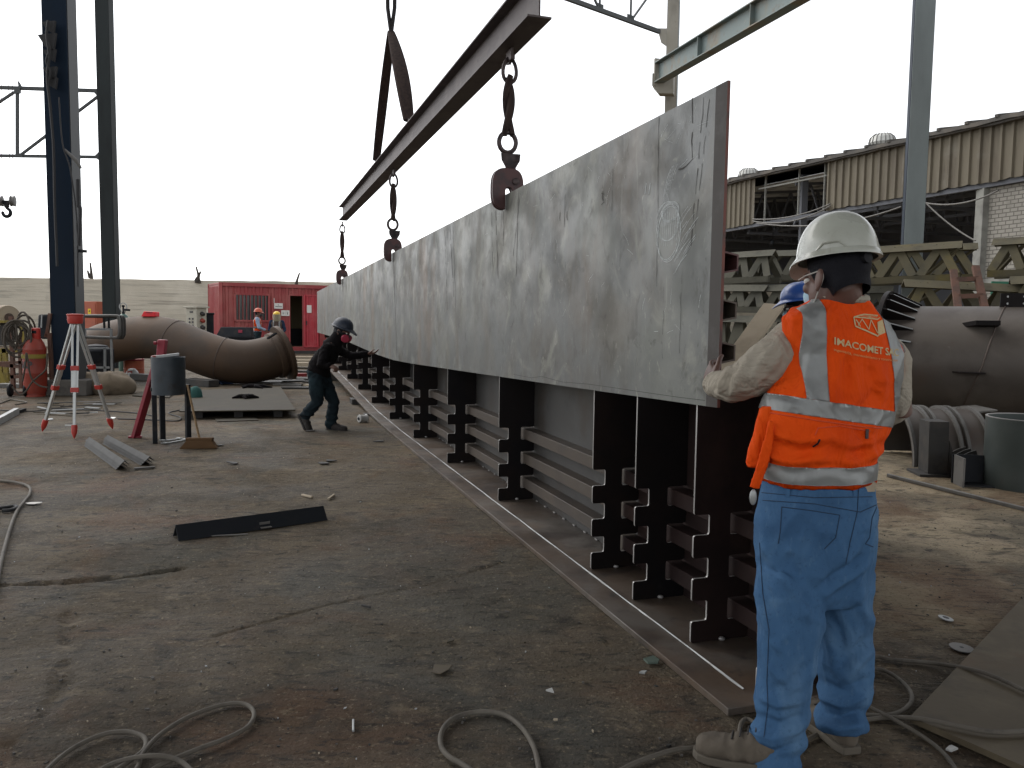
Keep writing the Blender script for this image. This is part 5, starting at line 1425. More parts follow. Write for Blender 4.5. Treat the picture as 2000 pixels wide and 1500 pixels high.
# broom
f = g(390, 876); hd = f + ZU * .10
br = thing('broom', 'worn brown push broom standing on the floor beside the drum stand', 'broom', f)
m = MB(); m.tube([hd, at(366, 752, 8.95)], [.013, .012], 8); m.build('handle', 'wood', br)
m = MB(); ax = V((1, .06, .02)); m.hexa([f + V((-.20, -.05, 0)), f + V((.20, -.04, .01)), f + V((.19, .05, .01)), f + V((-.19, .05, 0)), f + V((-.13, -.03, .085)), f + V((.14, -.03, .09)), f + V((.14, .03, .09)), f + V((-.13, .03, .085))]); m.build('bristles', 'bristle', br)
m = MB(); m.beam(hd + V((-.14, 0, 0)), hd + V((.145, 0, .005)), .06, .03); m.build('broom_head', 'bristle', br, bevel=.004)
# wrenches by the stand
for i, (u0, v0, u1, v1, lab) in enumerate(((322, 866, 362, 859, 'long steel spanner on the floor between the legs of the drum stand'), (318, 861, 350, 857, 'shorter spanner behind the long one under the drum stand'))):
    a, b = g(u0, v0, .012), g(u1, v1, .012); d = (b - a).normalized(); m = MB(); m.beam(a, b, .022, .01)
    for e, s in ((a, 1), (b, -1)):
        x = V((-d.y, d.x, 0)); m.prism([e + x * .03 - d * s * .03, e + x * .036 + d * s * .02, e - x * .036 + d * s * .02, e - x * .03 - d * s * .03, e - x * .012 - d * s * .008, e + x * .012 - d * s * .008], ZU * .012)
    tag(m.build('spanner', 'galv', loc=a), lab, 'spanner', 'spanners under the drum stand')

# ------------------------------------------------------------------ steel sections in the foreground
def vsec(a, b, w, h, t):  # inverted V angle
    return [(-w, 0), (0, h), (w, 0), (w - t * 1.4, 0), (0, h - t * 1.4), (-w + t * 1.4, 0)]
a, b = g(343, 1052), g(632, 1012)
an = thing('angle_bar', 'dark steel angle bar lying ridge-up on the floor in the left foreground', 'angle bar', a)
m = MB(); m.profile(a, b, vsec(a, b, .075, .09, .008)); m.build('angle_body', 'black_iron', an, bevel=.001)
d = (b - a).normalized(); c = a.lerp(b, .56) + V((d.y, -d.x, 0)) * .065 + ZU * .012
m = MB(); m.box(c, .07, .05, .006, X=d, Y=V((-d.y, d.x, 0)), Z=ZU); m.box(c + ZU * .016 + V((-d.y, d.x, 0)) * .015, .07, .004, .032, X=d, Y=V((-d.y, d.x, 0)), Z=ZU); m.build('clip', 'grey_iron', an)
flat('flat_bar', 'grey_iron', 402, 1048, 484, 1044, .012, .006, 'thin flat bar lying in front of the dark angle bar', 'bar')
for i, (u0, v0, u1, v1, lab) in enumerate(((172, 870, 236, 916, 'front stacked V-section steel profile lying on the floor'), (208, 866, 284, 908, 'rear stacked V-section steel profile, ending nearest the broom'))):
    a, b = g(u0, v0), g(u1, v1)
    t = thing('steel_profile', lab, 'steel profile', a, 'V-section profiles on the floor')
    for k in range(3):
        o = ZU * (.026 * k) + V((.006, .004, 0)) * k
        m = MB(); m.profile(a + o, b + o + (b - a).normalized() * .05 * k, vsec(a, b, .042, .042, .006)); m.build('section', 'galv_dull', t)
m = MB(); m.beam(g(262, 915, .01), g(302, 912, .01), .05, .012); tag(m.build('scrap_strip', 'dark_iron', loc=g(280, 913)), 'short dark strip at the end of the steel profiles', 'scrap')
# aluminium frame at left edge
a, b = g(-90, 870, .04), g(33, 803, .04)
m = MB(); m.beam(a, b, .06, .09); fr = tag(m.build('channel_end', 'galv', loc=b), 'grey steel channel entering at the left edge of the picture', 'channel')
m = MB(); m.beam(g(34, 804, .03), g(48, 800, .03), .05, .04); m.build('plug', 'strap_black', fr)

# ------------------------------------------------------------------ right side: tank section
RT = .685
tc = at(1737, 705, 10.3); tdir = V((.82, -.573, 0)).normalized()
tank = thing('tank_section', 'large dark steel pipe section lying behind the man in the white helmet', 'pipe', (tc.x, tc.y, 0))
tx, ty = MB().frame(tdir)
m = MB()
m.lathe([(RT, 0), (RT, 3.6), (RT - .025, 3.6), (RT - .025, 0)], tc, tdir, 64, close=False)
m.build('tank_body', 'tank_steel', tank, smooth=50)
m = MB(); m.lathe([(RT - .03, -.05), (.875, -.05), (.875, .0), (RT - .03, .0)], tc, tdir, 64, close=False); m.build('end_flange', 'girder_steel', tank, bevel=.002)
for i in range(26):
    a = 2 * math.pi * (i + .5) / 26
    rd = (tx * math.cos(a) + ty * math.sin(a)); sd_ = rd.cross(tdir)
    if rd.z < -.4: continue
    m = MB(); m.prism([tc + rd * (RT - .004) + tdir * .001, tc + rd * .855 + tdir * .001, tc + rd * .85 + tdir * .05, tc + rd * (RT + .02) + tdir * .34, tc + rd * (RT - .004) + tdir * .34], sd_ * .016)
    m.mi = [0, 0] + [0, 0, 1, 0, 0]
    m.build('gusset', ['girder_steel', 'galv'], tank, smooth=0)
m = MB()
for i in range(40):
    a = 2 * math.pi * i / 40; rd = (tx * math.cos(a) + ty * math.sin(a))
    m.lathe([(.002, 0), (.014, 0), (.014, .006), (.002, .006)], tc + rd * .825 - tdir * .0 + tdir * .001, tdir, 8)
m.build('bolt_hole', 'strap_black', tank)
for k, sl_t in ((1.02, .42), (2.5, .2)):
    m = MB(); P_ = []
    for q in range(56):
        a = 2 * math.pi * q / 56; rd = (tx * math.cos(a) + ty * math.sin(a))
        P_.append(tc + rd * (RT + .001) + tdir * (k + sl_t * .5 * rd.z + .06 * (1 - abs(rd.z))))
    m.tube(P_, .010, 6, closed=True); m.build('weld_seam', 'weld', tank)
def tank_pt(u, v, off=0.0):
    d = ray(u, v); o = EYE - tc
    dp = d - tdir * d.dot(tdir); op = o - tdir * o.dot(tdir)
    A = dp.dot(dp); B = 2 * dp.dot(op); Cc = op.dot(op) - (RT + off) ** 2
    D = B * B - 4 * A * Cc
    k = (-B - math.sqrt(max(D, 0))) / (2 * A)
    return EYE + d * k
for u, v, wL, wS, nm in ((1912, 636, .34, .16, 'plate_lug'), (1888, 729, .36, .10, 'plate_lug')):
    p = tank_pt(u, v); n_ = ((p - tc) - tdir * (p - tc).dot(tdir)).normalized()
    m = MB(); out = (V((0, -1, .05)) if v < 700 else V((0, -1, 0))).normalized()
    m.prism([p - tdir * wL / 2 - n_ * .03, p + tdir * wL / 2 - n_ * .03, p + tdir * wL * .38 + out * wS, p - tdir * wL * .32 + out * wS], ZU * (.05 if v < 700 else .014)); m.build(nm, 'girder_steel', tank)
p = tank_pt(1985, 606); p = tc + tdir * ((p - tc).dot(tdir)) + ZU * RT
m = MB(); m.prism([p + tdir * a + ZU * b + V((0, -.14, 0)) for a, b in ((-.25, -.05), (.5, -.05), (.5, .13), (.33, .15), (-.25, .15))], (0, .016, 0)); lgp = m.build('drilled_lug', 'girder_steel', tank)
m = MB()
for x in (-.18, -.02, .14, .3):
    for z in (.03, .11):
        m.lathe([(.002, 0), (.013, 0), (.013, .004), (.002, .004)], p + tdir * x + ZU * z + V((0, -.141, 0)), (0, -1, 0), 8)
m.build('bolt_hole', 'galv', lgp)
for k in (.6, 2.4):
    m = MB(); c = tc + tdir * k; m.prism([V((c.x - .03, c.y - .55, 0)), V((c.x - .03, c.y + .55, 0)), V((c.x - .03, c.y + .5, .5)), V((c.x - .03, c.y, .26)), V((c.x - .03, c.y - .5, .5))], tdir * .06); m.build('cradle', 'black_iron', tank)

# half shell with ribs
hd_ = V((.995, -.06, 0)).normalized(); hx = V((hd_.y, -hd_.x, 0)); RH = .53
hs0 = V((4.02, 8.58, 0))
hsL = thing('half_shell', 'half-round ribbed steel shell lying like a tunnel under the big pipe', 'half shell', hs0)
def arc(mb, r0, r1, k0, k1, a0=0.0, a1=math.pi, n=28, H_=.02):
    prof = []
    vs = []
    for i in range(n + 1):
        a = lerp(a0, a1, i / n); q = hx * math.cos(a) + ZU * math.sin(a)
        for r, k in ((r0, k0), (r1, k0), (r1, k1), (r0, k1)): vs.append(hs0 + q * r + hd_ * k + ZU * H_)
    fs = [(4 * i + q, 4 * i + (q + 1) % 4, 4 * i + 4 + (q + 1) % 4, 4 * i + 4 + q) for i in range(n) for q in range(4)] + [(0, 1, 2, 3), (4 * n + 3, 4 * n + 2, 4 * n + 1, 4 * n)]
    mb.add(vs, fs)
m = MB(); arc(m, RH - .012, RH, 0, .78); m.build('shell', 'tank_steel', hsL)
for k in (.0, .20, .27, .46, .53, .74):
    m = MB(); arc(m, RH + .001, RH + .035, k, k + .03); m.build('rib', 'grey_iron', hsL)
# bracket pedestal
P = g(1838, 931)
bk = thing('bracket_pedestal', 'dark steel bracket with an upright box and curved gussets in front of the half shell', 'bracket', P)
bd = V((.96, -.1, 0)).normalized(); bn = V((.1, .96, 0)).normalized()
m = MB(); m.box(P + ZU * .012 + bd * .1 + bn * .12, .62, .34, .024, X=bd, Y=bn, Z=ZU); m.build('base_plate', 'dark_iron', bk, bevel=.002)
m = MB(); m.hexa([P + bd * a + bn * b + ZU * z for a, b, z in ((-.12, 0, .025), (.06, 0, .025), (.06, .24, .025), (-.12, .24, .025), (-.13, 0, .52), (.05, 0, .52), (.05, .24, .52), (-.13, .24, .52))]); m.build('upright', 'dark_iron', bk, bevel=.003)
for o in (.0, .11, .22):
    m = MB(); pts = [(.062, .025), (.36, .025), (.35, .12), (.30, .26), (.24, .24), (.17, .20), (.10, .22), (.062, .34)]
    m.prism([P + bd * a + bn * o + ZU * z for a, z in pts], bn * .014); m.build('gusset', 'dark_iron', bk)
# quarter saddles to its right
P2_ = g(1885, 905)
sdl = thing('saddle_bracket', 'tilted saddle plate with a concave cut-out between the bracket and the upright stub pipe', 'saddle', P2_)
for o in (0, .16, .32):
    m = MB(); pts = [(-.06, .0), (.30, .0), (.26, .22), (.16, .36), (.10, .50), (.02, .52)] + [(-.20 + .26 * math.cos(a), .52 - .26 * math.sin(a)) for a in np.linspace(.25, 1.2, 7)]
    m.prism([P2_ + bd * (a + .06) + bn * (o + .12) + ZU * (z + .01) for a, z in pts], bn * .014); m.build('web_plate', 'dark_iron', sdl)
m = MB(); m.box(P2_ + ZU * .54 + bd * .14 + bn * .25, .3, .5, .014, X=(bd + ZU * .12).normalized(), Y=bn, Z=(ZU - bd * .12).normalized()); m.build('top_plate', 'grey_iron', sdl)
# open box
P = g(1872, 948)
ob = thing('angle_box', 'L-shaped dark plate piece standing against the stub pipe', 'steel offcut', P)
m = MB(); m.box(P + ZU * .13, .016, .22, .26, -.15); m.build('end_plate', 'grey_iron', ob)
m = MB(); m.box(P + ZU * .13 + V((.18, .10, 0)), .36, .014, .26, -.15); m.box(P + ZU * .008 + V((.18, .0, 0)), .36, .2, .012, -.15); m.build('side_plate', 'black_iron', ob)
# stub pipe
c0 = at(2010, 900, 7.2); c0.z = 0; zt_ = at(2010, 815, 7.2).z; rS = .355
stp = thing('stub_pipe', 'upright open steel pipe stub at the right picture edge', 'pipe', c0)
m = MB(); m.lathe([(rS, .0), (rS, zt_), (rS - .016, zt_), (rS - .016, .0)], c0, ZU, 48, close=False); m.build('pipe_wall', 'stub_green', stp, smooth=50)
m = MB(); m.lathe([(rS + .001, zt_ - .006), (rS + .001, zt_ + .001), (rS - .017, zt_ + .001), (rS - .017, zt_ - .006)], c0, ZU, 48, close=False); m.build('cut_rim', 'bright_edge', stp)
flat('round_bar', 'grey_iron', 1734, 931, 2080, 1018, .03, .03, 'long thin bar on the ground in front of the stub pipe', 'bar')

# ------------------------------------------------------------------ right foreground plate, discs
A_, B_ = g(1778, 1399, .035), g(2000, 1165, .035); e1 = (B_ - A_); A2 = g(2000, 1497, .035); e2 = (A2 - A_)
pts = [A_, A_ + e2 * 2.2, A_ + e2 * 2.2 + e1 * 1.25, A_ + e1 * 1.25]
m = MB(); m.prism(pts, ZU * -.022); tag(m.build('floor_plate', 'sheet_brown', loc=A_), 'brown steel plate on the ground in the bottom right corner', 'steel plate')
for lab, u, v, r, mt, hole, tilt in (('shiny grinding disc with a dark hole lying on the ground right of the jeans', 1847, 1208, .034, 'galv', .012, .15), ('dull grey cutting disc half under the brown plate at right', 1878, 1266, .05, 'grey_iron', .007, .05)):
    P = g(u, v, .008); m = MB(); m.lathe([(hole, 0), (r, 0), (r, .004), (hole, .005)], P, (tilt, -.05, 1), 28, close=False)
    o = tag(m.build('disc', mt, loc=P), lab, 'disc'); m = MB(); m.lathe([(.001, .003), (hole * 1.25, .0045), (hole * 1.25, .006), (.001, .006)], P, (tilt, -.05, 1), 16); m.build('hub_hole', 'ink', o)

# ------------------------------------------------------------------ hoses on the ground
def hose(name, label, px, r=.0078, mt='hose', cat='hose', zs=None, ext=True):
    P = []
    for i, q in enumerate(px):
        z = q[2] if len(q) > 2 else r + .002
        P.append(g(q[0], q[1], z))
    m = MB(); m.tube(catmull(P, 8), r, 10)
    return tag(m.build(name, mt, loc=P[0]), label, cat)
hose('hose', 'long looping grey hose at the bottom left, widest loop', [(180, 1580), (240, 1530), (269, 1498), (277, 1474), (312, 1435), (368, 1400), (433, 1377), (477, 1375), (496, 1392), (485, 1418), (442, 1442), (381, 1465), (329, 1487), (295, 1505), (250, 1545)])
hose('hose', 'grey hose loop at the bottom left, smaller left loop', [(30, 1570), (95, 1500), (143, 1461), (199, 1435), (245, 1429), (275, 1436), (285, 1448), (281, 1464), (262, 1480), (225, 1505), (180, 1540)])
hose('hose', 'short arch of grey hose at the bottom edge between the two left loops', [(150, 1545), (199, 1502), (243, 1484, .018), (295, 1476, .03), (338, 1481, .02), (371, 1502), (400, 1545)])
hose('hose', 'single loop of greenish hose at the bottom middle', [(990, 1590), (950, 1530), (905, 1494), (877, 1478), (861, 1455), (865, 1424), (892, 1400), (940, 1390), (984, 1396), (1018, 1420), (1042, 1458), (1053, 1505), (1060, 1580)], .0088)
hose('hose', 'hose running from the bottom edge to the boot of the man in the white helmet', [(1150, 1545), (1220, 1500), (1272, 1478), (1320, 1464), (1372, 1460), (1450, 1458), (1500, 1440), (1462, 1405), (1446, 1418), (1452, 1452), (1500, 1462), (1562, 1450), (1600, 1432)], .0078)
hose('hose', 'hose at far right snaking onto the brown plate, uppermost of the right hoses', [(1560, 1290), (1640, 1285), (1708, 1282), (1740, 1288), (1820, 1295, .012), (1900, 1308, .045), (1948, 1324, .05), (2000, 1348, .05), (2080, 1385, .05)], .0082)
hose('hose', 'hose bent in a U-turn right of the jeans', [(1620, 1318), (1702, 1306), (1740, 1316), (1772, 1342), (1781, 1366), (1766, 1386), (1732, 1397), (1684, 1396), (1610, 1392)], .0082)
hose('hose', 'straight hose slanting to the bottom edge right of the boots', [(1640, 1350), (1692, 1378), (1740, 1402, .02), (1800, 1437), (1840, 1468), (1866, 1502), (1890, 1550)], .0072)
hose('hose', 'hose lying along the front edge of the brown plate', [(1600, 1412), (1684, 1406), (1740, 1401), (1800, 1404, .045), (1880, 1420, .05), (1940, 1430, .05), (2000, 1428, .05), (2080, 1420, .05)], .0082)
hose('hose', 'pale hose at the left edge of the picture', [(-60, 935), (0, 939), (35, 943), (57, 951), (58, 965), (47, 980), (34, 997), (22, 1025), (9, 1070), (0, 1108), (-12, 1170)], .011)
hose('hose', 'short bit of hose end at the left edge under the pale hose', [(-20, 996), (5, 992), (26, 989), (33, 991), (22, 996), (4, 998)], .014, 'cable_black')
hose('cable', 'thin black cable across the floor behind the tripod', [(-20, 800), (60, 803), (110, 798), (180, 801), (260, 806), (300, 812)], .008, 'cable_black', 'cable')
hose('cable', 'thin black cable snaking from the drum stand to the green bag', [(230, 818), (300, 820), (345, 822), (352, 815), (330, 806), (370, 798), (396, 793)], .008, 'cable_black', 'cable')
hose('cable', 'thin pale hose on the floor under the gas cylinder trolley', [(0, 788), (20, 781), (40, 783), (52, 786), (30, 790)], .01, 'hose', 'hose')

# ------------------------------------------------------------------ scraps
rr = random.Random(21)
def shard(label, u, v, s, mt, h=.006, k=5, group=None, cat='scrap', name='scrap_piece', tilt=.25, st=1.0):
    c = g(u, v, .006); pts = []
    a0 = rr.uniform(0, 6)
    for i in range(k):
        a = a0 + 2 * math.pi * i / k + rr.uniform(-.4, .4); r = s * rr.uniform(.6, 1.1); pts.append(c + V((math.cos(a) * r * st, math.sin(a) * r, 0)))
    tz = rr.uniform(-tilt, tilt); 
    pts = [V((p.x, p.y, max(.004, .006 + (p.x - c.x) * tz))) for p in pts]
    m = MB(); m.prism(pts, ZU * h)
    return tag(m.build(name, mt, loc=c, smooth=0), label, cat, group)
shard('bright white triangular shard in the middle foreground', 1074, 1350, .022, 'white_plastic', k=3, tilt=.8)
shard('torn brown flake on the ground in the middle foreground', 860, 1307, .05, 'sheet_brown', .003, 6)
shard('greenish glass piece beside the girder flange', 1270, 1292, .045, 'glass_green', .008, 5)
shard('pale shiny bit just below the greenish glass piece', 1256, 1314, .016, 'galv', k=4)
shard('grey triangular chip on the ground near the girder flange', 1180, 1253, .022, 'sheet_steel', k=3)
shard('pale flake on the floor left of the weld rods', 880, 1253, .022, 'sheet_steel', k=5)
shard('pale gloved tape scrap at the left edge beside the pale hose', 66, 983, .05, 'tape_white', .004, 6, st=1.6)
shard('small white chip on the right by the brown plate corner', 1857, 1463, .02, 'white_plastic', k=5)
flat('electrode', 'galv', 690, 1408, 690, 1430, .008, .008, 'upright-looking welding rod stub on the ground at the bottom middle', 'rod stub')
flat('electrode', 'dark_iron', 706, 1184, 724, 1188, .008, .012, 'short dark rod stub in the middle of the floor', 'rod stub')
flat('electrode', 'board_tan', 642, 976, 653, 968, .02, .015, 'pale stub on the floor past the angle bar', 'rod stub')
flat('electrode', 'board_tan', 590, 968, 610, 973, .022, .015, 'pale bent stub on the floor beyond the angle bar', 'rod stub')
flat('electrode', 'sheet_steel', 1024, 1098, 1036, 1114, .004, .004, 'curved bright wire bit near the flange', 'rod stub')
for u, v in ((630, 905), (647, 900), (740, 862), (605, 842), (430, 870), (455, 905)):
    shard('dark flat offcut lying on the floor between the broom and the girder', u, v, .05, 'dark_iron', .008, 5, 'dark offcuts on the floor', st=1.5)
for i in range(26):
    u, v = 120 + rr.uniform(-40, 100), 800 + rr.uniform(-14, 12)
    P = g(u, v, .01); m = MB(); a = rr.uniform(-.8, .8); m.box(P + ZU * rr.uniform(0, .03), rr.uniform(.15, .45), rr.uniform(.02, .06), .012, a)
    tag(m.build('metal_offcut', rr.choice(['galv', 'grey_iron', 'sheet_steel', 'dark_iron']), loc=P), 'steel strip offcut scattered on the floor behind the survey tripod', 'offcut', 'strip offcuts behind the tripod')
# fine litter: chips and stones nobody could count
m = MB(); r2 = random.Random(5)
mts = ['sheet_steel', 'galv', 'dark_iron', 'board_tan', 'concrete']
for i in range(2200):
    y = 1.9 + r2.random() ** 1.5 * 11; x = r2.uniform(-.75, .75) * (y + .4)
    if x > .9 - .32 * (y - 2.9) - .2 and x < 1.6 - .32 * (y - 2.9): continue
    s = r2.choice([.0018, .0022, .003, .003, .0045]) * r2.uniform(.6, 1.3); m.cur = r2.choice([0, 1, 2, 2, 2, 3, 4, 4, 4, 4]) if s < .004 else r2.choice([2, 4, 4])
    k = r2.choice([3, 4, 5]); a0 = r2.uniform(0, 6); st_ = r2.choice([1, 1, 2.2])
    pts = []
    ca, sa = math.cos(a0), math.sin(a0)
    for j in range(k):
        a = 2 * math.pi * j / k; px_, py_ = math.cos(a) * s * st_, math.sin(a) * s
        pts.append(V((x + px_ * ca - py_ * sa, y + px_ * sa + py_ * ca, -.002)))
    m.prism(pts, V((r2.uniform(-.3, .3) * s, r2.uniform(-.3, .3) * s, s * r2.uniform(.6, 1.0) + .003)))
tag(m.build('ground_litter', mts, smooth=0), 'fine metal chips and small stones scattered over the dirt floor', 'litter', kind='stuff')

# ------------------------------------------------------------------ stacked lattice trusses at the right
def lattice_truss(label, A, B, h, w, mt, n, group='lattice trusses stacked at the right', capw=.17, diag=True, cat='truss'):
    """triangular prism: ridge cap from A to B (top), two bottom chords, flat V braces on both sides"""
    A, B = V(A), V(B); d = (B - A).normalized(); x = d.cross(ZU).normalized()
    t = thing('lattice_truss', label, cat, (A + B) / 2 - ZU * h, group)
    m = MB(); c = capw
    m.profile(A, B, [(-c, -c * .75), (0, 0), (c, -c * .75), (c - .02, -c * .75), (0, -.03), (-c + .02, -c * .75)]); m.build('ridge_cap', mt, t)
    for s in (-1, 1):
        m = MB(); m.beam(A + x * s * w - ZU * (h - .05), B + x * s * w - ZU * (h - .05), .09, .11); m.build('bottom_chord', mt, t)
    L_ = (B - A).length
    for i in range(n):
        k0, k1, k2 = L_ * (i + .08) / n, L_ * (i + .5) / n, L_ * (i + .92) / n
        for s in (-1, 1):
            for ka, kb in ((k0, k1), (k2, k1)):
                m = MB(); m.beam(A + d * ka + x * s * w * .98 - ZU * (h - .1), A + d * kb + x * s * .06 - ZU * .07, .13, .025, up=(x * s + ZU * .35)); m.build('brace', mt, t)
        if diag and i % 2 == 0:
            m = MB(); m.beam(A + d * k0 - x * w * .9 - ZU * (h - .1), A + d * k2 + x * .05 - ZU * .12, .07, .03); m.build('cross_brace', mt, t)
    return t
def T(u0, v0, Y0, u1, v1, Y1): return at(u0, v0, Y0), at(u1, v1, Y1)
a, b = T(1640, 486, 14.6, 1880, 470, 13.6); lattice_truss('mossy yellow-brown truss at the top of the right-hand stack, front one', a, b, .66, .30, 'lattice', 3)
a, b = T(1660, 484, 15.8, 1910, 474, 14.9); lattice_truss('mossy truss just behind the front top truss of the right-hand stack', a, b, .68, .30, 'lattice', 3)
a, b = T(1765, 545, 13.3, 2000, 556, 12.9); lattice_truss('truss with a yellow end under the top truss of the right-hand stack', a, b, .62, .28, 'lattice', 3)
a, b = T(1560, 560, 14.8, 1745, 558, 14.2); lattice_truss('grey truss low in the right-hand stack, partly hidden by the helmet', a, b, .62, .28, 'lattice_grey', 3)
a, b = T(1940, 466, 14.0, 2160, 452, 13.0); lattice_truss('grey-brown truss at the top right edge in front of the white brick wall', a, b, .66, .30, 'lattice', 3)
a, b = T(1972, 540, 12.9, 2150, 532, 12.4); lattice_truss('truss with a bright yellow A-shaped end at the right edge', a, b, .62, .26, 'lattice', 2)
# yellow ends
for u0, v0, Y in ((1766, 547, 13.28), (1974, 543, 12.85)):
    pass
a, b = T(1395, 495, 16.4, 1515, 487, 15.6); lattice_truss('weathered grey truss at the top of the left-hand stack by the plate edge', a, b, .62, .28, 'lattice_grey', 3)
a, b = T(1480, 490, 17.0, 1640, 486, 16.4); lattice_truss('weathered grey truss behind the blue helmet, top row', a, b, .62, .28, 'lattice_grey', 3)
a, b = T(1395, 556, 16.0, 1500, 556, 15.3); lattice_truss('narrow grey truss with small A braces, second row of the left-hand stack', a, b, .52, .24, 'lattice_grey', 3, diag=False)
a, b = T(1395, 615, 15.6, 1500, 617, 15.0); lattice_truss('grey truss on the ground row of the left-hand stack', a, b, .95, .3, 'lattice_grey', 3)
a, b = T(1500, 556, 15.4, 1640, 553, 14.8); lattice_truss('grey truss beside the narrow one, second row of the left-hand stack', a, b, .56, .26, 'lattice_grey', 3, diag=False)
a, b = T(1500, 615, 15.2, 1680, 617, 14.6); lattice_truss('grey truss on the ground behind the blue helmet', a, b, .95, .3, 'lattice_grey', 3)
a, b = T(1690, 612, 14.4, 1890, 612, 13.8); lattice_truss('dark green-grey truss on the ground behind the big steel pipe', a, b, 1.0, .32, 'lattice_grey', 3)
a, b = T(1890, 612, 13.6, 2120, 612, 13.0); lattice_truss('truss on the ground at the right edge behind the big steel pipe', a, b, 1.0, .32, 'lattice_grey', 3)
# rusty ladder leaning on the stack
ld = thing('ladder_frame', 'rusty brown ladder frame leaning on the right-hand truss stack', 'ladder', g(1890, 770))
for a, b in (((1862, 528), (1876, 640)), ((1905, 520), (1932, 640))):
    m = MB(); m.beam(at(*a, 13.0), at(*b, 12.4), .10, .06); m.build('stile', 'ladder_rust', ld)
for v in (546, 579, 606):
    t = (v - 524) / 112
    m = MB(); m.beam(at(lerp(1862, 1876, t) + 2, v, 13.0 - .6 * t), at(lerp(1905, 1932, t), v - 2, 13.0 - .6 * t), .05, .07); m.build('rung', 'ladder_rust', ld)
# green sign half hidden
P = at(1953, 575, 16.0); sg = thing('green_sign', 'small green sign with white letters half hidden behind the trusses', 'sign', P)
m = MB(); m.box(P, .36, .02, .5); m.build('board', 'sign_green', sg)
tv, tf = text_mesh('DA', .16, .004); m = MB(); m.add([P + V((v.x - .0, -.013, v.y)) for v in tv], tf); m.build('lettering', 'white_plastic', sg, smooth=0)
m = MB(); m.beam(V((P.x, P.y + .04, 0)), P + V((0, .04, .2)), .05, .05); m.build('post', 'galv', sg)
# leaning plank and small red coil by the plate end
a, b = at(1432, 708, 6.2), at(1512, 596, 6.6)
a = a + (a - b) * (a.z / (b.z - a.z)) * .985
m = MB(); m.beam(a, b, .17, .03, up=(-.6, -.7, .5)); tag(m.build('leaning_plank', 'board_tan', loc=a, bevel=.003), 'pale tan plank leaning diagonally beside the blue-helmeted worker', 'plank')
# ------------------------------------------------------------------ people
def hand(mb, Wp, d, pn, th, s=1.0, curl=.9, spread=.012):
    """palm from the wrist along d, palm facing pn, thumb towards th; five separate bent fingers"""
    d = V(d).normalized(); pn = V(pn); pn = (pn - d * pn.dot(d)).normalized(); th = d.cross(pn); th = th if th.dot(V(th)) > 0 else th
    return d, pn, th
def add_hand(mb, Wp, d, pn, thumb_side, s=1.0, curl=.8, n=8):
    d = V(d).normalized(); pn = V(pn); pn = (pn - d * pn.dot(d)).normalized()
    ts = V(thumb_side); ts = (ts - d * ts.dot(d) - pn * ts.dot(pn)).normalized()
    L_ = .085 * s
    mb.loft([(Wp - d * .01 * s, ts * .024 * s, pn * .019 * s), (Wp + d * .02 * s, ts * .031 * s, pn * .019 * s), (Wp + d * .055 * s, ts * .040 * s, pn * .016 * s), (Wp + d * L_, ts * .039 * s, pn * .012 * s)], 14, 2.4)
    for i, (o, l) in enumerate(((.029, .074), (.010, .082), (-.010, .076), (-.029, .060))):
        b = Wp + d * L_ * (.98 - .03 * abs(i - 1)) + ts * o * s
        pts = [b - d * .02 * s]; dd = d.copy(); p = b
        pts.append(p)
        c = curl * (1 + .12 * i)
        for f, k in ((.44, .75), (.32, 1.0), (.24, .7)):
            dd = rot(dd, ts, 0) ; ax = d.cross(pn)
            a = c * k; dd = (dd * math.cos(a) + (pn if abs(dd.dot(pn)) < .999 else -d) * 0).normalized() if False else rot(dd, ax, a).normalized()
            p = p + dd * l * f * s; pts.append(p)
        mb.limb(pts, [.0098 * s, .0100 * s, .0092 * s, .0083 * s, .0066 * s], n)
    b = Wp + d * .025 * s + ts * .028 * s
    t1 = (d * .75 + ts * .75 + pn * .35).normalized(); t2 = (d * .95 + ts * .30 + pn * .4).normalized()
    p1 = b + t1 * .036 * s; p2 = p1 + t2 * .032 * s; p3 = p2 + (t2 + pn * .3).normalized() * .026 * s
    mb.limb([b - t1 * .01 * s, p1, p2, p3], [.0145 * s, .0118 * s, .0105 * s, .0085 * s], n)
def add_head(mb, C, f, u, s=1.0):
    f = V(f).normalized(); u = V(u); u = (u - f * u.dot(f)).normalized(); l = u.cross(f)
    B = lambda a, b, c, rx, ry, rz, n=16, m=10: mb.ball(C + f * a * s + l * b * s + u * c * s, rx * s, ry * s, rz * s, f, l, u, n, m)
    B(-.008, 0, .028, .098, .077, .092, 24, 16)
    B(.032, 0, -.045, .062, .060, .075, 20, 12)
    B(.045, 0, -.088, .040, .040, .030)
    B(.085, 0, .012, .016, .05, .014)
    B(.100, 0, -.022, .016, .013, .026); B(.110, 0, -.036, .014, .016, .012)
    for sd in (-1, 1):
        B(.072, sd * .036, -.028, .022, .022, .022)
        c = C + f * -.008 * s + l * sd * .080 * s + u * -.015 * s
        ax = (f * .75 + l * sd * .66).normalized()
        mb.ball(c, .020 * s, .008 * s, .033 * s, (f - l * sd * .3).normalized(), (l * sd + f * .3).normalized(), (u + f * -.15).normalized(), 14, 10)
        mb.ball(c - u * .026 * s + f * .006 * s, .009 * s, .007 * s, .011 * s, f, l, u, 8, 6)
    B(.092, 0, -.062, .012, .024, .007); B(.090, 0, -.074, .011, .020, .008)
    return f, l, u
def face_parts(root, C, f, l, u, s=1.0):
    for sd in (-1, 1):
        m = MB(); m.ball(C + f * .083 * s + l * sd * .033 * s + u * -.004 * s, .013 * s, .013 * s, .010 * s, f, l, u, 10, 8); m.build('eye', 'paper', root)
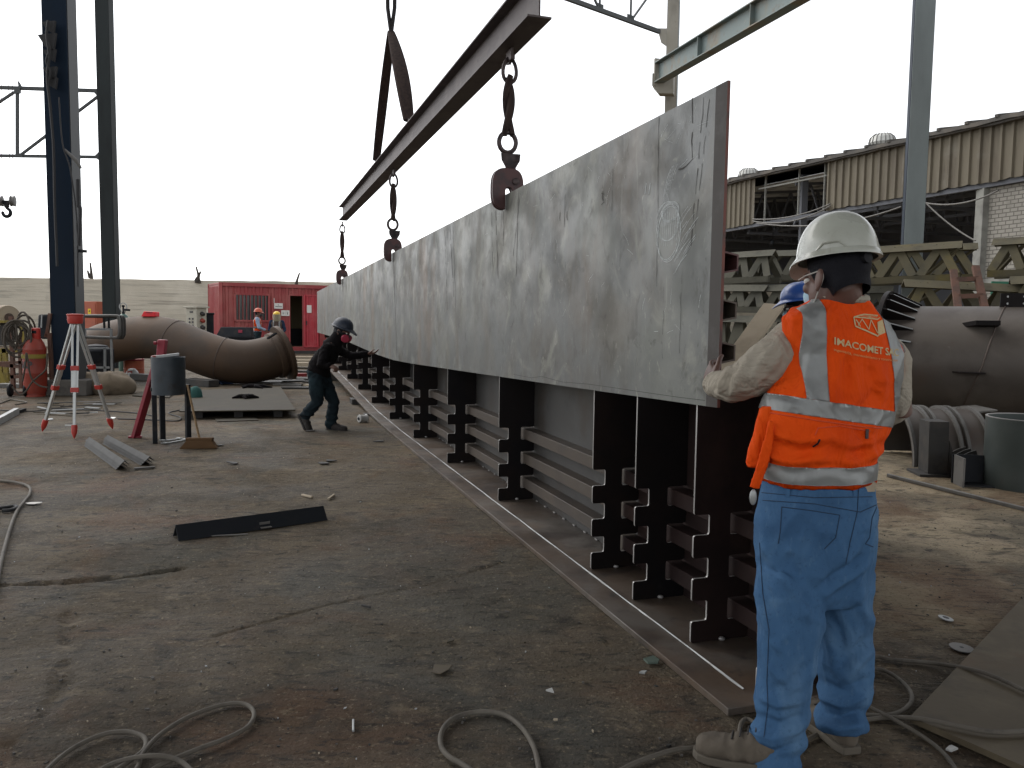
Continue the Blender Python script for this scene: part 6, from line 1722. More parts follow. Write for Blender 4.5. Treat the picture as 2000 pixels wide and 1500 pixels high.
def hair_cap(root, C, f, l, u, s=1.0):
    m = MB(); m.ball(C + f * -.014 * s + u * .030 * s, .100 * s, .082 * s, .094 * s, f, l, u, 24, 16)
    m.ball(C + f * -.052 * s - u * .028 * s, .056 * s, .070 * s, .062 * s, f, l, u, 20, 12)
    me = remesh(m, .006 if s == 1.0 else .012, 3)
    bm = bmesh.new(); bm.from_mesh(me)
    bmesh.ops.bisect_plane(bm, geom=bm.verts[:] + bm.edges[:] + bm.faces[:], plane_co=C + f * .052 * s + u * .035 * s, plane_no=(f - u * .55), clear_outer=True)
    bmesh.ops.bisect_plane(bm, geom=bm.verts[:] + bm.edges[:] + bm.faces[:], plane_co=C - u * .082 * s, plane_no=(-u - f * .45), clear_outer=True)
    bm.to_mesh(me); bm.free()
    return place(me, 'hair', 'hair', root)
def helmet(root, C, f, l, u, mt, s=1.0, visor=.055, ridges=0, brim=.016, tilt=0.0, strap=True, high=.128):
    """hard hat: domed shell with a lip all round and a peak in front; C is the head centre"""
    if tilt: f, u = (f * math.cos(tilt) + u * math.sin(tilt)), (u * math.cos(tilt) - f * math.sin(tilt))
    b = C + u * .040 * s - f * .006 * s
    n, mrow = 56, 16
    vs = []; fs = []
    A_, B_, H_ = .134 * s, .113 * s, high * s
    for i in range(mrow + 1):
        t = i / mrow * math.pi / 2
        for k in range(n):
            a = 2 * math.pi * k / n
            r = math.cos(t) ** .82 if i < mrow else 0.02
            h = math.sin(t)
            rid = 0
            if ridges and .12 < t < 1.5:
                y = math.sin(a) * r
                rid = .0045 * s * max(0, math.cos(y * 3.14 / .16)) ** 3 * (1 if abs(y) < .42 else 0) * math.sin(min(1, t * 1.5) * 1.57)
            q = 1 + rid / (.11 * s)
            vs.append(b + f * math.cos(a) * A_ * r * q + l * math.sin(a) * B_ * r * q + u * (h * H_ + rid))
    for i in range(mrow):
        for k in range(n):
            fs.append((i * n + k, i * n + (k + 1) % n, (i + 1) * n + (k + 1) % n, (i + 1) * n + k))
    fs.append(tuple(range(mrow * n, mrow * n + n)))
    # lip and peak
    o = len(vs)
    for j, (dr, dz) in enumerate(((1.0, .014), (1.02, .004), (1.0, -.002), (1.0, -.007), (.965, -.005))):
        for k in range(n):
            a = 2 * math.pi * k / n
            pk = max(0, math.cos(a)) ** 3 * visor + brim * s
            ext = 0 if j in (0, 4) else (pk if j in (2, 3) else pk * .55)
            e = f * math.cos(a) * (A_ * dr + ext) + l * math.sin(a) * (B_ * dr + (brim * s if j in (2, 3) else 0) + (0 if j in (0, 4) else max(0, math.cos(a)) ** 3 * visor * .35))
            drop = -.030 * s * (max(0, math.cos(a)) ** 4) * (ext / (visor + brim * s + 1e-6))
            vs.append(b + e + u * (dz * s + drop))
    for j in range(4):
        for k in range(n):
            fs.append((o + j * n + (k + 1) % n, o + j * n + k, o + (j + 1) * n + k, o + (j + 1) * n + (k + 1) % n))
    m = MB(); m.add(vs, fs)
    h = m.build('hard_hat', mt, root, smooth=60)
    if s == 1.0:      # raised rain gutter and slot blocks
        for sd in (-1, 1):
            m = MB(); P = []
            for k in range(9):
                a = sd * (1.75 + .09 * k); r = 1.003
                z = .012 + .020 * min(1, k * .5, (8 - k) * .5)
                P.append(b + f * math.cos(a) * A_ * .995 + l * math.sin(a) * B_ * .995 + u * z * s)
            m.tube(P, .0042, 6); m.build('slot_ridge', mt, h)
    if strap:
        m = MB(); m.lathe([(.088 * s, -.028 * s), (.090 * s, .01 * s), (.085 * s, .01 * s), (.083 * s, -.028 * s)], b, u, 28, close=False, x=f, sx=1.10, sy=.90)
        m.build('suspension_band', 'strap_black', h)
        m = MB(); m.lathe([(.005, 0), (.018 * s, .0), (.018 * s, .022 * s), (.005, .024 * s)], b - f * .100 * s - u * .018 * s, -f, 12); m.build('ratchet_knob', 'strap_black', h)
    return h, b, f, u
def boot(root, heel, d, s=1.0, mt='boot', tilt=0.0, sole='sole', vox=.008):
    d = V(d).normalized(); u = ZU.copy(); x = d.cross(u).normalized()
    if tilt: d, u = (d * math.cos(tilt) - u * math.sin(tilt)).normalized(), (u * math.cos(tilt) + d * math.sin(tilt)).normalized()
    m = MB(); H = V(heel)
    m.loft([(H + d * a * s + u * z * s, x * w * s, u * h * s) for a, z, w, h in ((-.005, .06, .020, .03), (.01, .058, .035, .045), (.06, .064, .040, .052), (.12, .062, .043, .048), (.18, .052, .050, .038), (.235, .047, .051, .034), (.27, .044, .042, .030), (.285, .040, .022, .018))], 18, 2.4)
    m.limb([H + d * .058 * s + u * .06 * s, H + d * .055 * s + u * .095 * s], [.040 * s, .038 * s])
    me = remesh(m, vox, 3)
    displace(me, lambda c, n: .004 * s * noise.noise(c * 30) + .003 * s * math.sin((c - H).dot(d) * 130 / s) * (1 if .10 * s < (c - H).dot(d) < .2 * s else 0))
    o = place(me, 'boot', mt, root)
    m = MB()
    out = [(-.008, .032), (.03, .042), (.10, .042), (.18, .053), (.24, .053), (.275, .040), (.292, .012)]
    pts = [H + d * a * s + x * w * s for a, w in out] + [H + d * a * s - x * w * s for a, w in reversed(out)]
    m.prism([p + u * .002 for p in pts], u * .026 * s); m.build('sole', sole, o, bevel=.004 * s)
    m = MB()
    for i in range(4): 
        c = H + d * (.10 + i * .024) * s + u * (.128 - i * .012) * s; m.tube([c - x * .028 * s, c + u * .004 * s, c + x * .028 * s], .0028 * s, 5)
    m.build('laces', 'boot_dark', o)
    return o
def folds(scale=1.0, amp=1.0, seed=0.0, rings=()):
    """cloth displacement; rings = (centre, axis, sharpness, height) for bunched cuffs"""
    so_ = V((seed, seed * 2.3, seed * .7))
    def fn(c, n):
        q = c * 6 * scale + so_
        w = V((noise.noise(q), noise.noise(q + V((5, 1, 2))), noise.noise(q + V((1, 7, 3))))) * .6
        a = 1 - abs(noise.noise(c * 7.5 * scale + w + so_) * 2.0)
        b = 1 - abs(noise.noise(V((c.x * 16, c.y * 16, c.z * 9)) * scale + w * 2) * 2.0)
        h = .0075 * amp * (max(0, a) ** 2 - .3) + .0032 * amp * (max(0, b) ** 2 - .3) + .006 * amp * noise.noise(c * 4 * scale + so_)
        for P, ax, ln, am, fr in rings:
            t = (c - P).dot(ax)
            if 0 < t < ln:
                k = math.sin(min(1, t / ln * 3) * math.pi / 2) * (1 - t / ln)
                ph = 2.2 * noise.noise(c * 9 + so_)
                h += am * k * math.sin(t * fr + ph)
        return h
    return fn
def creases(lines):
    """real folds: ridges (+) and furrows (-) along drawn lines, only on the side of the garment that was drawn"""
    L = []
    for pts, w, amp in lines:
        us = [p[0] for p in pts]; vs = [p[1] for p in pts]
        L.append((pts, w, amp, min(us) - 3 * w, max(us) + 3 * w, min(vs) - 3 * w, max(vs) + 3 * w))
    def fn(c, n):
        if n.dot(c - EYE) > 0: return 0.0
        u, v = proj(c); h = 0.0
        for pts, w, amp, a, b, e, f in L:
            if not (a < u < b and e < v < f): continue
            best = 1e9; tt = 0; k = len(pts) - 1
            for i in range(k):
                (x0, y0), (x1, y1) = pts[i], pts[i + 1]
                q = max(0, min(1, ((u - x0) * (x1 - x0) + (v - y0) * (y1 - y0)) / ((x1 - x0) ** 2 + (y1 - y0) ** 2 + 1e-9)))
                d = math.hypot(u - x0 - q * (x1 - x0), v - y0 - q * (y1 - y0))
                if d < best: best = d; tt = (i + q) / k
            h += amp * math.exp(-(best / w) ** 2) * min(1, 4 * tt + .15, 4 * (1 - tt) + .15)
        return h
    return fn
def shell_from(me, planes, off, name, mt, parent):
    """piece of a garment between cutting planes (co, normal pointing out of the piece), lifted off along the normals"""
    bm = bmesh.new(); bm.from_mesh(me)
    for co, no in planes:
        bmesh.ops.bisect_plane(bm, geom=bm.verts[:] + bm.edges[:] + bm.faces[:], plane_co=co, plane_no=no, clear_outer=True)
    bm.normal_update()
    for v in bm.verts: v.co += v.normal * off
    r = bmesh.ops.extrude_face_region(bm, geom=bm.faces[:])
    ex = [e for e in r['geom'] if isinstance(e, bmesh.types.BMVert)]
    bm.normal_update()
    for v in ex: v.co -= v.normal * 0
    me2 = bpy.data.meshes.new(name); bm.to_mesh(me2); bm.free()
    return place(me2, name, mt, parent)

# ---------------- the man in the white helmet
Y0 = 2.62
fm = thing('person', 'man seen from behind in white hard hat, orange vest and blue jeans, holding the plate', 'person', g(1590, 1475))
hf = V((-.42, .90, -.10)).normalized()
HC = at(1633, 541, 2.63)
body = MB()
f_, l_, u_ = add_head(body, HC, hf, (0.04, 0, 1), 1.03)
neck = at(1648, 612, 2.66)
body.limb([HC - u_ * .04 - f_ * .02, at(1642, 585, 2.65), neck], [.062, .066, .075], 20)
shL, shR = at(1556, 668, 2.72), at(1744, 690, 2.76)
elL, wrL = at(1436, 752, 2.80), at(1398, 746, 3.05)
elR, wrR = at(1760, 800, 2.78), at(1690, 790, 2.98)
chest, belly, pelv = at(1650, 720, 2.68), at(1600, 870, 2.66), at(1592, 1010, 2.64)
body.limb([neck, chest, belly, pelv], [.06, .085, .09, .09], 20)
body.limb([shL, at(1502, 708, 2.71), elL, at(1410, 752, 2.93), wrL], [.045, .045, .038, .034, .028]); body.limb([shR, elR, wrR], [.042, .038, .028]); body.limb([shL, neck - ZU * .05, shR], [.045, .065, .045])
knL, anL = at(1530, 1240, 2.56), at(1512, 1450, 2.54)
knR, anR = at(1648, 1240, 2.68), at(1640, 1410, 2.68)
body.limb([at(1545, 1050, 2.6), knL, anL], [.07, .05, .036]); body.limb([at(1648, 1050, 2.68), knR, anR], [.07, .05, .036])
hdv = (at(1384, 728, 3.14) - wrL).normalized()
add_hand(body, wrL, V((-.14, .88, .40)), V((.92, .30, -.1)), V((-.2, -.35, .9)), 1.0, .55)
add_hand(body, wrR, V((-.5, .8, .1)), V((-.6, -.3, -.6)), V((-.3, .2, .9)), 1.0, .5)
me = remesh(body, .0045, 2)
bo = place(me, 'body', 'skin_dark', fm)
hair_cap(fm, HC, f_, l_, u_, 1.03)
face_parts(fm, HC, f_, l_, u_, 1.03)
m = MB()   # glasses and mask ties
eL = HC + l_ * .080
m.tube([eL - f_ * .005 + u_ * .012, eL + f_ * .05 + u_ * .005, HC + l_ * .06 + f_ * .10], .0022, 6); m.build('glasses', 'strap_white', fm)
m = MB(); m.tube(catmull([eL - f_ * .016 + u_ * .02, eL - f_ * .024 - u_ * .01, eL - f_ * .010 - u_ * .04, HC + l_ * .066 + f_ * .03 - u_ * .085], 5), .0022, 6); m.build('mask_strap', 'strap_white', fm)
m = MB(); m.ball(HC + f_ * .075 - u_ * .055, .042, .052, .045, f_, l_, u_, 18, 12); m.build('face_mask', 'mask_blue', fm)
helmet(fm, HC + u_ * .016, f_, l_, u_, 'helmet_white', 1.0, .034, brim=.008, tilt=-.04, high=.150)

# torso garments, measured by silhouette
def sil(y, xl, xr, Y, dep, yaw=.36):
    a, b = at(xl, y, Y), at(xr, y, Y)
    hw = (b - a).length / 2
    X_ = V((math.cos(yaw), math.sin(yaw), 0)); D_ = V((-math.sin(yaw), math.cos(yaw), 0))
    a_ = math.sqrt(max(.0004, hw ** 2 - (dep * math.sin(yaw)) ** 2)) / math.cos(yaw)
    return ((a + b) / 2, X_ * a_, D_ * dep)
vest_r = [(578, 1596, 1684, 2.66, .070), (590, 1580, 1696, 2.66, .082), (604, 1545, 1712, 2.665, .092), (622, 1522, 1730, 2.67, .102), (648, 1526, 1752, 2.675, .113), (690, 1536, 1768, 2.68, .125), (735, 1522, 1764, 2.68, .135), (780, 1490, 1752, 2.68, .145),
          (830, 1478, 1738, 2.675, .152), (872, 1474, 1720, 2.67, .152), (912, 1480, 1709, 2.665, .146), (938, 1487, 1707, 2.66, .143)]
m = MB(); m.loft([sil(*r) for r in vest_r], 44, 2.25)
# shoulder yoke over the sleeves
vme = remesh(m, .0068, 3)
vc = at(1600, 860, 2.66)
vcr = creases([
    ([(1640, 700), (1632, 745), (1626, 790)], 9, .008), ([(1668, 705), (1672, 750), (1682, 800)], 9, .008), ([(1655, 700), (1652, 750), (1650, 800)], 9, -.007), ([(1702, 710), (1706, 750), (1710, 800)], 9, -.008), ([(1726, 720), (1728, 770), (1718, 815)], 7, .006),
    ([(1560, 690), (1552, 740), (1530, 790)], 9, -.007), ([(1600, 620), (1640, 640), (1690, 650)], 14, -.004),
    ([(1500, 840), (1560, 860), (1620, 858)], 8, .009), ([(1510, 862), (1570, 882), (1600, 876)], 8, -.009), ([(1620, 860), (1660, 872), (1712, 862)], 8, .009), ([(1600, 884), (1650, 894), (1706, 880)], 8, -.009), ([(1500, 892), (1550, 902), (1600, 896)], 7, .008),
    ([(1480, 850), (1500, 880), (1498, 905)], 7, -.008), ([(1660, 838), (1690, 852), (1722, 848)], 7, -.008)])
def vest_fold(c, n):
    base = folds(1.0, .85, 3.1)(c, n)
    t = c.z
    zw = at(1600, 880, 2.66).z
    h = base
    d = abs(t - zw)
    if d < .10:       # slack folds round the waist
        h += .007 * (1 - d / .10) * math.sin(t * 95 + 5 * noise.noise(V((c.x * 7, c.y * 7, 1))))
    zt_ = at(1650, 700, 2.66).z     # long drapes down the back
    if t < zt_: h += .0045 * math.sin(c.x * 62 + 3 * noise.noise(c * 3.5)) * min(1, (zt_ - t) * 7) * (1 if t > zw else max(0, 1 - (zw - t) * 10))
    return h + vcr(c, n)
displace(vme, vest_fold)
# raw copies for the reflective strips before clothing is placed
src = vme.copy()
BV = BVHTree.FromPolygons([v.co.copy() for v in vme.vertices], [tuple(p.vertices) for p in vme.polygons])
ves = place(vme, 'vest', 'vest_orange', fm)
# horizontal strips: planes following the pixel rows
def hplane(u0, v0, u1, v1, up_):
    a, b = at(u0, v0, 2.56), at(u1, v1, 2.62); x = (b - a).normalized(); n = x.cross(V((-.36, .93, 0))).normalized()
    if n.z < 0: n = -n
    return (a, n if up_ else -n)
shell_from(src, [hplane(1488, 766, 1735, 802, True), hplane(1488, 798, 1735, 834, False)], .0022, 'reflective_strip', 'reflective', ves)
shell_from(src, [hplane(1487, 906, 1708, 905, True), hplane(1487, 941, 1708, 938, False)], .0022, 'reflective_strip', 'reflective', ves)
bk = V((.36, -.93, 0))
def vplane(u0, v0, u1, v1, right):
    a, b = at(u0, v0, 2.55), at(u1, v1, 2.55); n = (b - a).cross(V((0, 1, 0))).normalized()
    if n.x < 0: n = -n
    return (a, n if right else -n)
btop = hplane(1488, 766, 1735, 802, True)
shell_from(src, [vplane(1572, 590, 1570, 800, False), vplane(1615, 590, 1612, 800, True), (btop[0], -btop[1]), (at(1650, 700, 2.70), -bk)], .0022, 'reflective_strip', 'reflective', ves)
shell_from(src, [vplane(1744, 610, 1768, 800, False), vplane(1782, 610, 1806, 800, True), (btop[0], -btop[1]), (at(1650, 700, 2.76), -bk)], .0022, 'reflective_strip', 'reflective', ves)
m = MB(); q = shell_from(src, [hplane(1487, 941, 1708, 938, True)], .003, 'hem', 'vest_orange', ves)
def on_vest(u, v, off=.003):
    d = ray(u, v).normalized(); h = BV.ray_cast(EYE, d)
    if h[0] is None: return None
    return h[0] + h[1] * off
def decal(name, mt, vs2, fs, parent, off=.0028, bv=None):
    ok = []; pos = {}
    for i, (u, v) in enumerate(vs2):
        d = ray(u, v).normalized(); h = (bv or BV).ray_cast(EYE, d)
        if h[0] is not None: pos[i] = h[0] + h[1].normalized() * off
    fs = [f for f in fs if all(i in pos for i in f)]
    idx = {k: j for j, k in enumerate(pos)}
    m = MB(); m.add([pos[k] for k in pos], [tuple(idx[i] for i in f) for f in fs])
    return m.build(name, mt, parent, smooth=0, recalc=False)
def subdivided(vs, fs, cuts=1, maxlen=None):
    bm = bmesh.new(); bv = [bm.verts.new(v) for v in vs]
    for f in fs:
        try: bm.faces.new([bv[i] for i in f])
        except ValueError: pass
    bmesh.ops.triangulate(bm, faces=bm.faces[:])
    if maxlen:
        for _ in range(4):
            e = [e for e in bm.edges if e.calc_length() > maxlen]
            if not e: break
            bmesh.ops.subdivide_edges(bm, edges=e, cuts=1); bmesh.ops.triangulate(bm, faces=bm.faces[:])
    bm.verts.index_update()
    o = [v.co.copy() for v in bm.verts], [tuple(v.index for v in f.verts) for f in bm.faces]
    bm.free(); return o
tv, tf = text_mesh('IMACOMET SAC', 1.0, .018, 'LEFT')
tv, tf = subdivided(tv, tf, maxlen=.22)
xm = max(v.x for v in tv)
def map_text(v, x0, y0, x1, y1, hgt, xm):
    t = v.x / xm; tt = 1 - (1 - t) ** 1.0
    ease = t + .06 * math.sin(math.pi * t)
    return (lerp(x0, x1, ease), lerp(y0, y1, ease) - v.y * hgt + 3 * math.sin(math.pi * t))
decal('print_lettering', 'print_cream', [map_text(v, 1628, 666, 1754, 690, 19.5, xm) for v in tv], tf, ves)
tv, tf = text_mesh('ingenieria, mantenimiento y construccion', 1.0, .012, 'LEFT'); tv, tf = subdivided(tv, tf, maxlen=.5); xm2 = max(v.x for v in tv)
decal('print_tagline', 'print_faint', [map_text(v, 1628, 683, 1752, 704, 7.0, xm2) for v in tv], tf, ves)
# truss-box emblem
def ln(a, b, w):
    ax, ay = a; bx, by = b; l = math.hypot(bx - ax, by - ay); ox, oy = -(by - ay) / l * w / 2, (bx - ax) / l * w / 2
    k = max(2, int(l / 6)); vs = []
    for i in range(k + 1):
        t = i / k; x, y = lerp(ax, bx, t), lerp(ay, by, t); vs += [(x + ox, y + oy), (x - ox, y - oy)]
    return vs, [(2 * i, 2 * i + 2, 2 * i + 3, 2 * i + 1) for i in range(k)]
EV, EF = [], []
def el(a, b, w=2.0):
    v_, f_e = ln(a, b, w); o = len(EV); EV.extend(v_); EF.extend([tuple(i + o for i in f) for f in f_e])
for a, b, w in (((1667, 619), (1686, 614), 2.2), ((1686, 614), (1720, 617), 2.2), ((1667, 619), (1713, 624), 2.6), ((1713, 624), (1721, 617), 2.2), ((1667, 619), (1670, 637), 2.6), ((1670, 637), (1714, 657), 2.8), ((1675, 636), (1683, 623), 1.6), ((1671, 624), (1680, 638), 1.6),
                ((1683, 624), (1696, 644), 1.6), ((1696, 644), (1700, 625), 1.6), ((1700, 625), (1713, 651), 1.6), ((1680, 617), (1700, 618), 1.2), ((1695, 620), (1712, 619), 1.2)): el(a, b, w)
o = len(EV); qv = []
for i in range(6):
    t = i / 5; qv += [(lerp(1712, 1714, t), lerp(623, 656, t)), (lerp(1721, 1728, t), lerp(618, 650, t))]
EV += qv; EF += [(o + 2 * i, o + 2 * i + 1, o + 2 * i + 3, o + 2 * i + 2) for i in range(5)]
decal('print_emblem', 'print_cream', EV, EF, ves)
# collar of the sweater, pocket zip and hanging front panel of the vest
m = MB(); cc = sil(582, 1594, 1690, 2.655, .073)
P = [cc[0] + cc[1] * math.cos(a) * 1.0 + cc[2] * math.sin(a) + ZU * (.006 + .012 * math.sin(a)) for a in [2 * math.pi * k / 40 for k in range(40)]]
m.tube(P, .012, 8, closed=True); m.build('shirt_collar', 'sweater', fm)
def ridge(px, w, nm, mt, bv=None, parent=None, off=.001):
    pts = []
    for u, v in px:
        h = (bv or BV).ray_cast(EYE, ray(u, v).normalized())
        if h[0] is not None: pts.append(h[0] + h[1].normalized() * off)
    if len(pts) > 1: m = MB(); m.tube(pts, w, 6); return m.build(nm, mt, parent or ves)
def line_px(pts, n=12):
    out = []
    for (a, b), (c, d) in zip(pts, pts[1:]):
        for i in range(n): out.append((lerp(a, c, i / n), lerp(b, d, i / n)))
    return out + [pts[-1]]
ridge(line_px([(1492, 804), (1600, 822), (1688, 834), (1722, 836)]), .0022, 'seam_piping', 'vest_trim')
ridge(line_px([(1588, 872), (1597, 866), (1601, 858)], 4), .003, 'pocket_slit', 'strap_black')
m = MB(); h = on_vest(1693, 838); m.beam(h, h - ZU * .03, .009, .005, up=(0, -1, 0)); m.build('zip_puller', 'shackle', ves)
ridge(line_px([(1700, 842), (1640, 832), (1598, 836), (1592, 850)]), .0018, 'pocket_edge', 'vest_trim')
# hanging front flap at the left
flp = [(1492, 792), (1478, 830), (1466, 868), (1455, 900), (1462, 912), (1480, 905), (1497, 880), (1500, 830)]
m = MB()
rings = []
for v, xl, xr, Y in ((792, 1486, 1512, 2.62), (820, 1478, 1512, 2.61), (850, 1470, 1508, 2.60), (880, 1460, 1505, 2.60), (900, 1456, 1502, 2.60), (912, 1460, 1496, 2.60)):
    a, b = at(xl, v, Y), at(xr, v, Y - .015); rings.append(((a + b) / 2, (b - a) / 2, V((.005, .022, 0))))
m.loft(rings, 20, 2.6)
me = remesh(m, .006, 2); displace(me, folds(1.4, .6, 7)); place(me, 'vest_flap', 'vest_orange', ves)
m = MB(); rings = []
for v, xl, xr, Y in ((820, 1500, 1512, 2.555), (870, 1488, 1510, 2.55), (910, 1476, 1500, 2.55), (952, 1462, 1484, 2.56)):
    a, b = at(xl, v, Y), at(xr, v + 4, Y - .01); rings.append(((a + b) / 2, (b - a) / 2, V((.002, .006, 0))))
m.loft(rings, 16, 2.6); me = remesh(m, .005, 2); displace(me, folds(1.6, .5, 9)); place(me, 'vest_strap', 'vest_orange', ves)
m = MB(); m.ball(at(1471, 971, 2.58), .012, .006, .026, n=14); m.build('key_fob', 'galv', fm)

# sweater sleeves
def sleeve(px, seed, nm='sleeve'):
    m = MB(); pts = [at(u, v, Y) for u, v, Y, r in px]; rs = [r for *_, r in px]
    m.limb(catmull(pts, 4), [interp(i / 4, [(k, r) for k, r in enumerate(rs)]) for i in range(len(pts) * 4 - 3)], 22)
    me = remesh(m, .0065, 3)
    wr = pts[-1]; ax = (pts[-2] - wr).normalized()
    scr = creases([([(1540, 640), (1500, 690), (1460, 745)], 9, .007), ([(1556, 665), (1520, 725), (1480, 765)], 9, -.007), ([(1470, 690), (1440, 735), (1436, 775)], 8, .008), ([(1450, 705), (1424, 740), (1420, 772)], 6, -.009), ([(1430, 712), (1408, 740), (1406, 770)], 6, .009), ([(1415, 722), (1396, 745), (1396, 768)], 5, -.008),
        ([(1776, 700), (1762, 750), (1760, 800)], 7, .007), ([(1768, 760), (1756, 800), (1750, 828)], 6, -.007)])
    fb = folds(1.25, .7, seed, [(wr - ax * .02, ax, .17, .008, 120)])
    displace(me, lambda c, n: fb(c, n) + scr(c, n))
    return place(me, nm, 'sweater', fm)
sleeve([(1585, 652, 2.73, .062), (1553, 668, 2.705, .080), (1505, 706, 2.69, .078), (1462, 738, 2.71, .068), (1432, 752, 2.80, .058), (1408, 752, 2.92, .048), (1396, 748, 3.03, .039)], 1.3)
sleeve([(1712, 676, 2.76, .060), (1734, 700, 2.78, .070), (1742, 750, 2.78, .060), (1744, 792, 2.79, .056), (1725, 802, 2.88, .050), (1690, 790, 2.98, .040)], 4.2)

# jeans
hips = [(938, 1494, 1703, 2.66, .130), (965, 1484, 1707, 2.66, .138), (1010, 1476, 1709, 2.655, .148), (1060, 1476, 1707, 2.65, .148), (1110, 1478, 1702, 2.645, .136), (1150, 1480, 1698, 2.64, .115), (1175, 1486, 1690, 2.635, .09)]
m = MB(); m.loft([sil(*r, .30) for r in hips], 40, 2.3)
legL = [(1110, 1480, 1592, 2.60, .105), (1180, 1478, 1602, 2.58, .100), (1250, 1478, 1597, 2.565, .091), (1320, 1479, 1588, 2.555, .086), (1380, 1477, 1580, 2.545, .082), (1430, 1472, 1573, 2.54, .081), (1470, 1468, 1562, 2.535, .088), (1497, 1464, 1558, 2.525, .092)]
legR = [(1110, 1590, 1701, 2.69, .105), (1180, 1592, 1699, 2.685, .100), (1250, 1599, 1698, 2.68, .090), (1310, 1607, 1698, 2.675, .086), (1360, 1607, 1695, 2.665, .085), (1390, 1605, 1688, 2.655, .088), (1416, 1597, 1684, 2.65, .090)]
m.loft([sil(*r, .1) for r in legL], 28, 2.1); m.loft([sil(*r, .1) for r in legR], 28, 2.1)
me = remesh(m, .0066, 5)
aL, aR = at(1508, 1498, 2.53), at(1642, 1436, 2.69)
zb_ = folds(.85, 1.1, 5.5, [(aL, ZU, .26, .014, 85), (aR, ZU, .26, .014, 85)])
jc = creases([
    ([(1482, 1000), (1496, 1060), (1526, 1120), (1560, 1170), (1588, 1215), (1598, 1260)], 11, 0.0196),
    ([(1474, 1120), (1488, 1185), (1506, 1245), (1540, 1290)], 10, 0.0140),
    ([(1500, 1030), (1530, 1090), (1575, 1150)], 16, -0.0112),
    ([(1656, 1108), (1648, 1080), (1638, 1050)], 8, 0.0112), ([(1660, 1104), (1676, 1070), (1688, 1040)], 8, 0.0098),
    ([(1600, 1150), (1628, 1128), (1658, 1108), (1690, 1082)], 9, -0.0196),
    ([(1598, 1168), (1630, 1146), (1664, 1124), (1702, 1092)], 8, 0.0140),
    ([(1600, 1200), (1616, 1240), (1630, 1290), (1640, 1320)], 10, 0.0154),
    ([(1690, 1130), (1676, 1170), (1690, 1200), (1702, 1230)], 9, 0.0126), ([(1612, 1190), (1640, 1230), (1650, 1280)], 9, -0.0098),
    ([(1560, 1150), (1582, 1188), (1592, 1240)], 8, -0.0140),
    ([(1478, 1230), (1500, 1290), (1530, 1330), (1575, 1350)], 9, 0.0112), ([(1585, 1290), (1550, 1330), (1500, 1350)], 9, -0.0098),
    ([(1480, 1360), (1520, 1378), (1580, 1362)], 8, 0.0126), ([(1476, 1392), (1520, 1412), (1576, 1398)], 8, -0.0140), ([(1470, 1424), (1510, 1440), (1572, 1422)], 8, 0.0168), ([(1462, 1450), (1510, 1466), (1566, 1448)], 7, -0.0154),
    ([(1606, 1330), (1640, 1350), (1700, 1322)], 8, -0.0126), ([(1602, 1362), (1645, 1378), (1698, 1352)], 8, 0.0168), ([(1598, 1392), (1640, 1402), (1692, 1384)], 7, -0.0168), ([(1596, 1412), (1640, 1424), (1690, 1408)], 7, 0.0168),
    ([(1700, 1240), (1660, 1280), (1625, 1310)], 9, -0.0112), ([(1704, 1262), (1670, 1300), (1640, 1335)], 8, 0.0112)])
vc2 = None
def jean_fold(c, n):
    h = zb_(c, n)
    return h + jc(c, n)
displace(me, jean_fold)
JB = BVHTree.FromPolygons([v.co.copy() for v in me.vertices], [tuple(p.vertices) for p in me.polygons])
jn = place(me, 'jeans', 'denim', fm)
for px in ([(1488, 962), (1590, 972), (1712, 970)], [(1490, 977), (1590, 984), (1680, 1000), (1714, 985)], [(1677, 948), (1674, 1000), (1660, 1060), (1652, 1100)], [(1527, 990), (1524, 1040), (1520, 1062)], [(1527, 990), (1590, 998), (1640, 1006)],
           [(1640, 1006), (1632, 1050), (1610, 1072)], [(1712, 990), (1703, 1012), (1698, 1050), (1690, 1062)], [(1484, 1060), (1490, 1160), (1502, 1230), (1498, 1330), (1500, 1380), (1492, 1440)], [(1690, 1062), (1705, 1068)]):
    ridge(line_px(px, 14), .0016, 'seam', 'denim_seam', JB, jn, .0006)
for u in (1540, 1668):
    h = JB.ray_cast(EYE, ray(u, 958).normalized()); m = MB(); m.beam(h[0] + h[1] * .004 + ZU * .022, h[0] + h[1] * .004 - ZU * .022, .013, .005, up=h[1]); m.build('belt_loop', 'denim', jn)
h = JB.ray_cast(EYE, ray(1696, 952).normalized()); m = MB(); m.box(h[0] + h[1] * .004, .04, .006, .03, .2); m.build('leather_patch', 'board_tan', jn)
hl = g(1540, 1511); dL = (g(1372, 1478) - hl); boot(fm, hl, dL, 1.02)
hr = g(1662, 1474); dR = (g(1576, 1402) - hr); boot(fm, hr, dR, 1.0)

